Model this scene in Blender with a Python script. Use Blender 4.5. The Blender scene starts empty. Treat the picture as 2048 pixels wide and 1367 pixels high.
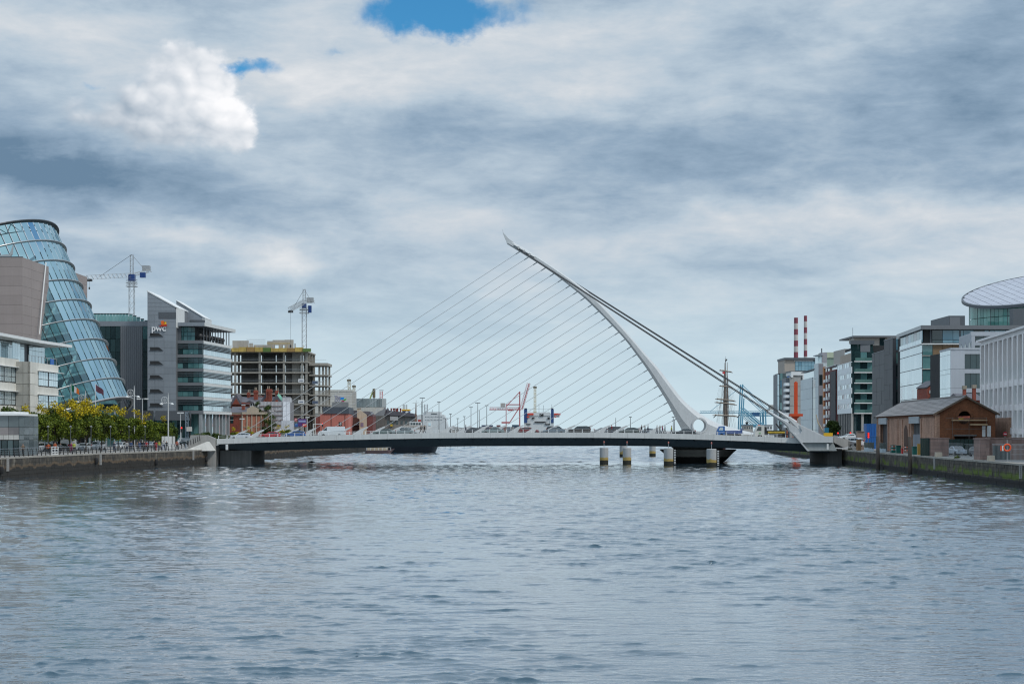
import bpy, bmesh, math, random
from mathutils import Vector, Matrix
random.seed(11)
sc = bpy.context.scene
COL = sc.collection
rad = math.radians
# ---------------------------------------------------------------- camera
# photo pixels (2048 wide): focal 3353 px, horizon on row 860, eye 6.6 m above the water
F, H0, CX, HC = 3353.0, 860.0, 1024.0, 6.6
cam = bpy.data.cameras.new('camera')
camo = bpy.data.objects.new('camera', cam)
COL.objects.link(camo)
camo.location = (0, 0, HC)
camo.rotation_euler = (rad(90), 0, 0)
cam.sensor_width = 36.0
cam.lens = 36.0 * F / 2048.0
cam.shift_y = (H0 - 683.5) / 2048.0
cam.clip_start = 0.5
cam.clip_end = 20000
sc.camera = camo
# ---------------------------------------------------------------- colour management
sc.render.engine = 'CYCLES'
sc.cycles.filter_width = 1.2
sc.view_settings.view_transform = 'Standard'
sc.view_settings.look = 'None'
sc.view_settings.exposure = 0.1
sc.view_settings.gamma = 1.0
sc.view_settings.use_curve_mapping = False
# ---------------------------------------------------------------- sun
SUN_AZ, SUN_EL = 125.0, 46.0          # degrees clockwise from straight ahead, above horizon
sl = bpy.data.lights.new('sun', 'SUN')
sl.energy = 1.7
sl.angle = rad(11)
sl.color = (1.0, 0.95, 0.88)
so = bpy.data.objects.new('sun', sl)
COL.objects.link(so)
_d = Vector((math.sin(rad(SUN_AZ)) * math.cos(rad(SUN_EL)), math.cos(rad(SUN_AZ)) * math.cos(rad(SUN_EL)), math.sin(rad(SUN_EL))))
so.rotation_euler = _d.to_track_quat('Z', 'Y').to_euler()
so.location = (0, 0, 300)

# ---------------------------------------------------------------- node helper
class NT:
    def __init__(s, tree):
        s.t = tree; s.n = tree.nodes; s.l = tree.links
    def node(s, kind, **kw):
        n = s.n.new(kind)
        for k, v in kw.items(): setattr(n, k, v)
        return n
    def put(s, sock, val):
        if isinstance(val, bpy.types.NodeSocket): s.l.new(val, sock)
        elif val is not None:
            try: sock.default_value = val
            except Exception:
                sock.default_value = (val[0], val[1], val[2], 1.0)
    def m(s, op, a, b=None, c=None, clamp=False):
        n = s.node('ShaderNodeMath', operation=op, use_clamp=clamp)
        s.put(n.inputs[0], a)
        if b is not None: s.put(n.inputs[1], b)
        if c is not None: s.put(n.inputs[2], c)
        return n.outputs[0]
    def vm(s, op, a, b=None):
        n = s.node('ShaderNodeVectorMath', operation=op)
        s.put(n.inputs[0], a)
        if b is not None: s.put(n.inputs[1], b)
        return n.outputs[0]
    def sep(s, v):
        n = s.node('ShaderNodeSeparateXYZ'); s.put(n.inputs[0], v); return n.outputs
    def comb(s, x, y, z):
        n = s.node('ShaderNodeCombineXYZ')
        s.put(n.inputs[0], x); s.put(n.inputs[1], y); s.put(n.inputs[2], z); return n.outputs[0]
    def noise(s, vec, scale, detail=3, rough=.5, dist=0.0):
        n = s.node('ShaderNodeTexNoise'); s.put(n.inputs['Vector'], vec)
        n.inputs['Scale'].default_value = scale; n.inputs['Detail'].default_value = detail
        n.inputs['Roughness'].default_value = rough; n.inputs['Distortion'].default_value = dist
        return n.outputs[0]
    def mix(s, f, a, b, blend='MIX'):
        n = s.node('ShaderNodeMix', data_type='RGBA', blend_type=blend)
        s.put(n.inputs[0], f); s.put(n.inputs[6], a); s.put(n.inputs[7], b); return n.outputs[2]
    def ss(s, x, a, b, lo=0.0, hi=1.0):
        n = s.node('ShaderNodeMapRange', interpolation_type='SMOOTHSTEP')
        s.put(n.inputs[0], x)
        for i, v in zip((1, 2, 3, 4), (a, b, lo, hi)): s.put(n.inputs[i], v)
        return n.outputs[0]

def lin(r, g, b):
    def c(v):
        v /= 255.0
        return v / 12.92 if v <= .04045 else ((v + .055) / 1.055) ** 2.4
    return (c(r), c(g), c(b), 1.0)

# ---------------------------------------------------------------- world: sky with a broken deck of cloud
SKY_S = 0.10
world = bpy.data.worlds.new('World'); sc.world = world; world.use_nodes = True
nt = NT(world.node_tree); nt.n.clear()
sky = nt.node('ShaderNodeTexSky', sky_type='NISHITA')
sky.sun_disc = False; sky.sun_elevation = rad(SUN_EL); sky.sun_rotation = rad(SUN_AZ)
sky.air_density = 1.0; sky.dust_density = .4; sky.ozone_density = 2.5
tc = nt.node('ShaderNodeTexCoord')
D = nt.vm('NORMALIZE', tc.outputs['Generated'])
dx, dy, dz = nt.sep(D)
AZ = nt.m('ARCTAN2', dx, dy)                 # radians, + to the right
EL = nt.m('ARCSINE', dz)
# cloud space: flattened directions, so clouds read as long layers near the horizon
elc = nt.m('MAXIMUM', EL, 0.0)
lay = nt.comb(nt.m('MULTIPLY', dx, 5.0), nt.m('MULTIPLY', dy, 5.0), nt.m('MULTIPLY', nt.m('POWER', nt.m('ADD', elc, .02), .8), 15.0))
w1 = nt.noise(lay, .9, 5, .55)
w2 = nt.noise(nt.vm('ADD', lay, (17.0, 3.0, 9.0)), 2.2, 6, .6)
fine = nt.noise(nt.vm('ADD', lay, (5.0, 31.0, 2.0)), 4.6, 8, .62, .3)
puff = nt.comb(nt.m('MULTIPLY', AZ, 24.0), nt.m('MULTIPLY', EL, 30.0), 0.0)
pw = nt.noise(puff, 1.1, 7, .58, .2)
pw_l = nt.noise(nt.vm('ADD', puff, (.16, .22, 0.0)), 1.1, 7, .58, .2)
# warped angles (degrees) so that the outlines of every bank are ragged
wa = nt.m('MULTIPLY', nt.m('SUBTRACT', nt.noise(puff, .9, 6, .6), .5), 2.6)
wb = nt.m('MULTIPLY', nt.m('SUBTRACT', nt.noise(nt.vm('ADD', puff, (9.0, 4.0, 0.0)), .9, 6, .6), .5), 2.0)
AZd = nt.m('ADD', nt.m('MULTIPLY', AZ, 180 / math.pi), wa)
ELd = nt.m('ADD', nt.m('MULTIPLY', EL, 180 / math.pi), wb)
def sky_at(px, py):
    return math.degrees(math.atan((px - CX) / F)), math.degrees(math.atan((H0 - py) / F / math.hypot(1, (px - CX) / F)))
def blob(px, py, wpx, hpx, power=1.0):
    a, e = sky_at(px, py)
    k = math.degrees(1 / F)
    x = nt.m('DIVIDE', nt.m('SUBTRACT', AZd, a), wpx * k)
    y = nt.m('DIVIDE', nt.m('SUBTRACT', ELd, e), hpx * k)
    r2 = nt.m('ADD', nt.m('MULTIPLY', x, x), nt.m('MULTIPLY', y, y))
    return nt.m('EXPONENT', nt.m('MULTIPLY', r2, -power))
def total(items):
    acc = None
    for it in items:
        b = nt.m('MULTIPLY', blob(*it[:4]), it[4])
        acc = b if acc is None else nt.m('ADD', acc, b)
    return acc
# brightness of the cloud deck: large noise, finer noise, then the banks seen over the river
banks = total([
    (140, 338, 280, 42, -.46), (60, 262, 190, 60, -.12), (1500, 300, 620, 75, -.24), (1900, 190, 240, 130, -.24), (850, 250, 330, 60, -.10),
    (300, 400, 420, 40, -.12), (1150, 160, 420, 60, .20), (620, 170, 140, 60, .16), (100, 60, 330, 70, .16), (1650, 440, 420, 40, .20),
    (560, 522, 80, 38, .42), (385, 485, 80, 34, .26), (1330, 60, 400, 40, .12), (1700, 560, 500, 40, .05)])
b0 = nt.m('ADD', nt.m('MULTIPLY', nt.m('SUBTRACT', w1, .5), .75), nt.m('MULTIPLY', nt.m('SUBTRACT', w2, .5), .6))
b0 = nt.m('ADD', b0, nt.m('MULTIPLY', nt.m('SUBTRACT', fine, .5), .5))
b0 = nt.m('ADD', b0, nt.m('MULTIPLY', nt.m('SUBTRACT', nt.noise(nt.vm('MULTIPLY', puff, (.55, 1.0, 1.0)), .55, 7, .6, .4), .5), .75))
bri = nt.m('ADD', nt.m('ADD', b0, banks), .47)
bri = nt.m('MINIMUM', nt.m('MAXIMUM', bri, 0.0), 1.0)
cr = nt.node('ShaderNodeValToRGB')
els = cr.color_ramp.elements
els[0].position = 0.0; els[0].color = lin(103, 130, 155)
els[1].position = 1.0; els[1].color = lin(226, 227, 229)
for p_, c_ in ((.3, (144, 166, 187)), (.55, (177, 193, 207)), (.78, (202, 209, 216))):
    e_ = els.new(p_); e_.color = lin(*c_)
nt.put(cr.inputs[0], bri)
deck = cr.outputs[0]
# pale humid air towards the horizon
deck = nt.mix(nt.ss(EL, rad(.2), rad(7.0), .88, 0.0), deck, lin(199, 220, 229))
# blue gaps
gaps = total([(880, 20, 190, 52, 1.35), (455, 140, 120, 26, 1.0), (190, 182, 46, 15, .55), (530, 272, 40, 20, .6), (680, 98, 36, 12, .5), (650, 382, 130, 26, .42), (2000, 25, 60, 30, .3)])
general = nt.ss(nt.noise(nt.vm('ADD', lay, (40.0, 11.0, 1.0)), .8, 5, .55), .61, .72)
gmask = nt.ss(nt.m('ADD', gaps, nt.m('MULTIPLY', nt.m('SUBTRACT', pw, .5), 1.0)), .42, .98)
gmask = nt.m('MAXIMUM', gmask, nt.m('MULTIPLY', general, nt.ss(EL, rad(17), rad(28))))
blue = nt.vm('MULTIPLY', sky.outputs[0], (SKY_S * .30, SKY_S * .82, SKY_S * 1.05))
col = nt.mix(gmask, deck, blue)
# sunlit cumulus heads in front of the deck
def billow(scale, off):
    v = nt.noise(nt.vm('ADD', puff, off), scale, 1, .5, .15)
    return nt.m('ABSOLUTE', nt.m('SUBTRACT', nt.m('MULTIPLY', v, 2.0), 1.0))
def lumps(o):
    return nt.m('ADD', nt.m('ADD', nt.m('MULTIPLY', billow(1.0, o), 1.0), nt.m('MULTIPLY', billow(2.3, (o[0] + 3.0, o[1] + 1.0, 0.0)), .5)), nt.m('MULTIPLY', billow(5.5, (o[0] + 7.0, o[1] + 2.0, 0.0)), .16))
lu = lumps((0.0, 0.0, 0.0)); lu_l = lumps((.10, .13, 0.0))
cum = total([(380, 112, 58, 48, .95), (340, 168, 72, 52, .85), (425, 190, 52, 50, .8), (442, 240, 62, 50, .9), (478, 268, 40, 40, .8), (255, 215, 105, 56, .55), (345, 268, 130, 46, .7), (150, 250, 110, 50, .35)])
cmask = nt.ss(nt.m('ADD', cum, nt.m('ADD', nt.m('MULTIPLY', nt.m('SUBTRACT', lu, .42), .75), nt.m('MULTIPLY', nt.m('SUBTRACT', pw, .5), 1.0))), .28, .86)
lit = nt.m('ADD', nt.m('ADD', nt.m('MULTIPLY', nt.m('SUBTRACT', lu, lu_l), .55), nt.m('MULTIPLY', nt.m('SUBTRACT', lu, .42), .30)), nt.m('ADD', total([(430, 180, 110, 105, .42), (480, 255, 50, 60, .25), (250, 290, 210, 50, -.30), (170, 240, 130, 70, -.12)]), .02))
cr2 = nt.node('ShaderNodeValToRGB')
els = cr2.color_ramp.elements
els[0].position = 0.0; els[0].color = lin(152, 168, 184)
els[1].position = 1.0; els[1].color = lin(246, 246, 248)
e_ = els.new(.5); e_.color = lin(204, 211, 219)
nt.put(cr2.inputs[0], nt.m('ADD', lit, .45, clamp=True))
col = nt.mix(cmask, col, cr2.outputs[0])
bg = nt.node('ShaderNodeBackground')
# an overcast sky brightens towards the zenith (CIE overcast law), from the top of the view upwards
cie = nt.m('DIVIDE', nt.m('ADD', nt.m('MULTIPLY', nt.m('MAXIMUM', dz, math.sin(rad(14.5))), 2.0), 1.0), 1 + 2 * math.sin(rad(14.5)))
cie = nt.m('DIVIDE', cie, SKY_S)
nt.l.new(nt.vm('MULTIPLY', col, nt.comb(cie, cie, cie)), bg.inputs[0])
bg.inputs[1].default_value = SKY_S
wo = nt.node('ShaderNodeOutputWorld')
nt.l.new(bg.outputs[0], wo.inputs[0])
world.cycles.sampling_method = 'MANUAL'
world.cycles.sample_map_resolution = 512

# ---------------------------------------------------------------- pixel -> place
def P(px, py, Y): return Vector(((px - CX) * Y / F, Y, HC - (py - H0) * Y / F))
def Xp(px, Y): return (px - CX) * Y / F
def Zp(py, Y): return HC - (py - H0) * Y / F

# ---------------------------------------------------------------- scene bookkeeping
W = {}
def link(o, parent, mw):
    COL.objects.link(o)
    if parent is not None:
        o.parent = parent; o.matrix_parent_inverse = W[parent.name].inverted()
    o.matrix_basis = mw; W[o.name] = mw
    return o
def tag(o, label=None, cat=None, group=None, kind=None):
    if label: o['label'] = label
    if cat: o['category'] = cat
    if group: o['group'] = group
    if kind: o['kind'] = kind
    return o
def thing(name, label, cat, loc, group=None):
    o = bpy.data.objects.new(name, None)
    o.empty_display_size = .5
    link(o, None, Matrix.Translation(Vector(loc)))
    return tag(o, label, cat, group)
_cube = {}
def cube_mesh(mat):
    if mat.name not in _cube:
        me = bpy.data.meshes.new('slab')
        v = [(x, y, z) for x in (-.5, .5) for y in (-.5, .5) for z in (-.5, .5)]
        f = [(0, 1, 3, 2), (4, 6, 7, 5), (0, 4, 5, 1), (2, 3, 7, 6), (0, 2, 6, 4), (1, 5, 7, 3)]
        me.from_pydata(v, [], f); me.materials.append(mat); me.update()
        _cube[mat.name] = me
    return _cube[mat.name]
class Fr:
    """a vertical face from A to B in plan; u along it, z up, d outwards (towards the viewer's side)"""
    def __init__(s, A, B):
        s.A = Vector((A[0], A[1], 0)); s.B = Vector((B[0], B[1], 0))
        s.L = (s.B - s.A).length; s.d = (s.B - s.A).normalized()
        s.n = Vector((s.d.y, -s.d.x, 0))
        s.R = Matrix(((s.d.x, -s.n.x, 0), (s.d.y, -s.n.y, 0), (0, 0, 1))).to_4x4()
    def p(s, u, z, d=0.0): return s.A + s.d * u + s.n * d + Vector((0, 0, z))
    def uz(s, px, py):
        r = Vector(((px - CX) / F, 1, (H0 - py) / F))
        t = s.A.dot(s.n) / r.dot(s.n)
        w = r * t
        return (w - s.A).dot(s.d), HC + r.z * t
    def u(s, px): return s.uz(px, H0)[0]
def slab(parent, name, mat, fr, u0, u1, z0, z1, d0, d1, **kw):
    o = bpy.data.objects.new(name, cube_mesh(mat))
    c = fr.p((u0 + u1) / 2, (z0 + z1) / 2, (d0 + d1) / 2)
    mw = Matrix.Translation(c) @ fr.R @ Matrix.Diagonal((max(abs(u1 - u0), .004), max(abs(d1 - d0), .004), max(abs(z1 - z0), .004), 1))
    link(o, parent, mw)
    return tag(o, **kw) if kw else o
XF = Fr((0, 0), (1, 0))
def block(parent, name, mat, x0, x1, y0, y1, z0, z1, **kw):
    return slab(parent, name, mat, XF, x0, x1, z0, z1, -y1, -y0, **kw)
class MB:
    def __init__(s): s.v = []; s.f = []; s.mi = []
    def add(s, vs, fs, mi=0):
        o = len(s.v); s.v += [Vector(p) for p in vs]
        s.f += [tuple(i + o for i in f) for f in fs]; s.mi += [mi] * len(fs)
        return s
    def box(s, x0, x1, y0, y1, z0, z1, mi=0):
        return s.add([(x, y, z) for x in (x0, x1) for y in (y0, y1) for z in (z0, z1)],
                     [(0, 1, 3, 2), (4, 6, 7, 5), (0, 4, 5, 1), (2, 3, 7, 6), (0, 2, 6, 4), (1, 5, 7, 3)], mi)
    def fbox(s, fr, u0, u1, z0, z1, d0, d1, mi=0):
        return s.add([fr.p(u, z, d) for u in (u0, u1) for d in (d0, d1) for z in (z0, z1)],
                     [(0, 1, 3, 2), (4, 6, 7, 5), (0, 4, 5, 1), (2, 3, 7, 6), (0, 2, 6, 4), (1, 5, 7, 3)], mi)
    def prism(s, poly, off, mi=0):
        n = len(poly); off = Vector(off); poly = [Vector(p) for p in poly]
        return s.add(poly + [p + off for p in poly], [tuple(range(n))[::-1], tuple(range(n, 2 * n))] +
                     [(i, (i + 1) % n, n + (i + 1) % n, n + i) for i in range(n)], mi)
    def loft(s, rings, cap=True, mi=0):
        n = len(rings[0]); vs = [p for r in rings for p in r]; fs = []
        for k in range(len(rings) - 1):
            for i in range(n):
                j = (i + 1) % n
                fs.append((k * n + i, k * n + j, (k + 1) * n + j, (k + 1) * n + i))
        if cap: fs += [tuple(range(n))[::-1], tuple(range((len(rings) - 1) * n, len(rings) * n))]
        return s.add(vs, fs, mi)
    def tube(s, pts, r, n=6, mi=0):
        pts = [Vector(p) for p in pts]
        rs = r if isinstance(r, (list, tuple)) else [r] * len(pts)
        rings = []
        for i, p in enumerate(pts):
            t = (pts[min(i + 1, len(pts) - 1)] - pts[max(i - 1, 0)]).normalized()
            a = Vector((0, 0, 1)) if abs(t.z) < .9 else Vector((0, 1, 0))
            e1 = t.cross(a).normalized(); e2 = t.cross(e1)
            rings.append([p + (e1 * math.cos(2 * math.pi * k / n + .785) + e2 * math.sin(2 * math.pi * k / n + .785)) * rs[i] for k in range(n)])
        return s.loft(rings, True, mi)
    def lathe(s, c, prof, n=24, mi=0):
        c = Vector(c)
        return s.loft([[c + Vector((r * math.cos(2 * math.pi * k / n), r * math.sin(2 * math.pi * k / n), z)) for k in range(n)] for r, z in prof], True, mi)
    def lattice(s, p, q, w, n, r=.06, up=(0, 1, 0), h=None):
        """four chords with zig-zag lacing from p to q"""
        p = Vector(p); q = Vector(q); t = (q - p).normalized()
        e1 = t.cross(Vector(up)).normalized(); e2 = t.cross(e1); h = h or w
        cs = [(e1 * a * w + e2 * b * h) / 2 for a, b in ((-1, -1), (1, -1), (1, 1), (-1, 1))]
        for c in cs: s.tube([p + c, q + c], r, 4)
        for k in range(n):
            a = p + (q - p) * (k / n); b = p + (q - p) * ((k + 1) / n)
            for i in range(4):
                j = (i + 1) % 4
                s.tube([a + cs[i], b + cs[j]] if k % 2 else [a + cs[j], b + cs[i]], r * .6, 3)
        return s
    def build(s, name, mat, parent=None, smooth=False, fix=True, **kw):
        xs = [p.x for p in s.v]; ys = [p.y for p in s.v]; zs = [p.z for p in s.v]
        c = Vector(((min(xs) + max(xs)) / 2, (min(ys) + max(ys)) / 2, min(zs)))
        me = bpy.data.meshes.new(name)
        me.from_pydata([p - c for p in s.v], [], s.f)
        for m_ in (mat if isinstance(mat, (list, tuple)) else [mat]): me.materials.append(m_)
        if any(s.mi): me.polygons.foreach_set('material_index', s.mi)
        if fix:
            bm = bmesh.new(); bm.from_mesh(me); bmesh.ops.recalc_face_normals(bm, faces=bm.faces); bm.to_mesh(me); bm.free()
        if smooth: me.polygons.foreach_set('use_smooth', [True] * len(me.polygons))
        me.update()
        o = bpy.data.objects.new(name, me)
        link(o, parent, Matrix.Translation(c))
        return tag(o, **kw) if kw else o
def dup(root, loc, rotz=0.0, scale=1.0, label=None, cat=None, group=None):
    """copy of a prototype built at the world origin, its parts and sub-parts"""
    mw = Matrix.Translation(Vector(loc)) @ Matrix.Rotation(rotz, 4, 'Z') @ Matrix.Scale(scale, 4)
    r = root.copy(); COL.objects.link(r); r.matrix_basis = mw; W[r.name] = mw
    for k, v in (('label', label), ('category', cat), ('group', group)):
        if v: r[k] = v
    def rec(a, b):
        for ch in KIDS.get(a.name, ()):
            c = ch.copy(); COL.objects.link(c); c.parent = b; rec(ch, c)
    rec(root, r)
    return r
KIDS = {}
def protos_done(root):
    """remember the parts of a prototype (children lists are slow to query inside loops)"""
    def rec(o):
        KIDS[o.name] = list(o.children)
        for c in o.children: rec(c)
    rec(root)
def drop(root):
    for c in list(KIDS.get(root.name, ())): drop(c)
    bpy.data.objects.remove(root)
ORD = ['first', 'second', 'third', 'fourth', 'fifth', 'sixth', 'seventh', 'eighth', 'ninth', 'tenth', 'eleventh', 'twelfth', 'thirteenth', 'fourteenth', 'fifteenth', 'sixteenth', 'seventeenth', 'eighteenth', 'nineteenth', 'twentieth']

# ---------------------------------------------------------------- materials
MATS = {}
def new_mat(name):
    m = bpy.data.materials.new(name); m.use_nodes = True
    t = NT(m.node_tree); b = t.n['Principled BSDF']
    MATS[name] = m
    return m, t, b
def mk(name, c, rough=.6, metal=0.0, var=.12, scale=.5, streak=.1, bump=0.0, bscale=6.0, obj=.0, spec=None):
    """plain surface: colour with blotches, rain streaks and, if asked, relief and piece-to-piece variation"""
    if name in MATS: return MATS[name]
    m, t, b = new_mat(name)
    pos = t.node('ShaderNodeNewGeometry').outputs['Position']
    k = t.m('MULTIPLY', t.m('SUBTRACT', t.noise(pos, scale, 5, .6), .5), var * 3)
    if streak:
        sv = t.vm('MULTIPLY', pos, (2.2, 2.2, .16))
        k = t.m('ADD', k, t.m('MULTIPLY', t.m('SUBTRACT', t.noise(sv, 1.0, 3, .6), .5), streak * 3))
    if obj:
        r = t.node('ShaderNodeObjectInfo').outputs['Random']
        k = t.m('ADD', k, t.m('MULTIPLY', t.m('SUBTRACT', r, .5), obj * 2))
    k = t.m('MAXIMUM', t.m('ADD', k, 1.0), .1)
    col = t.vm('MULTIPLY', (c[0], c[1], c[2]), t.comb(k, k, k))
    t.l.new(col, b.inputs['Base Color'])
    b.inputs['Roughness'].default_value = rough; b.inputs['Metallic'].default_value = metal
    if spec is not None: b.inputs['Specular IOR Level'].default_value = spec
    if bump:
        bn = t.node('ShaderNodeBump'); bn.inputs['Strength'].default_value = .6; bn.inputs['Distance'].default_value = bump
        t.l.new(t.noise(pos, bscale, 4, .6), bn.inputs['Height']); t.l.new(bn.outputs[0], b.inputs['Normal'])
    return m
def glass(name, c, c2, rough=.04, metal=.0, spec=.9, wob=.012, mixv=1.0):
    """window glass in daylight: dim room behind, mirror of the sky in front, each pane a little out of true"""
    if name in MATS: return MATS[name]
    m, t, b = new_mat(name)
    g = t.node('ShaderNodeNewGeometry'); pos = g.outputs['Position']
    r = t.node('ShaderNodeObjectInfo').outputs['Random']
    n = t.noise(pos, .35, 4, .6)
    f = t.m('ADD', t.m('MULTIPLY', r, .65 * mixv), t.m('MULTIPLY', t.m('SUBTRACT', n, .35), .9), clamp=True)
    t.l.new(t.mix(f, c, c2), b.inputs['Base Color'])
    b.inputs['Roughness'].default_value = rough; b.inputs['Metallic'].default_value = metal
    b.inputs['Specular IOR Level'].default_value = spec; b.inputs['IOR'].default_value = 1.55
    rv = t.comb(t.m('SUBTRACT', t.m('FRACT', t.m('MULTIPLY', r, 7.3)), .5), t.m('SUBTRACT', t.m('FRACT', t.m('MULTIPLY', r, 13.7)), .5), t.m('SUBTRACT', t.m('FRACT', t.m('MULTIPLY', r, 29.1)), .5))
    nn = t.vm('ADD', g.outputs['Normal'], t.vm('MULTIPLY', rv, (wob * 2,) * 3))
    nn = t.vm('ADD', nn, t.vm('MULTIPLY', t.vm('SUBTRACT', t.node('ShaderNodeTexNoise').outputs['Color'], (.5,) * 3), (wob,) * 3))
    t.l.new(t.vm('NORMALIZE', nn), b.inputs['Normal'])
    return m
def brick_mat(name, c1, c2, mortar, scale=1.0, rough=.85, var=.35, wid=.23, hei=.075, soot=.25):
    if name in MATS: return MATS[name]
    m, t, b = new_mat(name)
    g = t.node('ShaderNodeNewGeometry'); pos = g.outputs['Position']
    px_, py_, pz_ = t.sep(pos)
    uv = t.comb(t.m('ADD', px_, py_), pz_, 0.0)
    br = t.node('ShaderNodeTexBrick'); t.put(br.inputs['Vector'], uv)
    br.inputs['Color1'].default_value = c1; br.inputs['Color2'].default_value = c2; br.inputs['Mortar'].default_value = mortar
    br.inputs['Scale'].default_value = 1.0; br.inputs['Brick Width'].default_value = wid * scale; br.inputs['Row Height'].default_value = hei * scale
    br.inputs['Mortar Size'].default_value = .008 * scale; br.inputs['Bias'].default_value = 0
    n = t.noise(pos, .45, 6, .65); n2 = t.noise(t.vm('MULTIPLY', pos, (1.5, 1.5, .2)), 1.0, 4, .6)
    k = t.m('ADD', t.m('ADD', 1.0, t.m('MULTIPLY', t.m('SUBTRACT', n, .5), var * 3)), t.m('MULTIPLY', t.m('SUBTRACT', n2, .5), soot * 3))
    k = t.m('MAXIMUM', k, .15)
    t.l.new(t.vm('MULTIPLY', br.outputs[0], t.comb(k, k, k)), b.inputs['Base Color'])
    b.inputs['Roughness'].default_value = rough
    bn = t.node('ShaderNodeBump'); bn.inputs['Distance'].default_value = .03; bn.inputs['Strength'].default_value = .5
    t.l.new(br.outputs['Fac'], bn.inputs['Height']); bn.invert = True
    t.l.new(bn.outputs[0], b.inputs['Normal'])
    return m
def paint(name, r, g, b_, rough=.45, metal=0.0, var=.06, streak=.05): return mk(name, lin(r, g, b_), rough, metal, var, .8, streak)

WHITE = mk('white paint', (.72, .73, .72, 1), .45, 0, .06, .25, .07)
STEELW = mk('bridge white steel', (.52, .54, .545, 1), .5, 0, .07, .2, .10)
FASCIA = mk('fascia white steel', (.60, .61, .595, 1), .55, 0, .06, .4, .12, obj=.03)
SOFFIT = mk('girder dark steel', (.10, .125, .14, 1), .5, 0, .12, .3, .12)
CABLE = mk('cable grey', (.45, .46, .46, 1), .5, .2, .03, 1, 0)
STAY = mk('back stay dark', (.06, .065, .07, 1), .5, .2, .03, 1, 0)
ASPH = mk('asphalt', (.055, .056, .058, 1), .9, 0, .2, .4, 0)
PAVE = mk('paving', (.26, .25, .235, 1), .85, 0, .15, .3, 0)
CONC = mk('concrete', (.36, .35, .33, 1), .85, 0, .15, .35, .2, .01)
CONCD = mk('concrete dark', (.19, .185, .175, 1), .9, 0, .2, .35, .25, .01)
CONCL = mk('concrete light', (.5, .49, .46, 1), .8, 0, .12, .35, .16)
BLACK = mk('black metal', (.02, .021, .023, 1), .5, 0, .1, 1, 0)
DARK = mk('dark recess', (.022, .024, .026, 1), .8, 0, .3, .5, .1)
GALV = mk('galvanised steel', (.42, .44, .45, 1), .4, .5, .1, 1, .05)
RUBBER = mk('rubber', (.015, .015, .016, 1), .8, 0, .1, 2, 0)
G_DARK = glass('dark office glass', (.008, .022, .026, 1), (.03, .065, .07, 1), .04)
G_TEAL = glass('teal glass', (.03, .10, .105, 1), (.15, .30, .30, 1), .05)
G_SKY = glass('pale mirror glass', (.56, .68, .72, 1), (.72, .82, .85, 1), .06, .5, .8)
G_BLUE = glass('blue glass', (.012, .09, .16, 1), (.03, .19, .28, 1), .05)
G_PBLUE = glass('pale blue glass', (.08, .22, .30, 1), (.24, .42, .50, 1), .06)
SLATE = mk('roof slate', (.105, .10, .115, 1), .65, 0, .25, .6, .12, .02, 4)
# ================================================================ water, ground, quays
QL = [(-90, -60), (-80, 60), (-74, 150), (-69.4, 225), (-68.4, 249), (-66.6, 273), (-63.2, 292), (-60.2, 320), (-59.0, 355), (-55.2, 388), (-52, 434), (-47.8, 481), (-38, 620), (-15, 900), (15, 1300), (60, 1800), (120, 2600), (120, 7000)]
QR = [(50, -60), (54, 60), (57, 150), (58.8, 192), (60.8, 235), (62.8, 273), (64.8, 320), (67, 345), (68.2, 365), (72.6, 454), (79, 515), (88, 620), (110, 830), (150, 1200), (210, 2600), (210, 7000)]
GL, GR = 2.9, 2.75
def qx(Q, Y):
    for (a, b), (c, d) in zip(Q, Q[1:]):
        if b <= Y <= d: return a + (c - a) * (Y - b) / (d - b)
    return Q[-1][0]
def onquay(side, px, off):
    """the spot seen in photo column px, off metres inland of the quay edge"""
    Q, s = (QL, -1) if side == 'L' else (QR, 1)
    lo, hi = 90.0, 1500.0
    f = lambda Y: (qx(Q, Y) + s * off - (px - CX) * Y / F) * s
    for _ in range(40):
        mid = (lo + hi) / 2
        if f(mid) > 0: lo = mid
        else: hi = mid
    return qx(Q, lo) + s * off, lo

WATER_BASE, WATER_IOR, WAVE_SLOPE = (.012, .048, .078, 1), 1.7, .168
m, t, b = new_mat('river water')
pos = t.node('ShaderNodeNewGeometry').outputs['Position']
wx, wy, wz = t.sep(pos)
calm = t.noise(t.comb(t.m('MULTIPLY', wx, .012), t.m('MULTIPLY', wy, .03), 0.0), 1.0, 4, .6, .8)
gust = t.noise(t.comb(t.m('MULTIPLY', wx, .05), t.m('MULTIPLY', wy, .06), 3.0), 1.0, 4, .6, .3)
amp = t.m('MULTIPLY', t.ss(calm, .38, .6, .6, 1.1), t.ss(gust, .3, .7, .8, 1.2))
rip = t.comb(t.m('MULTIPLY', wx, .8), wy, 0.0)
h2 = t.noise(t.vm('ADD', rip, (7.0, 0.0, 5.0)), 3.4, 3, .6, .5)
h = t.m('MULTIPLY', t.m('MULTIPLY', h2, .022), amp)
bn = t.node('ShaderNodeBump'); bn.inputs['Strength'].default_value = 1.0; bn.inputs['Distance'].default_value = 1.0
t.l.new(h, bn.inputs['Height']); t.l.new(bn.outputs[0], b.inputs['Normal'])
b.inputs['Base Color'].default_value = WATER_BASE
b.inputs['Roughness'].default_value = .05; b.inputs['IOR'].default_value = WATER_IOR; b.inputs['Specular Tint'].default_value = (.78, .94, 1.0, 1); b.inputs['Coat Weight'].default_value = 1.0; b.inputs['Coat IOR'].default_value = 1.4; b.inputs['Coat Roughness'].default_value = .05; b.inputs['Coat Tint'].default_value = (1, 1, 1, 1); t.l.new(bn.outputs[0], b.inputs['Coat Normal'])
WATER = m
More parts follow.
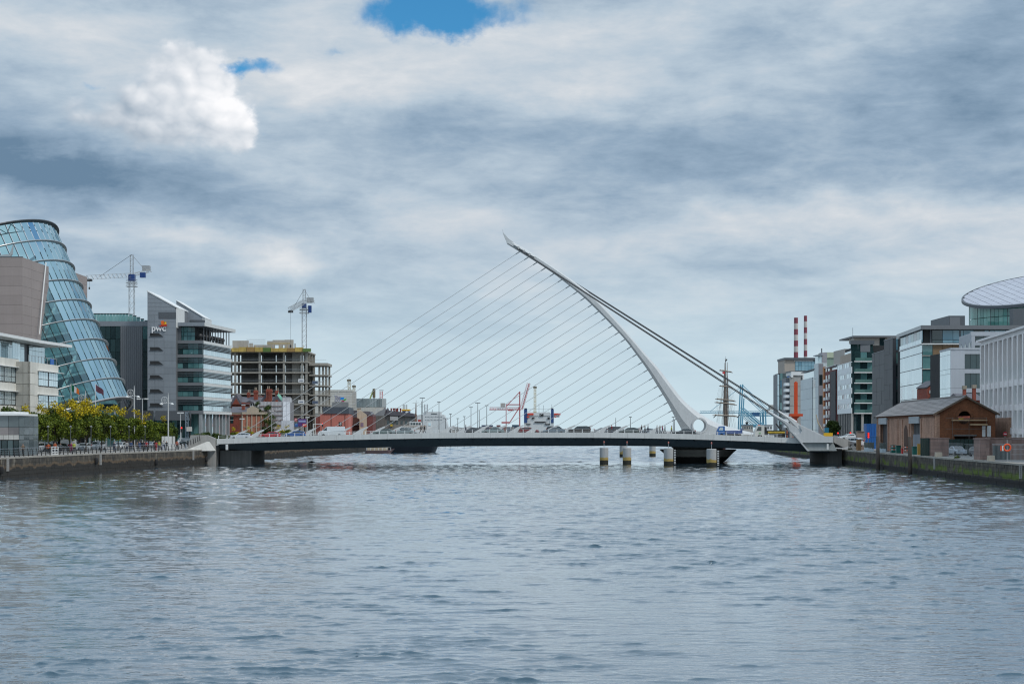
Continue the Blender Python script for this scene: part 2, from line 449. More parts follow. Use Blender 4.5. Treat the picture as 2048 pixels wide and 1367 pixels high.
# the surface in view is a real wave field (sum of short-crested trochoidal waves), denser near the viewer
import numpy as np
rg_ = np.random.default_rng(4)
waves = []
for k in range(56):
    lam = .24 * (1.7 / .24) ** (k / 55.0)
    th = rg_.normal(0, .40) + .12
    waves.append((2 * math.pi / lam, th, rg_.uniform(0, 6.283), WAVE_SLOPE * (1.0 if lam < 1.0 else .62) * math.sqrt(2 / 56.0)))
def wave_patch(y0, y1, rows, cols, grow):
    s_ = np.linspace(0, 1, rows); Y = y0 + (y1 - y0) * (s_ + grow * s_ * s_) / (1 + grow)
    half = Y * .31 + 9
    X0 = np.linspace(-1, 1, cols)[None, :] * half[:, None]; Y0 = np.repeat(Y[:, None], cols, 1)
    g = .80 + .22 * np.sin(X0 * .071 + Y0 * .031 + 1.0) * np.sin(Y0 * .052 - X0 * .023) + .22 * np.sin(X0 * .19 - Y0 * .11 + 2 * np.sin(Y0 * .05)) * np.sin(Y0 * .17 + X0 * .06) + .16 * np.sin(X0 * .43 + Y0 * .29) * np.sin(Y0 * .51 - X0 * .22)
    env = np.zeros_like(X0); re_ = np.random.default_rng(9)
    for q in range(14):
        kk_ = 2 * math.pi / re_.uniform(.55, 2.6); tt_ = re_.normal(0, .9)
        env += np.sin(kk_ * (X0 * math.sin(tt_) * .32 + Y0 * math.cos(tt_)) + re_.uniform(0, 6.28))
    g = g * np.exp(.78 * env / math.sqrt(7.0)) * .82
    # a slick of smoother water drifting across the stream
    d = (X0 * .55 + (Y0 - 118) * .22 + 9 + 3 * np.sin(X0 * .11)) / 5.5
    g = np.clip(g * (1 - .75 * np.exp(-d * d)), .07, 2.3)
    Z = np.zeros_like(X0); DX = np.zeros_like(X0); DY = np.zeros_like(X0)
    dyl = np.gradient(Y)[:, None]
    for k, th, ph, sl in waves:
        kx, ky = k * math.sin(th), -k * math.cos(th)
        fade = np.clip(1.7 - k * dyl * .42, 0, 1)
        a = sl / k * g * fade; A = kx * X0 + ky * Y0 + ph
        Z += a * np.cos(A); sn = np.sin(A) * a * 1.05
        DX -= sn * math.sin(th); DY += sn * math.cos(th)
    V = np.stack([X0 + DX, Y0 + DY, Z], -1).reshape(-1, 3)
    i = np.arange(rows - 1)[:, None] * cols + np.arange(cols - 1)[None, :]
    Fq = np.stack([i, i + 1, i + cols + 1, i + cols], -1).reshape(-1, 4)
    return V, Fq
VA, FA = wave_patch(40, 112, 980, 560, 1.3)
VB, FB = wave_patch(112, 347, 820, 420, .8)
waves = [(k * .48, th, ph, sl * 1.0) for k, th, ph, sl in waves]
VD, FD = wave_patch(347, 800, 900, 240, .6)
fl = []; ff_ = []
for (xa, xb, ya, yb) in ((-8000, 8000, -100, 40), (-8000, 8000, 40, 799), (-8000, 8000, 799, 7000), (-8000, 8000, 7000, 14000)):
    o_ = len(fl); zz_ = -.05 if ya > 700 else -.40
    fl += [(xa, ya, zz_), (xb, ya, zz_), (xb, yb, zz_), (xa, yb, zz_)]; ff_.append((o_, o_ + 1, o_ + 2, o_ + 3))
VC = np.array(fl, float); FC = np.array(ff_)
V = np.concatenate([VA, VB, VC, VD]); Fq = np.concatenate([FA, FB + len(VA), FC + len(VA) + len(VB), FD + len(VA) + len(VB) + len(VC)])
me = bpy.data.meshes.new('river_water'); me.vertices.add(len(V)); me.vertices.foreach_set('co', V.astype(np.float32).ravel())
me.loops.add(len(Fq) * 4); me.loops.foreach_set('vertex_index', Fq.astype(np.int32).ravel())
me.polygons.add(len(Fq)); me.polygons.foreach_set('loop_start', np.arange(len(Fq), dtype=np.int32) * 4); me.polygons.foreach_set('loop_total', np.full(len(Fq), 4, np.int32))
me.update(calc_edges=True); me.polygons.foreach_set('use_smooth', np.ones(len(Fq), bool)); me.materials.append(WATER)
wo_ = bpy.data.objects.new('river_water', me); link(wo_, None, Matrix.Identity(4)); tag(wo_, kind='structure')

def strip(name, mat, Q, s, o0, o1, z, y0, y1, kind='structure'):
    Ys = sorted({y0, y1} | {q[1] for q in Q if y0 < q[1] < y1}); mb = MB()
    for a, c in zip(Ys, Ys[1:]):
        pts = [(qx(Q, a) + s * o0, a, z), (qx(Q, c) + s * o0, c, z), (qx(Q, c) + s * o1, c, z), (qx(Q, a) + s * o1, a, z)]
        mb.add(pts if s > 0 else pts, [(0, 1, 2, 3)[::-1] if s > 0 else (0, 1, 2, 3)])
    o = mb.build(name, mat, fix=False)
    for p in o.data.polygons:
        if p.normal.z < 0: p.flip()
    return tag(o, kind=kind)
strip('ground_north', PAVE, QL, -1, .85, 7000, GL - .02, -60, 7000)
strip('ground_south', PAVE, QR, 1, .85, 7000, GR - .02, -60, 7000)
strip('road_north', ASPH, QL, -1, 13.5, 22.5, GL - .012, 60, 1200)
strip('road_south', ASPH, QR, 1, 18, 26, GR - .012, 60, 1200)
for Q, s, off, z in ((QL, -1, 13.35, GL), (QL, -1, 22.65, GL), (QR, 1, 17.85, GR), (QR, 1, 26.15, GR)):
    mb = MB()
    Ys = [60 + 20 * k for k in range(30)]
    for a, c in zip(Ys, Ys[1:]):
        A = (qx(Q, a) + s * off, a); B = (qx(Q, c) + s * off, c)
        fr = Fr(A, B); mb.fbox(fr, 0, fr.L, z - .05, z + .1, -.15, .15)
    tag(mb.build('kerb', CONCL), kind='structure')
for k in range(24):
    pass
def quay_mat(name, side):
    m, t, b = new_mat(name)
    pos = t.node('ShaderNodeNewGeometry').outputs['Position']
    x, y, z = t.sep(pos)
    n = t.noise(pos, .7, 6, .65); st = t.noise(t.vm('MULTIPLY', pos, (2.5, 1.6, .12)), 1.0, 4, .65); st2 = t.noise(t.vm('MULTIPLY', pos, (1.1, .8, .2)), .5, 4, .6)
    up = t.mix(t.ss(n, .35, .7), (.042, .036, .028, 1), (.15, .125, .092, 1))
    up = t.mix(t.ss(st, .42, .66, 0, .85), up, (.045, .04, .035, 1))
    up = t.mix(t.ss(t.noise(t.vm('MULTIPLY', pos, (3.0, 2.0, .1)), 1.3, 3, .6), .60, .72, 0, .55), up, (.36, .33, .27, 1))
    zj = t.m('ADD', z, t.m('MULTIPLY', t.m('SUBTRACT', st2, .5), 1.6))
    if side == 'L':
        up = t.mix(t.ss(t.m('ABSOLUTE', t.m('SUBTRACT', zj, 1.45)), .1, .5, .6, 0), up, (.17, .11, .06, 1))
        low = t.mix(n, (.012, .011, .009, 1), (.045, .038, .03, 1))
        col = t.mix(t.ss(zj, 1.25, 1.55), low, up)
    else:
        gr = t.mix(n, (.055, .085, .008, 1), (.15, .21, .012, 1))
        gmask = t.m('MULTIPLY', t.ss(zj, .75, .95), t.ss(zj, 1.9, 1.2))
        gmask = t.m('MULTIPLY', gmask, t.ss(t.noise(t.vm('MULTIPLY', pos, (.5, .35, .3)), 1.0, 3, .6), .40, .55))
        col = t.mix(gmask, up, gr)
        col = t.mix(t.ss(t.m('ADD', z, t.m('MULTIPLY', t.m('SUBTRACT', n, .5), .5)), .62, .85), (.012, .011, .010, 1), col)
    t.l.new(col, b.inputs['Base Color']); b.inputs['Roughness'].default_value = .75
    bn = t.node('ShaderNodeBump'); bn.inputs['Distance'].default_value = .06; bn.inputs['Strength'].default_value = .7
    t.l.new(t.noise(pos, 2.2, 5, .65), bn.inputs['Height']); t.l.new(bn.outputs[0], b.inputs['Normal'])
    return m
QM = {'L': quay_mat('quay granite north', 'L'), 'R': quay_mat('quay granite south', 'R')}
COPE = mk('coping granite', (.33, .305, .265, 1), .8, 0, .22, .8, 0, .01, 6, obj=.12)
def quay(side, label, y0, y1, cope):
    Q, s, top = (QL, -1, GL) if side == 'L' else (QR, 1, GR)
    root = thing('quay_wall', label, 'quay wall', (qx(Q, y0), y0, 0))
    mb = MB(); bk = MB(); rnd = random.Random(3)
    Ys = sorted({y0, y1} | {q[1] for q in Q if y0 < q[1] < y1})
    for a, c in zip(Ys, Ys[1:]):
        fr = Fr((qx(Q, a), a), (qx(Q, c), c)) if side == 'L' else Fr((qx(Q, c), c), (qx(Q, a), a))
        bk.fbox(fr, 0, fr.L, -1.5, top - .32, -1.2, -.07)
        zc = [-1.0, -.2, .38, .95, 1.5, 2.03, top - .22]
        for z0, z1 in zip(zc, zc[1:]):
            u = -rnd.random() * .8
            while u < fr.L:
                w = rnd.uniform(1.0, 2.1); d = rnd.uniform(-.012, .03)
                mb.fbox(fr, max(u, 0) + .012, min(u + w, fr.L) - .012, z0 + .014, z1 - .014, -.1, d)
                u += w
    bk.build('backing', QM[side], root)
    mb.build('granite_blocks', QM[side], root, kind='stuff')
    y = y0 + .01
    while y < cope:
        w = rnd.uniform(1.7, 2.6)
        A = (qx(Q, y), y); B = (qx(Q, min(y + w, y1)), min(y + w, y1))
        fr = Fr(A, B) if side == 'L' else Fr(B, A)
        slab(root, 'coping_stone', COPE, fr, .012, fr.L - .012, top - .22, top + rnd.uniform(-.015, .015), -.95, .06 + rnd.uniform(-.01, .02))
        y += w
    if cope < y1:
        fr = Fr((qx(Q, cope), cope), (qx(Q, y1), y1)) if side == 'L' else Fr((qx(Q, y1), y1), (qx(Q, cope), cope))
        mbc = MB()
        Ys = sorted({cope, y1} | {q[1] for q in Q if cope < q[1] < y1})
        for a, c in zip(Ys, Ys[1:]):
            fr = Fr((qx(Q, a), a), (qx(Q, c), c)) if side == 'L' else Fr((qx(Q, c), c), (qx(Q, a), a))
            mbc.fbox(fr, 0, fr.L, top - .22, top, -.95, .06)
        mbc.build('coping_run', COPE, root)
    return root
quay('L', 'long brown granite quay wall along the left bank of the river', 140, 620, 480)
quay('R', 'green mossy granite quay wall along the right bank of the river', 120, 620, 420)
# ladders let into the quay face
def ladder(side, px, name, label, h0=.4):
    x, y = onquay(side, px, -.08)
    r = thing(name, label, 'ladder', (x, y, h0), 'white quay ladders')
    Q = QL if side == 'L' else QR
    fr = Fr((x, y), (qx(Q, y + 2) + (x - qx(Q, y)), y + 2)) if side == 'L' else Fr((qx(Q, y + 2) + (x - qx(Q, y)), y + 2), (x, y))
    top = (GL if side == 'L' else GR) - .05
    if side == 'R': fr = Fr((x - .02, y), (x, y - 1))
    for u in (0, .62): slab(r, 'stile', CONC, fr, u, u + .2, h0 + .6, top, -.02, .09)
    for k in range(7): slab(r, 'rung', GALV, fr, .32, .62, h0 + .7 + k * .25, h0 + .75 + k * .25, .0, .05)
ladder('L', 13, 'quay_ladder', 'white framed quay ladder nearest the left edge, below the glass kiosk')
ladder('L', 199, 'quay_ladder', 'white framed quay ladder midway along the brown quay wall')
ladder('L', 385, 'quay_ladder', 'white framed quay ladder just left of the bridge abutment')
ladder('R', 1868, 'quay_ladder', 'pale quay ladder below the brick gate pier')
ladder('R', 2040, 'quay_ladder', 'pale quay ladder at the right edge of the picture')
# rubber fenders and mooring chains on the walls
for px, z in ((2, 1.2), (192, 1.7), (312, 1.0), (412, 1.0)):
    x, y = onquay('L', px, -.15)
    mb = MB(); mb.lathe((0, 0, 0), [(.28, -.5), (.34, -.35), (.34, .35), (.28, .5)], 12)
    o = mb.build('rubber_fender', RUBBER, None, True)
    o.matrix_basis = Matrix.Translation((x, y, z - .5)); W[o.name] = o.matrix_basis
    tag(o, 'black rubber fender on the brown quay wall ' + {2: 'at the left edge', 192: 'beside the middle ladder', 312: 'below the walking crowd', 412: 'close to the bridge abutment'}[px], 'fender', 'quay fenders')

# ================================================================ the bridge
BY0, BY1, BYC = 330.0, 356.0, 343.0
_dt = [(425, 877.3), (433, 877), (540, 873), (640, 870), (750, 867.3), (850, 865.4), (950, 864.4), (1050, 864), (1180, 864), (1300, 865.3), (1400, 867.8), (1500, 871.2), (1600, 875.6), (1690, 881)]
def dtop(px):
    for (a, b_), (c, d) in zip(_dt, _dt[1:]):
        if a <= px <= c: return Zp(b_ + (d - b_) * (px - a) / (c - a), BY0)
    return Zp(_dt[-1][1], BY0)
bridge = thing('cable_stayed_bridge', 'white cable-stayed swing bridge with curved pylon across the river', 'bridge', (Xp(1396, BYC), BYC, 0))
pxs = [433 + (1666 - 433) * k / 36 for k in range(37)]
# deck slab with carriageway
mb = MB()
ring = []
for p in pxs:
    x = Xp(p, BY0); z = dtop(p)
    ring.append([Vector((x, BY0 + .25, z - 1.0)), Vector((x, BY0 + .25, z - .12)), Vector((x, BY0 + 3.6, z - .16)), Vector((x, BY0 + 3.6, z - .42)), Vector((x, BYC - 1.2, z - .38)),
                 Vector((x, BYC - 1.2, z - .2)), Vector((x, BYC + 1.2, z - .2)), Vector((x, BYC + 1.2, z - .38)), Vector((x, BY1 - 3.6, z - .42)), Vector((x, BY1 - 3.6, z - .16)), Vector((x, BY1 - .25, z - .12)), Vector((x, BY1 - .25, z - 1.0))])
mb.loft(ring); mb.build('deck', CONC, bridge)
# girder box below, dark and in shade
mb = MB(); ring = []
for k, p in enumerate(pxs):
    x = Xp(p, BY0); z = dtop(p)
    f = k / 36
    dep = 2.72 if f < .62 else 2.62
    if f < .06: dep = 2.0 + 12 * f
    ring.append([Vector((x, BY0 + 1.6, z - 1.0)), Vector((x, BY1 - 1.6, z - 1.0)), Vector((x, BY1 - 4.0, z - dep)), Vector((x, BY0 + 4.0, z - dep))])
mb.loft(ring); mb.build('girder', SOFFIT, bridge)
for k, (a, c) in enumerate(zip(pxs, pxs[1:])):
    for side in (0, 1):
        y0 = BY0 if side == 0 else BY1 - .25
        mb = MB(); xa, xc = Xp(a, BY0) + .012, Xp(c, BY0) - .012; za, zc = dtop(a), dtop(c)
        mb.add([(xa, y0, za - 1.06), (xc, y0, zc - 1.06), (xc, y0, zc), (xa, y0, za), (xa, y0 + .25, za - 1.06), (xc, y0 + .25, zc - 1.06), (xc, y0 + .25, zc), (xa, y0 + .25, za)],
               [(0, 1, 2, 3), (7, 6, 5, 4), (0, 4, 5, 1), (3, 2, 6, 7), (0, 3, 7, 4), (1, 5, 6, 2)])
        mb.build('fascia_panel', FASCIA, bridge)
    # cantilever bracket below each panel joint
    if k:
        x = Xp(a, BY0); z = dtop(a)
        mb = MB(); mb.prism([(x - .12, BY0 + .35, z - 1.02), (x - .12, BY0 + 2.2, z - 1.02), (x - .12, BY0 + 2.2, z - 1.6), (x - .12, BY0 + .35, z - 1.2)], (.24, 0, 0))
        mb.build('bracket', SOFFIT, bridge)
# parapet railings: posts, rails
for side, y, n in ((0, BY0 + .12, 70), (1, BY1 - .12, 70)):
    rt = thing('parapet_railing', 'low white steel railing along the %s edge of the bridge deck' % ('near' if side == 0 else 'far'), 'railing', (Xp(1050, BY0), y, dtop(1050)), 'bridge railings')
    n = 69
    for k in range(n):
        p = 437 + (1588 - 437) * k / (n - 1)
        x = Xp(p, BY0); z = dtop(p)
        block(rt, 'post', WHITE, x - .06, x + .06, y - .05, y + .05, z - .04, z + .62)
    for hz in (.3, .58):
        mb = MB(); mb.tube([(Xp(p, BY0), y, dtop(p) + hz) for p in range(437, 1589, 24)], .022, 4); mb.build('rail', WHITE, rt)
# pylon
low = [(1014, 487.5), (1038, 502.5), (1073, 524), (1107, 546.5), (1138.5, 570.5), (1168.5, 595), (1196.5, 621.8), (1224, 650), (1250, 678), (1272.5, 707.5), (1294.8, 738.5), (1315, 770.5), (1335, 803.5), (1352, 836.5), (1362, 855), (1366, 868)]
upp = [(1026, 484), (1047, 495.5), (1083, 518), (1120, 543), (1153, 566.5), (1189, 594.5), (1217, 623), (1243, 652), (1269, 682.5), (1293, 710), (1318, 738), (1341, 768), (1371, 804), (1412, 834), (1455, 852.5), (1520, 868)]
def lerp(a, b, t_): return a + (b - a) * t_
def cat(pts, n):
    out = []
    for i in range(len(pts) - 1):
        p0 = pts[max(i - 1, 0)]; p1 = pts[i]; p2 = pts[i + 1]; p3 = pts[min(i + 2, len(pts) - 1)]
        for k in range(n):
            s_ = k / n
            out.append(tuple(.5 * ((2 * p1[j]) + (-p0[j] + p2[j]) * s_ + (2 * p0[j] - 5 * p1[j] + 4 * p2[j] - p3[j]) * s_ ** 2 + (-p0[j] + 3 * p1[j] - 3 * p2[j] + p3[j]) * s_ ** 3) for j in (0, 1)))
    out.append(pts[-1]); return out
lo, up_ = cat(low, 5), cat(upp, 5)
rings = []
for k, (a, c) in enumerate(zip(lo, up_)):
    f = k / (len(lo) - 1)
    th = 1.3 + 2.5 * f
    A = P(a[0], a[1], BYC); B = P(c[0], c[1], BYC)
    r = []
    for s_, h_ in ((0, .22), (.16, .5), (.70, .5), (.93, .30), (1.0, .12)): r.append(A.lerp(B, s_) + Vector((0, -h_ * th, 0)))
    for s_, h_ in ((1.0, .12), (.93, .30), (.70, .5), (.16, .5), (0, .22)): r.append(A.lerp(B, s_) + Vector((0, h_ * th, 0)))
    rings.append(r)
mb = MB(); mb.loft(rings)
pyl = mb.build('pylon', STEELW, bridge)
hc = P(1397.3, 850.6, BYC)
cut = bpy.data.meshes.new('cut'); bmc = bmesh.new()
bmesh.ops.create_cone(bmc, cap_ends=True, segments=40, radius1=1.32, radius2=1.32, depth=14, matrix=Matrix.Rotation(rad(90), 4, 'X')); bmc.to_mesh(cut); bmc.free()
cuto = bpy.data.objects.new('cut', cut); COL.objects.link(cuto); cuto.location = hc
bo = pyl.modifiers.new('hole', 'BOOLEAN'); bo.object = cuto; bo.operation = 'DIFFERENCE'; bo.solver = 'EXACT'
bpy.context.view_layer.update()
me2 = bpy.data.meshes.new_from_object(pyl.evaluated_get(bpy.context.evaluated_depsgraph_get()))
pyl.modifiers.clear(); pyl.data = me2
bpy.data.objects.remove(cuto)
# raised rim round the eye of the pylon
for y_, sgn in ((-1.93, -1), (1.93, 1)):
    mb = MB(); seg = 40; R0, R1 = 1.33, 1.60; vs = []
    for k in range(seg):
        a_ = 2 * math.pi * k / seg
        for R_, o_ in ((R0, 0.0), (R1, 0.0), (R1, .16), (R0, .16)): vs.append(hc + Vector((R_ * math.cos(a_), y_ + sgn * (o_ - .08), R_ * math.sin(a_))))
    fs = [(4 * k + i, 4 * ((k + 1) % seg) + i, 4 * ((k + 1) % seg) + (i + 1) % 4, 4 * k + (i + 1) % 4) for k in range(seg) for i in range(4)]
    mb.add(vs, fs); mb.build('eye_rim', STEELW, pyl)
# horn at the tip with the stay saddle
mb = MB(); mb.prism([P(1005.5, 465, BYC - .5), P(1008, 466.5, BYC - .5), P(1016, 476, BYC - .5), P(1027, 484.5, BYC - .5), P(1015, 488, BYC - .5)], (0, 1.0, 0)); mb.build('tip_fin', STEELW, pyl)
mb = MB(); mb.tube([P(1006.6, 466, BYC), P(1005, 459, BYC)], .035, 4); mb.build('lightning_rod', GALV, pyl)
for k in range(4):
    mb = MB(); a_ = P(1028 + k * 11, 489.5 + k * 6.6, BYC - .9); mb.tube([a_, P(1036 + k * 11, 494 + k * 6.6, BYC - .9)], .22, 8); mb.build('stay_saddle', GALV, pyl)
# fore stays
tops = [(1038.5, 502), (1056, 513), (1073, 523.5), (1089.5, 534.8), (1107, 546), (1123, 557.7), (1138.7, 570), (1154, 582), (1168.4, 594.5), (1183, 608), (1196.5, 621.4), (1210.5, 634.7), (1224, 649.5), (1237, 663), (1249.6, 677), (1261, 692), (1272.5, 707), (1283.8, 722.7), (1294.8, 738), (1305, 754), (1315, 770), (1325, 786.5), (1335, 803), (1344, 819), (1352, 836)]
for i, (tx, ty) in enumerate(tops):
    bx = 491 + 34.63 * i
    T = P(tx + 2.5, ty, BYC); x = Xp(bx, BYC); zb = dtop(bx) + 1.25
    Bp = Vector((x, BYC, zb))
    mb = MB(); mb.tube([Bp, T], .047, 5); mb.build('fore_stay', CABLE, bridge)
    dv = (T - Bp).normalized()
    mb = MB(); mb.tube([T - dv * 1.2, T], .11, 6); mb.build('stay_socket', STEELW, bridge)
    # white anchor fin on the central reserve
    zr = dtop(bx) - .25
    lean = Vector((-1, 0, 0)) * 2.9
    e = Bp + dv * .25
    mb = MB()
    mb.prism([Vector((x - 3.3, BYC - .22, zr)), Vector((x - 1.25, BYC - .22, zr)), Vector((x - .55, BYC - .22, zb - .42)), e + Vector((.05, -.22, -.12)), e + Vector((-.12, -.22, .12)), Vector((x - 1.2, BYC - .22, zb - .25))], (0, .44, 0))
    mb.build('anchor_fin', STEELW, bridge)
# rear anchorage: two arms rising from the deck edges
def arm(poly, Y, th, name):
    mb = MB(); mb.prism([P(x, y, Y) for x, y in poly], (0, th, 0)); return mb.build(name, STEELW, bridge)
Yn = BY0 - .6
arm([(1557, 836), (1561, 836.5), (1586, 850), (1601, 858.5), (1609, 864), (1600, 868), (1588, 868), (1580, 862), (1576.5, 853), (1570, 846)], Yn, 2.0, 'anchor_arm')
arm([(1600, 850), (1637, 868), (1649, 872), (1666.5, 872.5), (1666.5, 884.5), (1601, 884.5), (1586, 868), (1600, 867), (1604, 861)], Yn - .25, 2.3, 'anchor_body')
arm([(1601, 884.7), (1666.5, 884.7), (1674, 901), (1617, 901)], Yn + .3, 2.0, 'anchor_keel').data.materials[0] = mk('anchor shade steel', (.33, .36, .36, 1), .5, 0, .1, .3, .1)  # shade on the inward-sloping keel is put into a darker steel colour
arm([(1586, 867), (1589, 867), (1619, 901.5), (1615, 901.5)], Yn - .5, .5, 'anchor_rib')
Yf = BY1 - 2
arm([(1574.5, 834), (1578, 833.5), (1601, 849), (1640, 867), (1650, 872), (1600, 873), (1602, 862), (1590, 850)], Yf, 2.0, 'anchor_arm')
for (tx, ty), (ex, ey, Ye), nm in (((1030, 489.5), (1576, 834.8, Yf + 1), 0), ((1033, 496), (1558.5, 837, Yn + 1), 1)):
    for o_ in (-.17, .17):
        mb = MB(); mb.tube([P(tx, ty, BYC) + Vector((0, o_ * .8 + (-.5 if nm else .5), o_ * .5)), P(ex, ey, Ye) + Vector((0, o_, o_ * .9))], .095, 6); mb.build('back_stay', STAY, bridge)
    mb = MB(); q = P(ex, ey, Ye); w = P(tx, ty, BYC); dv = (w - q).normalized(); mb.tube([q - dv * 2.0, q + dv * 2.6], [.42, .26], 8); mb.build('stay_socket', STEELW, bridge)
# pivot pier: flared cap over an upturned concrete drum
m, t, b = new_mat('pier concrete')
pos = t.node('ShaderNodeNewGeometry').outputs['Position']; _, _, z = t.sep(pos)
n = t.noise(t.vm('MULTIPLY', pos, (1, 1, .25)), .8, 5, .6)
c_ = t.mix(n, (.20, .19, .165, 1), (.34, .32, .28, 1))
c_ = t.mix(t.ss(t.m('ADD', z, t.m('MULTIPLY', t.m('SUBTRACT', n, .5), .5)), 1.15, 1.35), (.015, .015, .014, 1), c_)
t.l.new(c_, b.inputs['Base Color']); b.inputs['Roughness'].default_value = .8
PIERC = m
mb = MB(); pc = (Xp(1396, BYC), BYC, 0)
mb.lathe(pc, [(4.3, -2), (5.2, .05), (6.1, .9), (7.0, 1.9), (7.85, 2.62), (7.7, 2.72), (5.6, 2.74)], 48); mb.build('pivot_drum', PIERC, bridge)
mb = MB(); mb.lathe(pc, [(5.0, 2.75), (5.3, 3.1), (6.3, 3.55), (8.4, 4.05), (9.0, 4.3)], 48); mb.build('turning_collar', mk('collar steel', (.40, .42, .41, 1), .55, 0, .1, .3, .12), bridge, True)
# left and right abutment of the bridge
ab = thing('bridge_abutment', 'pale concrete abutment with sloping wing wall at the left bridge end', 'abutment', P(420, 895, 330))
mb = MB(); zt = Zp(869.5, 331)
mb.prism([(Xp(433, 331), 329.6, -1.2), (Xp(433, 331), 329.6, Zp(876, 331)), (Xp(417, 331), 329.6, zt), (Xp(384, 331), 329.6, zt), (Xp(378, 331), 329.6, GL), (Xp(378, 331), 329.6, -1.2)], (0, .8, 0)); mb.build('parapet_wall', CONC, ab)
mb = MB(); mb.box(Xp(433, 331) - 4.5, Xp(433, 331), 330.4, 357, -1.5, 3.6); mb.build('seat', CONCD, ab)
mb = MB(); mb.box(Xp(435, 331), Xp(437, 331) + 6.0, 334, 352, -1.5, 2.6); mb.build('bearing_pier', CONCD, ab)
mb = MB(); mb.prism([(Xp(366, 318), 318, GL - .25), (Xp(413, 327), 327.5, Zp(882.5, 327)), (Xp(418, 328), 328.4, Zp(883, 328)), (Xp(430, 328), 328.8, 2.6)], (-.1, .9, 0)); mb.build('wing_wall', CONCL, ab)
mb = MB(); mb.box(Xp(451.5, 329), Xp(456, 329), 328.9, 329.2, Zp(899, 329), Zp(888, 329)); mb.build('clearance_board', WHITE, ab)
ar = thing('bridge_abutment', 'grey concrete abutment at the right bridge end beside the mossy quay', 'abutment', P(1690, 895, 330))
mb = MB(); mb.prism([(Xp(1667, 330), 329.8, Zp(872, 330)), (Xp(1699, 330), 329.8, Zp(879.5, 330)), (Xp(1699, 330), 329.8, Zp(890, 330)), (Xp(1688, 330), 329.8, Zp(895, 330)), (Xp(1667, 330), 329.8, Zp(884, 330))], (0, 27, 0)); mb.build('approach_wall', CONC, ar)
mb = MB(); mb.box(Xp(1655, 334), Xp(1684, 334), 334, 354, -1.5, 2.9); mb.build('bearing_pier', CONCD, ar)
mb = MB(); mb.box(Xp(1653, 329), Xp(1656.5, 329), 328.6, 328.9, Zp(898, 329), Zp(887, 329)); mb.build('clearance_board', WHITE, ar)
# guard dolphins in the river
m, t, b = new_mat('dolphin concrete')
pos = t.node('ShaderNodeNewGeometry').outputs['Position']; _, _, z = t.sep(pos)
n = t.noise(t.vm('MULTIPLY', pos, (1, 1, .3)), 1.6, 4, .6); n2 = t.noise(pos, 1.1, 2, .5)
zz = t.m('ADD', z, t.m('MULTIPLY', t.m('SUBTRACT', n2, .5), .9))
c_ = t.mix(n, (.30, .31, .31, 1), (.46, .46, .45, 1))
c_ = t.mix(t.ss(zz, 1.28, 1.36), (.38, .27, .085, 1), c_)
c_ = t.mix(t.ss(t.m('ADD', z, t.m('MULTIPLY', t.m('SUBTRACT', n2, .5), .3)), .72, .82), (.022, .022, .014, 1), c_)
t.l.new(c_, b.inputs['Base Color']); b.inputs['Roughness'].default_value = .8
DOLC = m
dl = [(1208, 328.0, .84, 'leftmost of the near row', 0), (1254, 325.5, .83, 'second from the left in the near row', 0), (1337, 316, .90, 'third in the near row, before the pier', 1), (1423, 303.5, .90, 'rightmost and nearest, with a striped ladder', 1), (1246, 413, .85, 'half hidden behind another, beyond the deck', 0), (1305, 425, .82, 'standing alone beyond the deck', 0)]
for px, Y, r, lab, lad in dl:
    x = Xp(px, Y); rt = thing('guard_dolphin', 'round concrete guard pile with yellow tide band, ' + lab, 'bollard', (x, Y, 0), 'guard piles round the bridge pier')
    mb = MB(); mb.lathe((x, Y, 0), [(r, -2), (r, 3.15), (r - .07, 3.24), (.01, 3.26)], 28); mb.build('pile', DOLC, rt, False)
    mb = MB(); mb.tube([(x, Y, 3.2), (x, Y, 4.1)], .05, 6); mb.build('lamp_post', GALV, rt)
    mb = MB(); mb.lathe((x, Y, 4.1), [(.09, 0), (.12, .05), (.12, .3), (.02, .4)], 10); mb.build('beacon', paint('beacon red', 190, 120, 110), rt)
    if lad:
        for u in (.12, .42): block(rt, 'ladder_stile', BLACK, x + r + u - .05, x + r + u, Y - .35, Y - .28, -.3, 3.1)
        for k in range(9): block(rt, 'ladder_rung', WHITE if k % 1 == 0 else BLACK, x + r + .1, x + r + .42, Y - .36, Y - .29, .3 + k * .31, .44 + k * .31)
# ================================================================ left bank
PANEL = mk('grey metal cladding', (.235, .262, .29, 1), .45, .1, .08, .15, .08, obj=.06)
PANELD = mk('dark louvre cladding', (.095, .107, .12, 1), .5, .1, .08, .2, .06)
PANELM = mk('mid grey cladding', (.155, .165, .178, 1), .5, 0, .08, .2, .05)
STONE = mk('pinkish granite cladding', (.29, .245, .23, 1), .7, 0, .10, .12, .06, obj=.05)
LIME = mk('pale limestone panel', (.66, .64, .58, 1), .7, 0, .08, .4, .1, obj=.07)
LIMED = mk('shade-grey stone panel', (.36, .355, .325, 1), .7, 0, .08, .4, .1, obj=.07)
RING = mk('satin steel ring', (.45, .45, .45, 1), .35, .5, .05, 1, .0)

def panes(parent, fr, us, zs, mat, d0=.0, d1=.06, gap=.06, name='window', pick=None):
    for i, (a, c) in enumerate(zip(us, us[1:])):
        for j, (e, g) in enumerate(zip(zs, zs[1:])):
            mt = mat if pick is None else pick(i, j)
            if mt is not None: slab(parent, name, mt, fr, a + gap / 2, c - gap / 2, e + gap / 2, g - gap / 2, d0, d1)
def rng(a, b, n): return [a + (b - a) * k / n for k in range(n + 1)]
def solid(parent, name, mat, plan, z0, z1):
    mb = MB(); mb.prism([(x, y, z0) for x, y in plan], (0, 0, z1 - z0)); return mb.build(name, mat, parent)

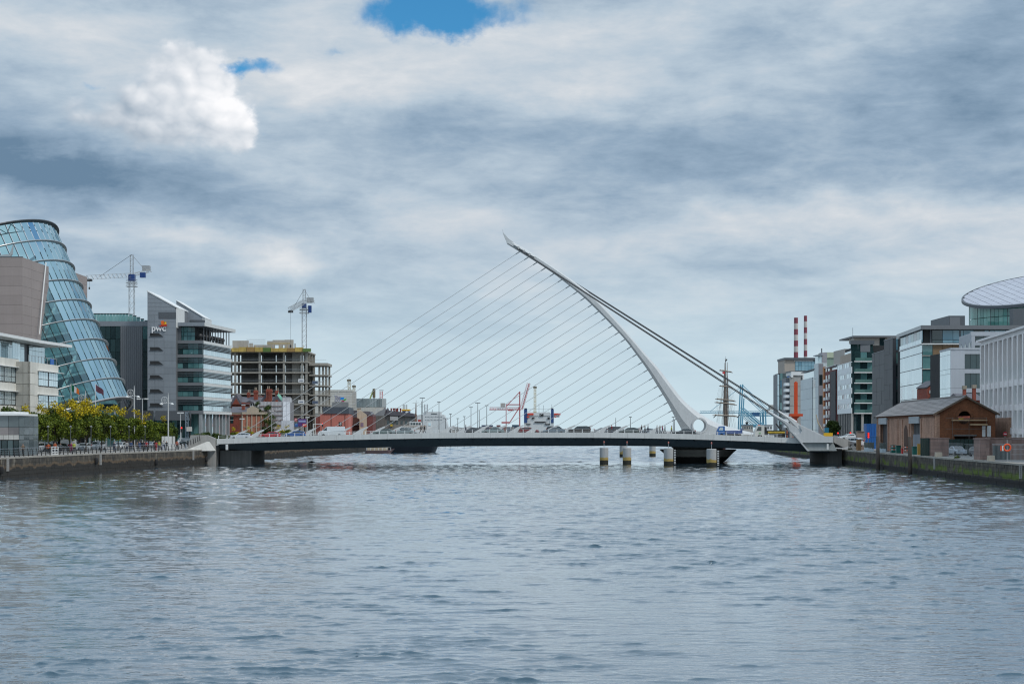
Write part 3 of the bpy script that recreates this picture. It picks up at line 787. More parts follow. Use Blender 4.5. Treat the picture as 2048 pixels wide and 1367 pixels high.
# ---------------------------------------------------------------- pale office on the quay
of = thing('office_building', 'pale stone and glass office block at the left edge behind trees', 'building', (-90, 285, GL))
x0 = -84.5
solid(of, 'wall', LIMED, [(-120, 255), (x0 - .4, 255), (x0 - .4, 287), (x0 - 1.4, 287), (x0 - 1.4, 309), (-120, 309)], GL, 18.6)
f1 = Fr((x0, 255), (x0, 287.4)); f3 = Fr((x0 - 1.2, 287.4), (x0 - 1.2, 309))
zfl = [3.0, 6.9, 10.75, 14.6, 18.7]
for k, z in enumerate(zfl[1:]):
    for u0 in rng(0, 32, 4)[:-1]: slab(of, 'stone_panel', LIME, f1, u0 + .03, u0 + 7.97, z - 1.35, z - .03, -.4, .12)
    slab(of, 'sun_shade', WHITE, f1, 0, 33.2, z - 1.48, z - 1.38, -.3, .7)
    for b0 in (0, 8, 16, 24):
        panes(of, f1, rng(b0 + .25, b0 + 3.85, 4), [zfl[k] + .15, zfl[k] + 1.0, z - 1.52], G_SKY, -.06, .0, .09)
        panes(of, f1, rng(b0 + 4.15, b0 + 7.75, 4), [zfl[k] + .15, zfl[k] + 1.0, z - 1.52], G_SKY, -.06, .0, .09)
        slab(of, 'pier', PANELD, f1, b0 - .12, b0 + .12, zfl[k], z - 1.3, -.35, .03)
# glazed stair slot and set-back top storey
panes(of, f3, rng(0, 4.5, 3), [3, 7, 11, 15, 18.5, 21.8], G_SKY, 0, .08)
f4 = Fr((x0 - 2.2, 268), (x0 - 2.2, 312))
solid(of, 'penthouse_core', PANELM, [(-118, 255), (x0 - 2.5, 255), (x0 - 2.5, 311), (-118, 311)], 18.62, 21.9)
panes(of, f4, rng(0, 10, 5), [18.7, 19.8, 21.8], G_DARK, -.1, .0)
panes(of, f4, rng(10.4, 30, 9), [18.7, 21.0, 21.85], G_SKY, -.1, .02)
panes(of, f4, rng(33, 43, 5), [18.7, 21.0, 21.85], G_SKY, -.1, .02)
mb = MB(); mb.prism([(-119, 252, 22.0), (x0 + 1.2, 252, 22.0), (x0 + 1.2, 296, 22.0), (x0 + 2.4, 313, 22.0), (-119, 313, 22.0)], (0, 0, .5)); mb.build('roof', WHITE, of)
# projecting bay
bx, by0, by1 = -82.0, 285.2, 303.0
solid(of, 'bay_core', LIMED, [(-84.4, by0 + .3), (bx - .4, by0 + .3), (bx - .4, by1), (-84.4, by1)], GL, 18.2)
fb = Fr((bx, by0), (bx, by1)); fe = Fr((bx - 2.4, by0), (bx, by0))
for j, (a, c) in enumerate(zip(rng(3, 18.3, 8), rng(3, 18.3, 8)[1:])):
    slab(of, 'stone_panel', LIMED, fe, 0, 1.18, a + .03, c - .03, -.3, 0); slab(of, 'stone_panel', LIMED, fe, 1.22, 2.4, a + .03, c - .03, -.3, 0)  # shade on the bay's return is put into its darker stone
    slab(of, 'stone_panel', LIME, fb, 0, 2.6, a + .03, c - .03, -.4, 0); slab(of, 'stone_panel', LIME, fb, 2.64, 5.0, a + .03, c - .03, -.4, 0)
for k, z in enumerate(zfl[1:]):
    z = z - .4
    for u0, u1 in ((5.04, 11.4), (11.44, 17.8)): slab(of, 'stone_panel', LIME, fb, u0, u1, z - 1.3, z - .03, -.4, .02)
    slab(of, 'sun_shade', WHITE, fb, 4.5, 19.6, z - 1.45, z - 1.35, -.3, .6)
    for u0, u1 in ((5.3, 11.1), (11.8, 17.5)): panes(of, fb, rng(u0, u1, 4), [zfl[k] - .25, zfl[k] + .9, z - 1.5], G_SKY, -.08, -.02, .1)
    slab(of, 'pier', PANELD, fb, 11.3, 11.6, zfl[k] - .4, z - 1.3, -.4, .0)
for k in range(10): slab(of, 'balustrade_post', GALV, fb, k * 1.95, k * 1.95 + .07, 18.3, 19.4, -.3, -.23)
slab(of, 'handrail', GALV, fb, 0, 17.8, 19.36, 19.44, -.31, -.21)
slab(of, 'roof_sign', paint('sign blue', 20, 95, 175), fb, 13.2, 15.4, 18.35, 19.3, -.2, -.12)

# ---------------------------------------------------------------- convention hall: leaning glass drum between stone wings
hall = thing('convention_hall', 'convention hall with leaning glass drum ringed in steel between granite wings', 'building', (-118, 384, GL))
HX = -102.8
def stone_wing(x0, x1, y0, y1, z1, front):
    solid(hall, 'wing_core', CONCD, [(x0, y0 + .3), (x1 - .3, y0 + .3), (x1 - .3, y1), (x0, y1)], GL, z1 - .1)
    fa = Fr((x0, y0), (x1, y0)); fb_ = Fr((x1, y0), (x1, y1))
    zs = rng(GL + 8, z1, 16)
    for a, c in zip(zs, zs[1:]):
        us = rng(0, fa.L, max(1, int(fa.L / 6.2)))
        for u, v in zip(us, us[1:]): slab(hall, 'granite_panel', STONE, fa, u + .015, v - .015, a + .015, c - .015, -.3, 0)
        us = rng(0, fb_.L, max(1, int(fb_.L / 6.2)))
        for u, v in zip(us, us[1:]): slab(hall, 'granite_panel', STONE, fb_, u + .015, v - .015, a + .015, c - .015, -.3, 0)
    slab(hall, 'parapet_cap', PANELD, fa, -.1, fa.L + .05, z1, z1 + .15, -.4, .05)
stone_wing(-146, HX, 352, 372, 42.9, True)
stone_wing(-146, -105.4, 399, 416, 44.6, False)
solid(hall, 'inner_block', CONCD, [(-146, 372), (-124, 372), (-124, 399), (-146, 399)], GL, 34)
axv = Vector((-.444, .068, 1.0)).normalized()
RD = 22.7
e1 = (Vector((1, 0, 0)) - axv * axv.x).normalized()            # towards the right silhouette
e2 = axv.cross(e1).normalized()
if e2.y > 0: e2 = -e2                                           # towards the viewer
def ringc(k):
    """centre of ring k, counted from the top (1) to the bottom (10)"""
    Y = 385.0 - .30 * (k - 2)
    px = (121 + 17.0 * (k - 2)) - RD * F / Y * e1.x; py = (488 + 38.6 * (k - 2)) + RD * F / Y * e1.z
    return P(px, py, Y)
def drum(k, phi, R=RD):
    return ringc(k) + (e1 * math.cos(phi) + e2 * math.sin(phi)) * R
m, t, b = new_mat('drum glass')
g = t.node('ShaderNodeNewGeometry'); r = t.node('ShaderNodeObjectInfo').outputs['Random']
tr = t.node('ShaderNodeBsdfTransparent'); gl = t.node('ShaderNodeBsdfGlossy'); gl.inputs['Roughness'].default_value = .05
t.put(tr.inputs[0], t.mix(r, (.50, .78, .79, 1), (.62, .86, .87, 1))); gl.inputs[0].default_value = (.40, .56, .61, 1)
rv = t.comb(t.m('SUBTRACT', t.m('FRACT', t.m('MULTIPLY', r, 7.3)), .5), t.m('SUBTRACT', t.m('FRACT', t.m('MULTIPLY', r, 13.7)), .5), t.m('SUBTRACT', t.m('FRACT', t.m('MULTIPLY', r, 29.1)), .5))
nn = t.vm('NORMALIZE', t.vm('ADD', g.outputs['Normal'], t.vm('MULTIPLY', rv, (.004,) * 3)))
t.l.new(nn, gl.inputs['Normal'])
lw = t.node('ShaderNodeLayerWeight'); lw.inputs[0].default_value = .30
mx = t.node('ShaderNodeMixShader'); t.l.new(t.m('ADD', t.m('MULTIPLY', lw.outputs['Fresnel'], .95), .06, clamp=True), mx.inputs[0])
t.l.new(tr.outputs[0], mx.inputs[1]); t.l.new(gl.outputs[0], mx.inputs[2]); t.l.new(mx.outputs[0], t.n['Material Output'].inputs[0])
DRUMG = m
step = rad(5)
for k in range(1, 10):
    for i in range(-5, 19):
        a0, a1 = i * step + .006, (i + 1) * step - .006
        mb = MB(); q = [drum(k + .985, a0), drum(k + .985, a1), drum(k + .015, a1), drum(k + .015, a0)]
        mb.add(q, [(0, 1, 2, 3)]); mb.build('glass_pane', DRUMG, hall, fix=False)
# far side of the open top storey, its lattice of struts and hoop
for k in (1, 2):
    for i in range(19, 67):
        a0, a1 = i * step + .006, (i + 1) * step - .006
        mb = MB(); mb.add([drum(k + .985, a0), drum(k + .985, a1), drum(k + .015, a1), drum(k + .015, a0)], [(0, 1, 2, 3)]); mb.build('glass_pane', DRUMG, hall, fix=False)
mb = MB()
for i in range(0, 72):
    if i <= 19 or i >= 66: mb.tube([drum(1, i * step, RD - .2), drum(10, i * step, RD - .2)], .10, 4)
    else: mb.tube([drum(1, i * step, RD - .35), drum(3, i * step, RD - .35)], .09, 4)
mb.build('mullions', BLACK, hall)
mb = MB()
for i in range(0, 72, 2):
    mb.tube([drum(1.02, i * step, RD - .9), drum(1.42, (i + 1) * step, RD - .9), drum(1.02, (i + 2) * step, RD - .9)], .11, 4)
mb.tube([drum(1.42, i * step, RD - .9) for i in range(73)], .16, 4); mb.build('roof_truss', BLACK, hall)
for k in range(1, 11):
    mb = MB(); w = .5 if k in (1, 10) else .26
    for rr, hh in ((RD + .15, .1),):
        rg = []
        for i in range(-36 if k <= 2 else -8, 37 if k <= 2 else 24):
            a = i * step; c0 = drum(k, a, RD - .1); ro = (e1 * math.cos(a) + e2 * math.sin(a))
            rg.append([c0 + axv * w * .6, c0 + ro * (.4 + w * .7) + axv * w * .22, c0 + ro * (.4 + w * .7) - axv * w * .22, c0 - axv * w * .6])
        mb.loft(rg)
    mb.build('steel_ring', mk('dark ring', (.06, .065, .07, 1), .4, .3, .05, 1, 0) if k == 1 else RING, hall)
# dim galleries behind the glass
m, t, b = new_mat('gallery interior')
pos = t.node('ShaderNodeNewGeometry').outputs['Position']
n = t.noise(t.vm('MULTIPLY', pos, (.12, .12, .3)), 1.0, 5, .6, .6)
cr3 = t.node('ShaderNodeValToRGB'); t.put(cr3.inputs[0], n)
cr3.color_ramp.elements[0].position = .35; cr3.color_ramp.elements[0].color = (.03, .08, .095, 1)
cr3.color_ramp.elements[1].position = .7; cr3.color_ramp.elements[1].color = (.22, .36, .38, 1)
t.l.new(cr3.outputs[0], b.inputs['Base Color'])
GALL = m
rgs = []
for k in (3.25, 4, 5, 6, 7, 8, 9, 10):
    rgs.append([drum(k, i * rad(10), RD - 3.2) for i in range(36)])
mb = MB(); mb.loft(rgs); mb.build('gallery_core', GALL, hall)
for k in range(3, 10):
    rg0 = [drum(k + .45, i * rad(8), RD - .8) for i in range(45)]; rg1 = [p - axv * .5 for p in rg0]
    mb = MB(); mb.loft([rg0, rg1]); mb.build('gallery_floor', mk('gallery slab', (.22, .26, .27, 1), .6), hall)
for i, (k0, a0, k1, a1) in enumerate(((9.8, 62, 7.2, 28), (7.2, 62, 5, 30), (5.4, 70, 3.2, 40), (9.8, 35, 8.6, 12))):
    mb = MB(); mb.tube([drum(lerp(k0, k1, s_ / 8), rad(lerp(a0, a1, s_ / 8)), RD - 1.8) for s_ in range(9)], .45, 5); mb.build('escalator', mk('escalator steel', (.42, .47, .48, 1), .5), hall)
# foyer glazing below the lowest ring
fy = Fr((Xp(176, 374), 374), (Xp(243, 374), 374))
solid(hall, 'foyer_core', DARK, [(Xp(150, 375), 375), (Xp(242, 375), 375), (Xp(242, 375) + 3, 395), (Xp(150, 375), 395)], GL, 11.2)
panes(hall, fy, rng(0, fy.L, 7), [GL, 7.2, 11.2], G_TEAL, 0, .06)
for k in range(4): slab(hall, 'column', GALV, fy, fy.L * (k + .2) / 4, fy.L * (k + .2) / 4 + .3, GL, 11.4, .4, .65)
# trim down the edge where wing and drum meet, little roof wing
mb = MB(); mb.tube([P(92, 525, 368.6), P(88, 565, 366.8), P(83, 620, 364.2), P(79, 668, 362)], .14, 5); mb.build('edge_trim', WHITE, hall)
mb = MB(); mb.prism([P(0, 510, 356), P(19, 508, 356), P(26, 489, 356), P(24, 508, 356), P(20, 513, 356), P(0, 513.5, 356)], (0, .6, 0)); mb.build('roof_vane', GALV, hall)

# ---------------------------------------------------------------- grey office tower with slanted fins
pw = thing('office_tower', 'grey office building with two slanted roof fins and white lettering', 'building', (-85, 455, GL))
PY = 450.0
xa, xb, xc = Xp(295, PY), Xp(352, PY), Xp(407, 452)
# fin tower
mb = MB(); mb.prism([(xa, PY, GL), (xb, PY, GL), (xb, PY, Zp(615.5, PY)), (xa, PY, Zp(583, PY))], (0, 16, 0)); fin = mb.build('fin_tower', PANELM, pw)
ff = Fr((xa, PY), (xb, PY))
zt = lambda u: Zp(583, PY) + (Zp(615.5, PY) - Zp(583, PY)) * u / ff.L
zs = rng(GL + 3, Zp(630, PY), 18)
split = [0, ff.L * .24, ff.L * .58, ff.L]
for a, c in zip(zs, zs[1:]):
    for u, v in zip(split, split[1:]): slab(pw, 'metal_panel', PANEL, ff, u + .02, v - .02, a + .02, c - .02, 0, .08)
zq = Zp(630, PY)
for k in range(6):
    h_ = 1.1
    a, c = zq + k * h_, zq + (k + 1) * h_
    um = ff.L if zt(ff.L) >= c else ff.L * (zt(0) - c) / (zt(0) - zt(ff.L))
    um2 = ff.L if zt(ff.L) >= a else ff.L * (zt(0) - a) / (zt(0) - zt(ff.L))
    mb = MB(); mb.prism([ff.p(0, a + .02, .08), ff.p(um2, a + .02, .08), ff.p(max(um, .05), c - .02, .08), ff.p(0, c - .02, .08)], (0, .08, 0)); mb.build('metal_panel', PANEL, pw)
mb = MB(); mb.prism([ff.p(-.15, zt(0) + .05, .2), ff.p(ff.L + .2, zt(ff.L), .2), ff.p(ff.L + .2, zt(ff.L) + .25, .2), ff.p(-.15, zt(0) + .35, .2)], (0, 16.4, 0)); mb.build('fin_coping', WHITE, pw)
slab(pw, 'louvre_panel', PANELD, ff, ff.u(317.5), ff.L + .03, Zp(637, PY), Zp(624, PY), .05, .16)
slab(pw, 'fin_return', FASCIA, Fr((xb, PY), (xb + .9, PY + 7)), 0, 7, Zp(655, PY), Zp(616, PY), -.2, .05)  # light on the right-facing return is put into its white colour
for k in range(6):
    y = 669 + 28.0 * k
    pts = [(300, y - 3.2), (317, y - 3.2), (325.5, y + 3), (300, y + 3)]
    mb = MB(); mb.prism([P(x, yy, PY - .1) for x, yy in pts], (0, .06, 0)); mb.build('slot_window', DARK, pw)
    slab(pw, 'slot_sill', PANELD, ff, ff.u(299), ff.u(326.5), Zp(y + 3.8, PY), Zp(y + 3.1, PY), .05, .3)
# lettering and emblem
def text(parent, body, loc, size, mat, rotz=0, name='lettering', ext=.05, shear=0, bold=0, align='CENTER'):
    cu = bpy.data.curves.new('lettering', 'FONT'); cu.body = body; cu.size = size; cu.extrude = ext; cu.align_x = align; cu.shear = shear; cu.offset = bold
    o = bpy.data.objects.new('t', cu); COL.objects.link(o); bpy.context.view_layer.update()
    me = bpy.data.meshes.new_from_object(o.evaluated_get(bpy.context.evaluated_depsgraph_get())); bpy.data.objects.remove(o)
    me.materials.clear(); me.materials.append(mat)
    o = bpy.data.objects.new(name, me)
    return link(o, parent, Matrix.Translation(Vector(loc)) @ Matrix.Rotation(rotz, 4, 'Z') @ Matrix.Rotation(rad(90), 4, 'X'))
text(pw, 'pwc', P(317.3, 661.5, PY - .35), 2.35, mk('sign white', (.85, .85, .85, 1), .4), bold=.035, ext=.08)
for pts, col_, nm in (([(317, 652.5), (321, 650.8), (323.5, 648), (333.5, 648.5), (333.5, 651.5), (322, 652.8)], (200, 45, 30), 'emblem red'), ([(321.5, 641.5), (326.5, 641.2), (329, 643.5), (329, 649.5), (323, 649.8)], (228, 105, 30), 'emblem orange'),
                      ([(327.5, 643.5), (332, 643.2), (332.6, 647.8), (329, 648.8)], (240, 185, 40), 'emblem yellow')):
    mb = MB(); mb.prism([P(x, y, PY - .3 - .04 * len(nm)) for x, y in pts], (0, .3, 0)); mb.build('emblem', paint(nm, *col_), pw)
# second fin behind
Y2 = 468.0
mb = MB(); mb.prism([P(353, 660, Y2), P(404.5, 660, Y2), P(404.5, 634, Y2), P(352.5, 601, Y2)], (0, 10, 0)); mb.build('rear_fin', PANEL, pw)
mb = MB(); mb.prism([P(352, 600.5, Y2 - .2), P(405, 633.5, Y2 - .2), P(410.5, 636, Y2 - .2), P(410.5, 634.8, Y2 - .2), P(405, 632, Y2 - .2), P(352, 599.3, Y2 - .2)], (0, 10.5, 0)); mb.build('fin_coping', WHITE, pw)
mb = MB(); mb.prism([P(404.6, 634, Y2), P(410.3, 636, Y2), P(410.3, 655, Y2), P(404.6, 655, Y2)], (0, 10, 0)); mb.build('rear_fin_return', FASCIA, pw)  # this return's lit side is painted in as white too
mb = MB(); mb.box(Xp(380, Y2), Xp(410, Y2), Y2 - .12, Y2, Zp(645, Y2), Zp(639.5, Y2)); mb.build('louvre_panel', PANELD, pw)
# block right of the tower: front face and river face
B0 = (xb + .0, 452.0); B1 = (xc, 452.0); B2 = (Xp(463, 481), 481.0)
solid(pw, 'block_core', DARK, [(B0[0], 452.5), (B1[0] - .4, 452.5), (B2[0] - .4, 481), (B0[0], 481)], Zp(827, 452), Zp(681.5, 452))
solid(pw, 'penthouse_core', DARK, [(B0[0], 453.6), (lerp(B0[0], B1[0], .63), 453.6), (lerp(B0[0], B1[0], .63), 478), (B0[0], 478)], Zp(681, 452), Zp(653, 452))
fl, fr_ = Fr(B0, B1), Fr(B1, B2)
z0 = Zp(827, 452); st = 28.1 * 452 / F
for k in range(7):
    zb = Zp(827, 452) + (k - 0) * st
    top = zb + st
    if k < 6:
        slab(pw, 'spandrel', PANELM, fl, 0, fl.L, zb, zb + .85, -.5, .06)
        slab(pw, 'spandrel', FASCIA, fr_, .05, fr_.L, zb, zb + .75, -.4, .06)  # sky light on the river face is put into these paler spandrels
    if k < 5:
        panes(pw, fl, rng(0, fl.L, 5), [zb + .9, zb + 2.3, top - .05], G_TEAL, -.3, -.22, .08, pick=lambda i, j, k=k: G_DARK if (i < 2 and j == 1) or (k < 2 and j == 1) or (i + k) % 4 == 0 else G_TEAL)
        for q in range(3): slab(pw, 'louvre', PANELD, fl, .1, fl.L - .1, top - .35 - q * .42, top - .24 - q * .42, -.15, .1)
        panes(pw, fr_, rng(.1, fr_.L - .1, 14), [zb + .8, zb + 2.25], G_SKY, -.25, -.17, .07)
        panes(pw, fr_, rng(.1, fr_.L - .1, 7), [zb + 2.3, top], G_SKY, -.3, -.24, .07)
        for q in range(4): slab(pw, 'louvre', BLACK, fr_, .1, fr_.L - .05, zb + 2.34 + q * .36, zb + 2.49 + q * .36, -.1, .16)
zb = Zp(681, 452)
panes(pw, fl, rng(.4, fl.L * .64, 4), [zb + .1, zb + 1.3, zb + 2.4, Zp(653, 452)], G_TEAL, -1.2, -1.1, .08)
slab(pw, 'terrace_wall', PANELD, fl, 0, fl.L * .12, zb, Zp(653, 452), -1.0, -.2)
for k in range(10):
    u = fr_.L * (k + .5) / 10; slab(pw, 'roof_post', PANELD, fr_, u, u + .22, zb, Zp(651, 452) - .2, -.5, -.28)
for k in range(8):
    u = fr_.L * (k + .3) / 9
    mb = MB(); c_ = fr_.p(u, zb + 1.2, -1.2); mb.lathe((c_.x, c_.y, zb - .1), [(.3, 0), (.42, .8), (.3, .85), (.08, .9), (.6, 1.0), (.75, 1.5), (.45, 2.0), (.05, 2.1)], 8); mb.build('planter', BLACK, pw)
mb = MB(); zr = Zp(652, 452); mb.prism([(B0[0], 451.2, zr), (B1[0] + .4, 451.2, zr), (B2[0] + .9, 482.5, zr), (B0[0], 482.5, zr)], (0, 0, .95)); mb.build('roof', PANEL, pw)
slab(pw, 'roof_edge', FASCIA, Fr((B1[0] + .42, 451.2), (B2[0] + .92, 482.5)), 0, 31.3, zr + .02, zr + .92, -.02, .05)
# colonnade and entrance under the block
solid(pw, 'base_core', G_DARK, [(B0[0], 456), (B1[0] - 3, 456), (B2[0] - 3, 480), (B0[0], 480)], GL, Zp(827, 452))
for k in range(9):
    u = fr_.L * k / 8.3; slab(pw, 'column', G_SKY if k % 2 else GALV, fr_, u, u + .8, GL, Zp(827, 452), -1.3, -.5)
panes(pw, Fr((B0[0], 455.9), (B1[0] - 2.6, 455.9)), rng(0, 6, 5), [GL, 5.2, z0], G_TEAL, 0, .06)
mb = MB(); mb.box(Xp(312, 446), Xp(377, 446), 445, 449.8, Zp(840, 446), Zp(821, 446)); mb.build('entrance_canopy', PANELD, pw)
mb = MB(); mb.box(Xp(233, 446), Xp(287, 446), 445, 449.8, Zp(836, 446), Zp(822, 446)); mb.build('entrance_canopy', PANELD, pw)
panes(pw, Fr((Xp(233, 449), 449), (Xp(375, 449), 449)), rng(0, 18.9, 14), [GL, 5.4, Zp(840, 449)], G_TEAL, 0, .08, pick=lambda i, j: G_TEAL if (i + j) % 3 == 0 else G_DARK)
panes(pw, Fr((Xp(288, 444.9), 444.9), (Xp(308, 444.9), 444.9)), rng(0, 2.6, 2), rng(Zp(844, 445), Zp(823, 445), 4), G_TEAL, 0, .08)
# wing left of the tower
WY = 456.0
fw = Fr((Xp(150, WY), WY), (Xp(296, WY), WY))
solid(pw, 'wing_core', DARK, [(fw.A.x, WY + .4), (fw.B.x, WY + .4), (fw.B.x, WY + 30), (fw.A.x, WY + 30)], GL, Zp(643, WY))
slab(pw, 'wing_parapet', PANEL, fw, 0, fw.L, Zp(652, WY), Zp(642, WY), -.4, .1)
u0, u1, u2 = fw.u(241), fw.u(285), fw.u(295.5)
zz = rng(Zp(830, WY), Zp(652.5, WY), 7)
for a, c in zip(zz, zz[1:]):
    panes(pw, fw, rng(0, u0, 9), [a, c], G_DARK, -.1, 0, .07)
    panes(pw, fw, [u1, u2], [a, c], G_DARK, -.1, 0, .07, pick=lambda i, j: G_TEAL if random.random() < .3 else G_DARK)
for u, v in zip(rng(u0, u1, 11), rng(u0, u1, 11)[1:]): slab(pw, 'louvre_panel', PANELM, fw, u + .02, v - .02, Zp(830, WY), Zp(652.5, WY), -.2, .12 + random.uniform(-.02, .03))
# glazed roof lantern: leaning panes over the wing
LG = glass('lantern glass', (.16, .36, .36, 1), (.30, .52, .52, 1), .1)
for k in range(11):
    a, c = 186 + k * 6.3, 186 + (k + 1) * 6.3
    mb = MB(); mb.prism([P(a + .3, 642, WY + 2), P(c - .3, 642, WY + 2), P(c + 1.4, 627.6, WY + 2), P(a + 2, 627.6, WY + 2)], (0, .1, 0)); mb.build('lantern_pane', LG, pw)
mb = MB(); mb.tube([P(186, 627, WY + 2), P(257, 627, WY + 2)], .13, 4); mb.build('lantern_rail', BLACK, pw)
for k in range(5):
    a = 258 + k * 7.6; y = 628.5 + 3.1 * k
    mb = MB(); mb.prism([P(a, 643, WY + 3), P(a + 6.4, 643, WY + 3), P(a + 7, y, WY + 3), P(a - .6 + 1.2, y, WY + 3)], (0, .1, 0)); mb.build('lantern_pane', LG, pw)
    mb = MB(); mb.tube([P(a, y - .4, WY + 3), P(a + 7.4, y - .4, WY + 3)], .1, 4); mb.build('lantern_rail', BLACK, pw)
mb = MB(); mb.box(Xp(187, WY) , Xp(258, WY), WY + 4, WY + 12, Zp(643, WY), Zp(630, WY)); mb.build('lantern_core', mk('lantern inside', (.25, .42, .42, 1), .6), pw)

# ---------------------------------------------------------------- tower cranes
BLUECAB = paint('crane blue', 22, 60, 120)
CRANEG = mk('crane grey', (.34, .36, .37, 1), .5, .2, .1, 1, .05)
def tower_crane(px, ybase, ytop, yapex, Y, jib, cj, cab, cw, label, w=1.55, ties=True):
    r = thing('tower_crane', label, 'crane', (Xp(px, Y), Y, GL), 'tower cranes over the left bank')
    x = Xp(px, Y)
    mb = MB(); mb.lattice((x, Y, GL), (x, Y, Zp(ytop, Y)), w, 26, .085); mb.build('mast', CRANEG, r)
    jp = P(jib[0], jib[1], jib[2]); j0 = P(px, ytop - 12, Y)
    mb = MB(); mb.lattice(j0, jp, 1.1, 22, .07, (0, 0, 1), 1.3); mb.build('jib', CRANEG, r)
    cp = P(cj[0], cj[1], cj[2]); mb = MB(); mb.lattice(j0, cp, 1.1, 6, .08, (0, 0, 1), .8); mb.build('counter_jib', CRANEG, r)
    ap = P(px, yapex, Y)
    mb = MB(); mb.lattice(j0, ap, .9, 8, .07); mb.build('apex_tower', CRANEG, r)
    mb = MB(); mb.tube([ap, j0.lerp(jp, .72)], .06, 4); mb.build('tie_bar', BLACK, r)
    mb = MB(); mb.tube([ap, j0.lerp(cp, .8)], .06, 4); mb.build('tie_bar', CRANEG, r)
    a, c, e, g = cab; mb = MB(); mb.box(Xp(a, Y), Xp(e, Y), Y - 1.2, Y + 1, Zp(g, Y), Zp(c, Y)); mb.build('cab', BLUECAB, r)
    a, c, e, g = cw; mb = MB(); mb.box(Xp(a, Y), Xp(e, Y), Y - .7, Y + .7, Zp(g, Y), Zp(c, Y)); mb.build('counterweight', BLUECAB, r)
    mb = MB(); mb.box(cp.x - 2.4 if cp.x > x else cp.x, cp.x, cp.y - 1, cp.y + 1, cp.z, cp.z + 1.6); mb.build('winch_house', CRANEG, r)
    for k in range(2):
        z = Zp(ytop + 4 + 7 * k, Y); mb = MB()
        for s1, s2 in (((-1, -1), (1, -1)), ((1, -1), (1, 1)), ((1, 1), (-1, 1)), ((-1, 1), (-1, -1))):
            for hz in (0, .55, 1.1): mb.tube([(x + s1[0] * 1.5, Y + s1[1] * 1.5, z + hz), (x + s2[0] * 1.5, Y + s2[1] * 1.5, z + hz)], .05 if hz else .12, 4)
        mb.build('work_platform', CRANEG, r)
    tp = j0.lerp(jp, .93); mb = MB(); mb.box(tp.x - .8, tp.x + .8, tp.y - .7, tp.y + .7, tp.z - 1.2, tp.z - .5); mb.build('trolley', BLACK, r)
    mb = MB(); mb.tube([tp - Vector((0, 0, 1)), tp - Vector((0, 0, 3 if ties else 12))], .04, 4); mb.tube([tp - Vector((0, 0, 3 if ties else 12)), tp - Vector((0, 0, 3.7 if ties else 12.9))], .22, 6); mb.build('hook', BLACK, r)
    return r
tower_crane(263.5, 640, 562, 509, 540, (172, 555, 520), (300, 541, 552), (258, 549, 270, 562), (280.5, 545, 291, 555), 'grey tower crane with blue cab and long jib behind the glass drum')
tower_crane(608.5, 700, 615, 578, 592, (579, 619, 560), (627, 604, 600), (604.5, 607, 612.5, 616), (616.5, 611, 623, 625), 'grey tower crane with short jib above the concrete building shell', 1.5, False)

# ---------------------------------------------------------------- unfinished concrete frame
cf = thing('building_shell', 'unfinished concrete frame building with open floors and yellow formwork', 'building', (Xp(540, 575), 575, GL))
CY = 570.0
SLABC = mk('raw concrete slab', (.33, .31, .27, 1), .9, 0, .15, .3, .2)
COLC = mk('raw concrete column', (.28, .27, .24, 1), .9, 0, .15, .3, .2)
WALLC = mk('raw concrete wall', (.13, .13, .125, 1), .9, 0, .25, .25, .25)
xl, xr = Xp(440, CY), Xp(614, CY)
lev = [828, 807, 786, 764.7, 743.6, 722.8, 702]
for y in lev: block(cf, 'floor_slab', SLABC, xl, xr + .4, CY - .5, CY + 22, Zp(y, CY) - .42, Zp(y, CY))
for px in (441.5, 470.5, 519.5, 568, 604.5, 613):
    for dy in (0, 7.5, 15, 21.5):
        block(cf, 'column', COLC, Xp(px, CY) - .35, Xp(px, CY) + .35, CY + dy - .3, CY + dy + .4, GL, Zp(702, CY))
for a, c in zip([868] + lev, lev):
    z0_, z1_ = Zp(a, CY), Zp(c, CY) - .42
    for p0, p1, dy in ((478, 517, 6), (521, 545, 8), (548, 566, 6), (570, 582, 3), (583, 597, 5)):
        block(cf, 'partition', WALLC, Xp(p0, CY), Xp(p1, CY), CY + dy, CY + dy + .25, z0_, z1_)
    block(cf, 'guard_rail', GALV, xl, xr, CY - .4, CY - .34, z0_ + 1.0, z0_ + 1.06)
    block(cf, 'guard_rail', GALV, xl, xr, CY - .4, CY - .34, z0_ + .5, z0_ + .56)
block(cf, 'lift_core', COLC, Xp(583, CY), Xp(598, CY), CY + 1.5, CY + 5, GL, Zp(702, CY))
FORM = mk('yellow formwork', (.46, .33, .09, 1), .8, 0, .35, .5, .3)
for k in range(10):
    a = 463 + k * 16; mt = (FORM, FORM, paint('formwork timber', 150, 120, 70, .8, 0, .2), FORM, paint('formwork green', 95, 120, 60, .8, 0, .2))[k % 5]
    block(cf, 'formwork_panel', mt, Xp(a, CY), Xp(a + 15.6, CY), CY - 1.3 - random.random() * .5, CY - .6, Zp(703.5, CY), Zp(696 + random.uniform(-2, 1), CY))
    block(cf, 'edge_post', FORM, Xp(a, CY), Xp(a, CY) + .12, CY - 1.3, CY - 1.15, Zp(703, CY), Zp(690, CY))
UPW = mk('upstand concrete', (.40, .37, .325, 1), .9, 0, .15, .3, .15)
for p0, p1, y0, y1, dy in ((456, 488, 678, 700, 9), (493, 500, 684, 700, 6), (500, 530, 687, 700, 8), (530, 541, 680, 700, 5), (541, 565, 678, 688, 5), (553, 561, 688, 700, 5), (565, 582.5, 677.5, 700, 5), (541, 545, 688, 700, 5)):
    block(cf, 'upstand_wall', UPW, Xp(p0, CY), Xp(p1, CY), CY + dy, CY + dy + 1.2, Zp(y1, CY), Zp(y0, CY))
mb = MB()
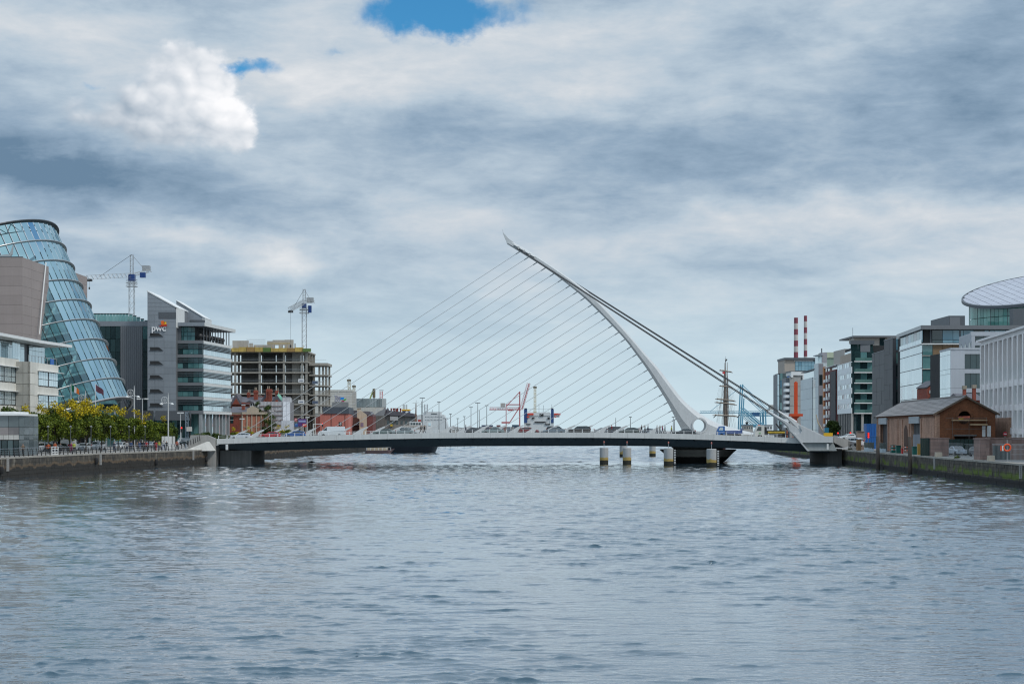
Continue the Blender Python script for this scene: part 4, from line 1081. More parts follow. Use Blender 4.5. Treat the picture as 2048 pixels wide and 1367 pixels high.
for px in range(494, 532, 4): mb.tube([P(px, 700, CY + 4), P(px, 677, CY + 4)], .05, 4)
for y in (679, 683, 687): mb.tube([P(494, y, CY + 4), P(530, y, CY + 4)], .05, 4)
mb.build('scaffold', GALV, cf)
block(cf, 'timber_beam', FORM, Xp(530, CY), Xp(577, CY), CY + 3.8, CY + 4.1, Zp(686, CY), Zp(684.5, CY))
# lower open bay on the right
lev2 = [830, 809, 788.5, 769.5, 748.5, 725]
xs0, xs1 = Xp(613.5, CY), Xp(651, CY)
for y in lev2: block(cf, 'floor_slab', SLABC, xs0 + .5, xs1 + .5, CY + 2, CY + 16, Zp(y, CY) - (.9 if y == 725 else .4), Zp(y, CY))
for px in (636.5, 643.5, 649.5):
    for dy in (3, 14): block(cf, 'column', COLC, Xp(px, CY) - .32, Xp(px, CY) + .32, CY + dy, CY + dy + .7, GL, Zp(725, CY))
for y in lev2[1:]: block(cf, 'guard_rail', GALV, xs0, xs1, CY + 2, CY + 2.06, Zp(y, CY) + 1.0, Zp(y, CY) + 1.06)
for p0, y0, w_, h_, dark in ((597, 757.5, 11.5, 6.5, 0), (597, 799.5, 12, 7, 0), (623, 761, 11.5, 6, 1), (623, 801, 12, 6, 1)):
    block(cf, 'banner', paint('banner grey', 105, 115, 130) if dark else WHITE, Xp(p0, CY), Xp(p0 + w_, CY), CY - .62 if not dark else CY + 1.8, CY - .55 if not dark else CY + 1.9, Zp(y0 + h_, CY), Zp(y0, CY))
    block(cf, 'banner_stripe', paint('banner blue', 60, 85, 120), Xp(p0 + 2, CY), Xp(p0 + w_ - 2, CY), CY - .66 if not dark else CY + 1.76, CY - .63 if not dark else CY + 1.79, Zp(y0 + h_ * .62, CY), Zp(y0 + h_ * .4, CY))
# workers on the roof edge are too small to pose; machinery on the deck
mb = MB(); mb.box(Xp(588, CY), Xp(590, CY), CY + 1, CY + 2, Zp(698, CY), Zp(686, CY)); mb.build('site_mast', GALV, cf)

# ---------------------------------------------------------------- red brick hotel group in front of the shell
RBR = brick_mat('red brick', lin(150, 62, 45), lin(120, 48, 38), lin(150, 120, 100))
OBR = brick_mat('orange brick', lin(168, 100, 78), lin(140, 78, 62), lin(165, 140, 120))
SANDST = mk('sandstone trim', (.34, .29, .225, 1), .8, 0, .15, .5, .15)
ht = thing('brick_hotel', 'red brick hotel with steep slate roofs, tall chimneys and green copper dome', 'building', (Xp(520, 525), 525, GL))
HY = 528.0
block(ht, 'wall', RBR, Xp(455, HY), Xp(572, HY), HY, HY + 18, GL, Zp(804, HY))
mb = MB(); z_ = Zp(808, HY)
mb.prism([(Xp(452, HY), HY - .6, z_), (Xp(452, HY), HY + 9, Zp(792, HY) ), (Xp(452, HY), HY + 18.6, z_)], (Xp(574, HY) - Xp(452, HY), 0, 0)); mb.build('roof', SLATE, ht)
block(ht, 'ridge_tiles', RBR, Xp(487, HY), Xp(524, HY), HY + 8.8, HY + 9.2, Zp(792, HY) , Zp(791, HY) + .1)
for gx, w_, yt in ((531, 13, 786), (472, 12, 787), (553, 14, 789)):
    mb = MB(); mb.prism([P(gx - w_, 808, HY - .4), P(gx + w_, 808, HY - .4), P(gx, yt, HY - .4)], (0, 9, 0)); mb.build('gable', SLATE if gx != 531 else SLATE, ht)
    mb = MB(); mb.prism([P(gx - w_ * .62, 808, HY - .7), P(gx + w_ * .62, 808, HY - .7), P(gx, yt + 9, HY - .7)], (0, .25, 0)); mb.build('gable_wall', RBR, ht)
for c0, c1, yt, dy in ((533.5, 544, 777.5, -1), (502.5, 510, 779, 5), (486, 491, 783, 8), (545, 551, 780, 6)):
    ch = block(ht, 'chimney', RBR, Xp(c0, HY), Xp(c1, HY), HY + dy, HY + dy + 1.6, Zp(806, HY), Zp(yt, HY))
    block(ch, 'chimney_cap', RBR, Xp(c0, HY) - .15, Xp(c1, HY) + .15, HY + dy - .15, HY + dy + 1.75, Zp(yt, HY) - .9, Zp(yt, HY) - .5)
    if c0 == 533.5:
        for k in range(4): block(ch, 'chimney_rib', RBR, Xp(534 + 2.6 * k, HY), Xp(535.3 + 2.6 * k, HY), HY - 1.2, HY - 1.0, Zp(804, HY), Zp(780, HY))
    for k in range(2): 
        mb = MB(); mb.tube([(Xp(c0 + 2 + 3 * k, HY), HY + dy + .8, Zp(yt, HY) - .05), (Xp(c0 + 2 + 3 * k, HY), HY + dy + .8, Zp(yt, HY) + .9)], .14, 6); mb.build('chimney_pot', SANDST, ch)
mb = MB(); c_ = P(557, 798, HY + 1.5); mb.lathe((c_.x, c_.y, c_.z), [(1.15, -1.2), (1.15, .1), (1.05, .7), (.75, 1.2), (.35, 1.5), (.14, 1.55), (.1, 2.0), (.02, 2.3)], 16); mb.build('copper_dome', mk('verdigris copper', (.16, .40, .30, 1), .7, 0, .12, 1, .1), ht, True)
lb = thing('brick_annex', 'low red brick hall with stone cornice and pilasters beyond the left bridge end', 'building', (Xp(495, 505), 505, GL))
LY = 506.0
flb = Fr((Xp(484, LY), LY), (Xp(531, LY + 4), LY + 4)); flb2 = Fr((Xp(455, LY + 1), LY + 1), (Xp(484, LY), LY))
solid(lb, 'wall', OBR, [(flb2.A.x, flb2.A.y), (flb.A.x, flb.A.y), (flb.B.x, flb.B.y), (flb.B.x, LY + 16), (flb2.A.x, LY + 16)], GL, Zp(830, LY))
slab(lb, 'side_brickwork', RBR, flb2, 0, flb2.L - .8, GL, Zp(830, LY), 0, .12)
for u in rng(0, flb.L, 5): slab(lb, 'pilaster', SANDST, flb, u - .18, u + .18, GL, Zp(828, LY), 0, .3)
slab(lb, 'cornice', SANDST, flb, -.3, flb.L + .3, Zp(828, LY), Zp(823.5, LY), -.4, .7)
slab(lb, 'cornice', SANDST, flb2, -.3, flb2.L - .3, Zp(828, LY), Zp(825, LY), -.4, .6)
slab(lb, 'string_course', SANDST, flb, 0, flb.L, Zp(853.5, LY), Zp(852.5, LY), 0, .25)
mb = MB(); q = flb.u(504); mb.prism([flb.p(q - 1.9, Zp(823.5, LY), .5), flb.p(q + 1.9, Zp(823.5, LY), .5), flb.p(q + 1.9, Zp(817, LY), .5), flb.p(q, Zp(811, LY), .5), flb.p(q - 1.9, Zp(817, LY), .5)], (0, .6, 0)); mb.build('pediment', SANDST, lb)
for a, c in zip(rng(.9, flb.L - .9, 3), rng(.9, flb.L - .9, 3)[1:]):
    slab(lb, 'brick_panel', OBR, flb, a + .3, c - .3, GL + 1.2, Zp(832, LY), 0, .1)
wn = slab(lb, 'window', G_DARK, flb2, flb2.u(461), flb2.u(467), Zp(846, LY), Zp(833, LY), .1, .16)
slab(wn, 'window_frame', WHITE, flb2, flb2.u(460.4), flb2.u(467.6), Zp(839.8, LY), Zp(839.2, LY), .1, .2)
slab(wn, 'window_frame', SANDST, flb2, flb2.u(460), flb2.u(468), Zp(832.9, LY), Zp(831.4, LY), .05, .25)
mb = MB(); mb.prism([(Xp(455, LY), LY + 2, Zp(824, LY)), (Xp(455, LY), LY + 9, Zp(812, LY)), (Xp(455, LY), LY + 16, Zp(824, LY))], (Xp(500, LY) - Xp(455, LY), 0, 0)); mb.build('roof', SLATE, lb)
ch = block(lb, 'chimney', RBR, Xp(478, LY), Xp(484, LY), LY + 5, LY + 6, Zp(824, LY), Zp(810, LY)); block(ch, 'chimney_cap', WHITE, Xp(477.5, LY), Xp(484.5, LY), LY + 4.9, LY + 6.1, Zp(810, LY), Zp(808.5, LY))
mb = MB(); mb.box(Xp(491.5, LY), Xp(507, LY), LY + 8, LY + 10, Zp(813, LY), Zp(804.5, LY)); bt = mb.build('bell_turret', WHITE, lb)
for k in range(3): block(bt, 'louvre_opening', DARK, Xp(493 + 5 * k, LY), Xp(496 + 5 * k, LY), LY + 7.9, LY + 7.98, Zp(810, LY), Zp(806, LY))
mb = MB(); mb.prism([P(490, 805, LY + 7.6), P(508.5, 805, LY + 7.6), P(499, 800, LY + 7.6)], (0, 2.8, 0)); mb.build('turret_roof', SLATE, lb)
# scaffolded building wrapped in white sheeting
sh = thing('sheeted_scaffold', 'building under white scaffold sheeting in front of the concrete shell', 'scaffold', (Xp(545, 516), 516, GL))
SHEET = mk('scaffold sheet', (.50, .50, .52, 1), .6, 0, .15, .5, .3); SHEETW = mk('bright scaffold sheet', (.62, .65, .70, 1), .5, 0, .1, .5, .25)
SY = 517.0
fs = Fr((Xp(507, SY), SY), (Xp(565, SY), SY)); fs2 = Fr((Xp(565, SY), SY), (Xp(580, SY + 3), SY + 3))
solid(sh, 'wrapped_core', mk('scaffold inside', (.2, .2, .21, 1), .9), [(fs.A.x, SY + .4), (fs.B.x, SY + .4), (fs2.B.x, SY + 3.4), (fs2.B.x, SY + 12), (fs.A.x, SY + 12)], GL, Zp(804, SY))
zz = rng(Zp(868, SY), Zp(803, SY), 7)
for a, c in zip(zz, zz[1:]):
    us = rng(0, fs.L, 4)
    for u, v in zip(us, us[1:]): slab(sh, 'sheet', SHEET, fs, u + .03, v - .03, a + .22, c, .05, .1)
    slab(sh, 'lift_board', mk('scaffold board', (.30, .24, .23, 1), .8, 0, .2), fs, 0, fs.L, a, a + .18, .0, .35)
    us = rng(0, fs2.L, 2)
    for u, v in zip(us, us[1:]): slab(sh, 'sheet', SHEETW, fs2, u + .03, v - .03, a + .03, c, .05, .1)
for k in range(9): slab(sh, 'standard', GALV, fs, fs.L * k / 8 - .03, fs.L * k / 8 + .03, GL, Zp(801, SY), .3, .36)
block(sh, 'sheeted_turret', SHEET, Xp(564, SY + 3), Xp(579, SY + 3), SY + 4, SY + 8, Zp(806, SY), Zp(794.5, SY))
block(sh, 'hoarding', SHEETW, Xp(565, SY), Xp(589, SY), SY - 2.4, SY - 2, Zp(862, SY), Zp(841, SY))
# hoarding boards with adverts
for px0, px1, y0, y1, c, c2, lab in ((596, 613, 837, 852, (92, 60, 120), (150, 160, 200), 'purple advertising board beside the white sheeted scaffold'), (589, 594, 836, 842, (200, 90, 95), (230, 180, 180), 'small red advertising board above the bridge hedge'), (589, 596, 846, 853, (50, 95, 160), (120, 160, 200), 'small blue advertising board left of the purple one'), (605, 613, 847, 853, (215, 70, 50), (240, 240, 235), 'orange advertising board under the purple one')):
    Yb = 512 if lab[0] != 'o' else 511
    r = thing('advert_board', lab, 'billboard', (Xp(px0, Yb), Yb, GL), 'advertising boards by the scaffold')
    block(r, 'board', paint('advert %d %d' % (px0, y0), *c), Xp(px0, Yb), Xp(px1, Yb), Yb, Yb + .12, Zp(y1, Yb), Zp(y0, Yb))
    block(r, 'print_band', paint('advert print %d %d' % (px0, y0), *c2), Xp(px0 + 1, Yb), Xp(px1 - 1.5, Yb), Yb - .03, Yb, Zp(lerp(y0, y1, .45), Yb), Zp(lerp(y0, y1, .2), Yb))
    for p_ in (px0 + .6, px1 - .6): block(r, 'post', GALV, Xp(p_, Yb) - .06, Xp(p_, Yb) + .06, Yb + .13, Yb + .25, GL, Zp(y0, Yb))

# ---------------------------------------------------------------- pink warehouse, gabled house, arena, rotunda
PINK = mk('salmon render', (.48, .165, .13, 1), .85, 0, .10, .4, .14)
pk = thing('pink_building', 'salmon pink rendered building with dark slate mansard beyond the bridge', 'building', (Xp(680, 560), 560, GL))
KY = 545.0
fk = Fr((Xp(652, KY + 8), KY + 8), (Xp(656.5, KY + 8), KY)); fk2 = Fr((Xp(656, KY), KY), (Xp(697, KY), KY)); fk3 = Fr((Xp(697, KY), KY), (Xp(706, KY + 30), KY + 30))
solid(pk, 'wall', PINK, [(Xp(640, KY), KY), (Xp(697, KY), KY), (Xp(706, KY + 30), KY + 30), (Xp(640, KY), KY + 30)], GL, Zp(827, KY))
block(pk, 'lower_wing', PINK, Xp(630, KY), Xp(657, KY), KY + 2, KY + 10, GL, Zp(833, KY))
mb = MB(); mb.prism([(Xp(646, KY), KY - .3, Zp(827, KY)), (Xp(698, KY), KY - .3, Zp(827, KY)), (Xp(707, KY + 30), KY + 30, Zp(827, KY)), (Xp(646, KY), KY + 30, Zp(827, KY))], (0, 0, 2.2)); mb.build('mansard_roof', mk('blue slate', (.07, .085, .105, 1), .6, 0, .15, .6, .1), pk)
wn = slab(pk, 'window', G_DARK, fk2, fk2.u(677.5), fk2.u(683.5), Zp(851, KY), Zp(843.5, KY), 0, .06)
slab(wn, 'window_bar', WHITE, fk2, fk2.u(680.2), fk2.u(680.8), Zp(851, KY), Zp(843.5, KY), .06, .1); slab(wn, 'window_bar', WHITE, fk2, fk2.u(677.5), fk2.u(683.5), Zp(847.5, KY), Zp(847, KY), .06, .1)
for px in (662.5, 690): slab(pk, 'downpipe', DARK, fk2, fk2.u(px) - .06, fk2.u(px) + .06, GL, Zp(827, KY), 0, .12)
dk = thing('brick_terrace', 'dark brick terrace block behind the pink building', 'building', (Xp(708, 580), 580, GL))
block(dk, 'wall', brick_mat('dark brick', lin(105, 62, 52), lin(82, 50, 44), lin(110, 90, 80)), Xp(696, 580), Xp(720, 580), 580, 595, GL, Zp(834, 580))
block(dk, 'roof_parapet', SLATE, Xp(693, 580), Xp(714, 580), 581, 595, Zp(834, 580), Zp(820, 580))
block(dk, 'shop_sign', WHITE, Xp(708, 579), Xp(721, 579), 579.6, 579.9, Zp(849, 579), Zp(848, 579))
gh = thing('gabled_house', 'narrow cream gabled house with chimney between brick walls', 'house', (Xp(725, 566), 566, GL))
GY = 566.0; CREAM = mk('cream render', (.50, .42, .315, 1), .85, 0, .1, .5, .15)
mb = MB(); mb.prism([P(719, 870, GY), P(733, 870, GY), P(733, 829, GY), P(723, 821.5, GY), P(714, 821.5, GY), P(714, 835, GY), P(719, 837, GY)], (0, 1.0, 0)); mb.build('gable_wall', CREAM, gh)
block(gh, 'rear_wing', brick_mat('plum brick', lin(118, 60, 56), lin(96, 48, 46), lin(130, 100, 95)), Xp(733, GY), Xp(745, GY), GY + 1.2, GY + 14, GL, Zp(829, GY))
mb = MB(); mb.prism([P(733.2, 829, GY + 1.1), P(746, 832, GY + 1.1), P(739, 822, GY + 1.1), P(724, 822, GY + 1.1)], (0, 12, 0)); mb.build('roof', SLATE, gh)
ch = block(gh, 'chimney', CREAM, Xp(714, GY), Xp(722, GY), GY + .1, GY + 1.2, Zp(822, GY), Zp(817.5, GY)); block(ch, 'chimney_pots', mk('clay pots', (.10, .07, .06, 1), .9), Xp(714, GY), Xp(722, GY), GY + .2, GY + 1.1, Zp(817.5, GY), Zp(815.8, GY))
block(gh, 'graffiti_patch', paint('mural violet', 120, 105, 125, .8, 0, .4), Xp(721, GY), Xp(727, GY), GY - .05, GY, Zp(853, GY), Zp(845, GY))
# arena: big white shed with a logo
an = thing('arena', 'large off-white concert arena with coloured logo behind the pink building', 'arena', (Xp(690, 690), 690, GL))
AY = 690.0; ARW = mk('arena cladding', (.50, .49, .45, 1), .7, 0, .08, .2, .1, obj=.04)
fa = Fr((Xp(590, AY), AY), (Xp(705, AY), AY)); fa2 = Fr((Xp(705, AY), AY), (Xp(712, AY + 12), AY + 12))
solid(an, 'wall', ARW, [(fa.A.x, AY + .3), (fa.B.x - .2, AY + .3), (fa2.B.x - .2, AY + 12), (fa.A.x, AY + 12)], GL, Zp(780, AY))
zz = rng(Zp(826, AY), Zp(782, AY), 8)
for a, c in zip(zz, zz[1:]):
    slab(an, 'cladding_strip', ARW, fa, 0, fa.L, a + .05, c, 0, .2); slab(an, 'cladding_strip', mk('arena cladding shade', (.36, .35, .32, 1), .7), fa2, 0, fa2.L, a + .05, c, 0, .2)  # side face: its shade is painted in with a darker cladding copy
slab(an, 'parapet', ARW, fa, fa.u(652), fa.L, Zp(783, AY), Zp(779, AY), -.5, .35)
slab(an, 'louvre_panel', mk('arena louvre', (.19, .195, .20, 1), .7), fa, fa.u(665), fa.u(697), Zp(819, AY), Zp(804, AY), .15, .4)
LOGO = paint('logo violet grey', 150, 150, 170)
text(an, 'The', P(675, 796.2, AY - .3), 1.6, LOGO, bold=.03); text(an, 'O2', P(675, 802.6, AY - .3), 1.75, LOGO, bold=.03)
for pts, c in (([(680, 794), (688, 794), (688.6, 797.5), (681, 799)], (35, 130, 205)), ([(686, 798), (693, 797), (691, 800), (684, 801)], (50, 170, 60)), ([(682, 800.6), (690, 799.8), (688, 802.6), (682.6, 802.8)], (170, 50, 90))):
    mb = MB(); mb.prism([P(x, y, AY - .3) for x, y in pts], (0, .1, 0)); mb.build('logo_flash', paint('logo %d' % c[0], *c), an)
rt = thing('glass_rotunda', 'curved grey glass rotunda beside the white arena', 'building', (Xp(755, 720), 720, GL))
RX, RY_, RR = Xp(741, 720), 720, 7.0
ROTG = glass('rotunda glass', (.10, .13, .14, 1), (.30, .35, .36, 1), .1); ROTL = mk('rotunda cladding', (.40, .43, .43, 1), .5, .1, .1, .3, .15)
def sq(a): return (RX + (6.6 if math.cos(a) > 0 else 6.2) * math.copysign(abs(math.cos(a)) ** .7, math.cos(a)), RY_ - 6.0 * math.copysign(abs(math.sin(a)) ** .7, math.sin(a)))
mb = MB(); mb.prism([(*sq(2 * math.pi * k / 40), GL) for k in range(40)], (0, 0, Zp(798, 720) - GL)); mb.build('drum_wall', CONC, rt)
for k in range(40):
    a0, a1 = math.pi * k / 40 , math.pi * (k + 1) / 40
    A, B = sq(a1), sq(a0); f_ = Fr(A, B)
    slab(rt, 'glass_pane' if k > 9 else 'clad_panel', ROTG if k > 9 else ROTL, f_, .03, f_.L - .03, Zp(814, 720), Zp(797, 720), .05, .18)
block(rt, 'lower_wall', ARW, Xp(712, 712), Xp(748, 712), 711, 716, GL, Zp(814.5, 712))
block(rt, 'lower_wall', CONCL, Xp(748, 712), Xp(766, 712), 711.5, 716, GL, Zp(816, 712))
# slate roofed warehouses with turrets further along the quay
tw = thing('turreted_warehouse', 'grey slate warehouse with pointed turrets and red chimney pots', 'building', (Xp(780, 600), 600, GL))
TY = 600.0
mb = MB(); mb.prism([P(746, 831, TY), P(768, 831, TY), P(771, 817, TY), P(758, 822, TY)], (0, 10, 0)); mb.build('curved_roof', mk('zinc roof', (.27, .28, .29, 1), .5, .2, .1, .3, .2), tw)
block(tw, 'wall', mk('soot stone', (.13, .12, .11, 1), .9, 0, .25, .4, .25), Xp(742, TY), Xp(770, TY), TY, TY + 12, GL, Zp(831, TY))
block(tw, 'wall', mk('grey stone', (.20, .19, .18, 1), .9, 0, .3, .4, .2), Xp(768, TY), Xp(830, TY), TY + 1, TY + 14, GL, Zp(828, TY))
mb = MB(); mb.prism([P(770, 829, TY), P(832, 833, TY), P(826, 826, TY), P(776, 820, TY)], (0, 12, 0)); mb.build('roof', SLATE, tw)
for k, px in enumerate((769, 775.5)):
    mb = MB(); c_ = P(px, 830, TY + 1); mb.lathe((c_.x, c_.y, c_.z), [(.55, 0), (.58, 1.4), (.42, 2.2), (.1, 2.7)], 10); mb.build('turret', SLATE, tw)
for px in (782.5, 787, 789.3, 792.5, 795.3, 801): 
    mb = MB(); c_ = P(px, 822, TY + 3); mb.lathe((c_.x, c_.y, c_.z), [(.26, -.8), (.26, .8), (.34, .85), (.34, 1.1), (.2, 1.12)], 8); mb.build('chimney_pot', paint('pot red', 130, 60, 55, .8), tw)
for k in range(6): block(tw, 'window', G_DARK, Xp(774 + 9 * k, TY), Xp(778 + 9 * k, TY), TY + .9, TY + .98, Zp(848, TY), Zp(841, TY))
block(tw, 'shop_awning', paint('awning yellow', 200, 170, 60), Xp(781, TY), Xp(785, TY), TY - .6, TY + .9, Zp(852, TY), Zp(848, TY))
block(tw, 'dormer', mk('pale render', (.42, .42, .42, 1), .8), Xp(780, TY), Xp(796, TY), TY + .2, TY + .9, Zp(840, TY), Zp(832, TY))
# ================================================================ right bank
SHB = brick_mat('old warm brick', lin(190, 150, 128), lin(160, 118, 98), lin(185, 160, 140), 1.0, .9, .35, .23, .075, .4)
SHG = brick_mat('brown gable brick', lin(138, 84, 54), lin(108, 62, 40), lin(130, 94, 68), 1.0, .9, .4, .23, .075, .35)
ROOFS = mk('weathered slates', (.22, .205, .20, 1), .75, 0, .42, .28, .2, .03, 3.5, obj=.1)
TIMB = mk('weathered timber', (.075, .06, .05, 1), .9, 0, .3, .8, .4)
PLANK = mk('scaffold plank', (.42, .29, .17, 1), .8, 0, .2, 1, .1)
def cut_hole(o, cutters):
    for c in cutters:
        bo = o.modifiers.new('h', 'BOOLEAN'); bo.object = c; bo.operation = 'DIFFERENCE'; bo.solver = 'EXACT'
    bpy.context.view_layer.update()
    me = bpy.data.meshes.new_from_object(o.evaluated_get(bpy.context.evaluated_depsgraph_get()))
    o.modifiers.clear(); o.data = me
    for c in cutters: bpy.data.objects.remove(c)
def tmp_obj(mb):
    return mb.build('cut', DARK)
# ---------------------------------------------------------------- boathouse
bh = thing('boathouse', 'old brick boathouse with slate roof and round gable window on the right quay', 'building', (70, 292, GR))
SA, SB, SC = (70.0, 321.0), (67.0, 265.0), (76.4, 265.0)
fs_ = Fr(SA, SB); fg = Fr(SB, SC)
ez = 9.15; rz_ = 11.75
# side wall in bays round the doors
u_ = lambda px: fs_.u(px)
cuts = [0, u_(1761), u_(1776), u_(1822), u_(1841), fs_.L]
d_top = 7.75
mbw = MB()
for a, c in ((cuts[0], cuts[1]), (cuts[2], cuts[3]), (cuts[4], cuts[5])): mbw.fbox(fs_, a, c, GR, ez, -.6, 0)
for a, c in ((cuts[1], cuts[2]), (cuts[3], cuts[4])): mbw.fbox(fs_, a, c, d_top + .05, ez - .02, -.6, -.02)
sw = mbw.build('side_wall', SHB, bh)
for a, c in ((cuts[1], cuts[2]), (cuts[3], cuts[4])):
    dr = slab(bh, 'sliding_door', mk('grey door', (.10, .105, .11, 1), .7, 0, .15, .6, .2), fs_, a, c, GR, d_top, -.62, -.5)
    for u in rng(a, c, 6)[1:-1]: slab(dr, 'door_batten', BLACK, fs_, u - .05, u + .05, GR, d_top, -.5, -.46)
    slab(bh, 'shutter_box', mk('zinc box', (.36, .40, .43, 1), .5, .2, .1, 1, .1), fs_, a - .3, c + .2, d_top, ez - .25, -.1, .35)
a_ = u_(1808.5); c_ = u_(1815.5)
mb = MB(); mb.prism([fs_.p(a_, GR + .3, .03), fs_.p(c_, GR + .3, .03), fs_.p(c_, 6.6, .03), fs_.p(lerp(a_, c_, .75), 7.3, .03), fs_.p((a_ + c_) / 2, 7.55, .03), fs_.p(lerp(a_, c_, .25), 7.3, .03), fs_.p(a_, 6.6, .03)], fs_.n * .02); mb.build('blocked_arch', mk('arch infill', (.10, .055, .04, 1), .9, 0, .3), bh)
for u in (.0, cuts[1] - .5, cuts[2] + .2, u_(1795), u_(1804), u_(1818), cuts[4] + .3, fs_.L - 1.2): slab(bh, 'buttress', SHB, fs_, u, u + .9, GR, ez - .6, 0, .16)
slab(bh, 'eaves_course', SHG, fs_, 0, fs_.L, ez - .35, ez, 0, .22)
# gable
mb = MB(); mb.prism([fg.p(-.1, GR, 0), fg.p(fg.L, GR, 0), fg.p(fg.L, ez, 0), fg.p(fg.L / 2, rz_, 0), fg.p(-.1, ez, 0)], (0, .6, 0)); gw = mb.build('gable_wall', SHG, bh)
hx, hz = fg.uz(1929, 834.5); hr = 1.05
mb = MB(); mb.prism([fg.p(hx + hr * math.cos(a * math.pi / 12), hz + hr * math.sin(a * math.pi / 12), 1) for a in range(24)], (0, 3, 0)); k1 = tmp_obj(mb)
mb = MB(); mb.prism([fg.p(fg.u(1909), GR - .3, 1), fg.p(fg.u(1951), GR - .3, 1), fg.p(fg.u(1951), Zp(871, 265), 1), fg.p(fg.u(1909), Zp(871, 265), 1)], (0, 3, 0)); k2 = tmp_obj(mb)
cut_hole(gw, [k1, k2])
for k in range(16):
    a = math.pi * (k + .5) / 16; 
    c0 = fg.p(hx + (hr + .2) * math.cos(a), hz + (hr + .2) * math.sin(a), .06)
    o = bpy.data.objects.new('arch_brick', cube_mesh(SHG)); link(o, bh, Matrix.Translation(c0) @ Matrix.Rotation(math.pi / 2 - a, 4, 'Y') @ Matrix.Diagonal((.24, .14, .42, 1)))
slab(bh, 'lintel', mk('old steel lintel', (.16, .15, .145, 1), .7), fg, fg.u(1907), fg.u(1953), Zp(871.5, 265), Zp(868.5, 265), 0, .15)
for p0, p1, y0, y1, d in ((1902, 1936, 841, 838.5, .9), (1937, 1972, 841, 838.5, .8), (1938, 1972, 850, 847, .9)): slab(bh, 'plank', PLANK, fg, fg.u(p0), fg.u(p1), Zp(y0, 265), Zp(y1, 265), .1, d)
slab(bh, 'yellow_guard', paint('guard yellow', 205, 165, 50), fg, fg.u(1916), fg.u(1926), Zp(838, 265), Zp(835, 265), .3, .36)
for p_ in (1903, 1936, 1971): slab(bh, 'scaffold_tube', mk('rusty tube', (.16, .13, .11, 1), .7), fg, fg.u(p_), fg.u(p_) + .05, GR, Zp(834, 265), .5, .55)
for y in (836, 857): slab(bh, 'scaffold_tube', mk('rusty tube', (.16, .13, .11, 1), .7), fg, fg.u(1890), fg.u(1972), Zp(y, 265) - .03, Zp(y, 265) + .03, .45, .5)
for p0, p1 in ((1964, 1970.5), (1974, 1981.5)): slab(bh, 'notice_board', WHITE, fg, fg.u(p0), fg.u(p1), Zp(873, 265), Zp(851, 265), .02, .1)
slab(bh, 'corner_quoin', SHB, fg, -.12, .35, GR, ez, -.1, .12)
# roof: two slopes of slate courses, ridge and barge boards
nrm = Vector((0, 0, 1))
rid0 = Vector(((SB[0] + SC[0]) / 2, SB[1] - .5, rz_ + .22)); rid1 = rid0 + Vector((3.0, 57, 0))
ev0 = Vector((SB[0] - .55, SB[1] - .5, ez + .02)); ev1 = ev0 + Vector((3.0, 57, 0))
n_c = 11
for k in range(n_c):
    a, c = k / n_c, (k + 1.25) / n_c
    c = min(c, 1)
    p0, p1, p2, p3 = ev0.lerp(rid0, a), ev1.lerp(rid1, a), ev1.lerp(rid1, c), ev0.lerp(rid0, c)
    lift = Vector((-.02, 0, .05))
    for j in range(6):
        s0, s1 = j / 6 + .0006, (j + 1) / 6 - .0006
        mb = MB(); mb.prism([p0.lerp(p1, s0) + lift, p0.lerp(p1, s1) + lift, p3.lerp(p2, s1), p3.lerp(p2, s0)], (0, 0, -.06)); mb.build('slate_course', ROOFS, bh)
mb = MB(); q = Vector((SC[0] + .55, SB[1] - .5, ez + .02)); mb.prism([rid0, rid1, q + Vector((3, 57, 0)), q], (0, 0, -.12)); mb.build('far_slope', ROOFS, bh)
mb = MB(); mb.tube([rid0 + Vector((0, 0, .06)), rid1 + Vector((0, 0, .06))], .16, 6); mb.build('ridge', mk('ridge tile', (.2, .18, .17, 1), .8), bh)
for q_ in (ev0, q): 
    mb = MB(); mb.prism([q_ + Vector((0, -.06, -.28)), rid0 + Vector((0, -.06, -.26)), rid0 + Vector((0, -.06, .06)), q_ + Vector((0, -.06, .04))], (0, .08, 0)); mb.build('barge_board', mk('barge timber', (.12, .085, .06, 1), .8), bh)
mb = MB(); mb.prism([ev1 + Vector((0, .05, -.2)), rid1 + Vector((0, .05, -.2)), rid1 + Vector((0, .05, .1)), ev1 + Vector((0, .05, .08))], (0, .1, 0)); mb.build('barge_board', BLACK, bh)
mb = MB(); fq = Vector((3.0, 56, 0)); mb.prism([fg.p(0, GR, 0) + fq, fg.p(fg.L, GR, 0) + fq, fg.p(fg.L, ez, 0) + fq, fg.p(fg.L / 2, rz_, 0) + fq, fg.p(0, ez, 0) + fq], (0, -.5, 0)); mb.build('rear_gable', SHG, bh)
block(bh, 'back_wall', SHB, SC[0] + 2.4, SC[0] + 2.9, 266, 320, GR, 8.6)
block(bh, 'floor', DARK, 68, 78.6, 266, 320, GR, GR + .05)
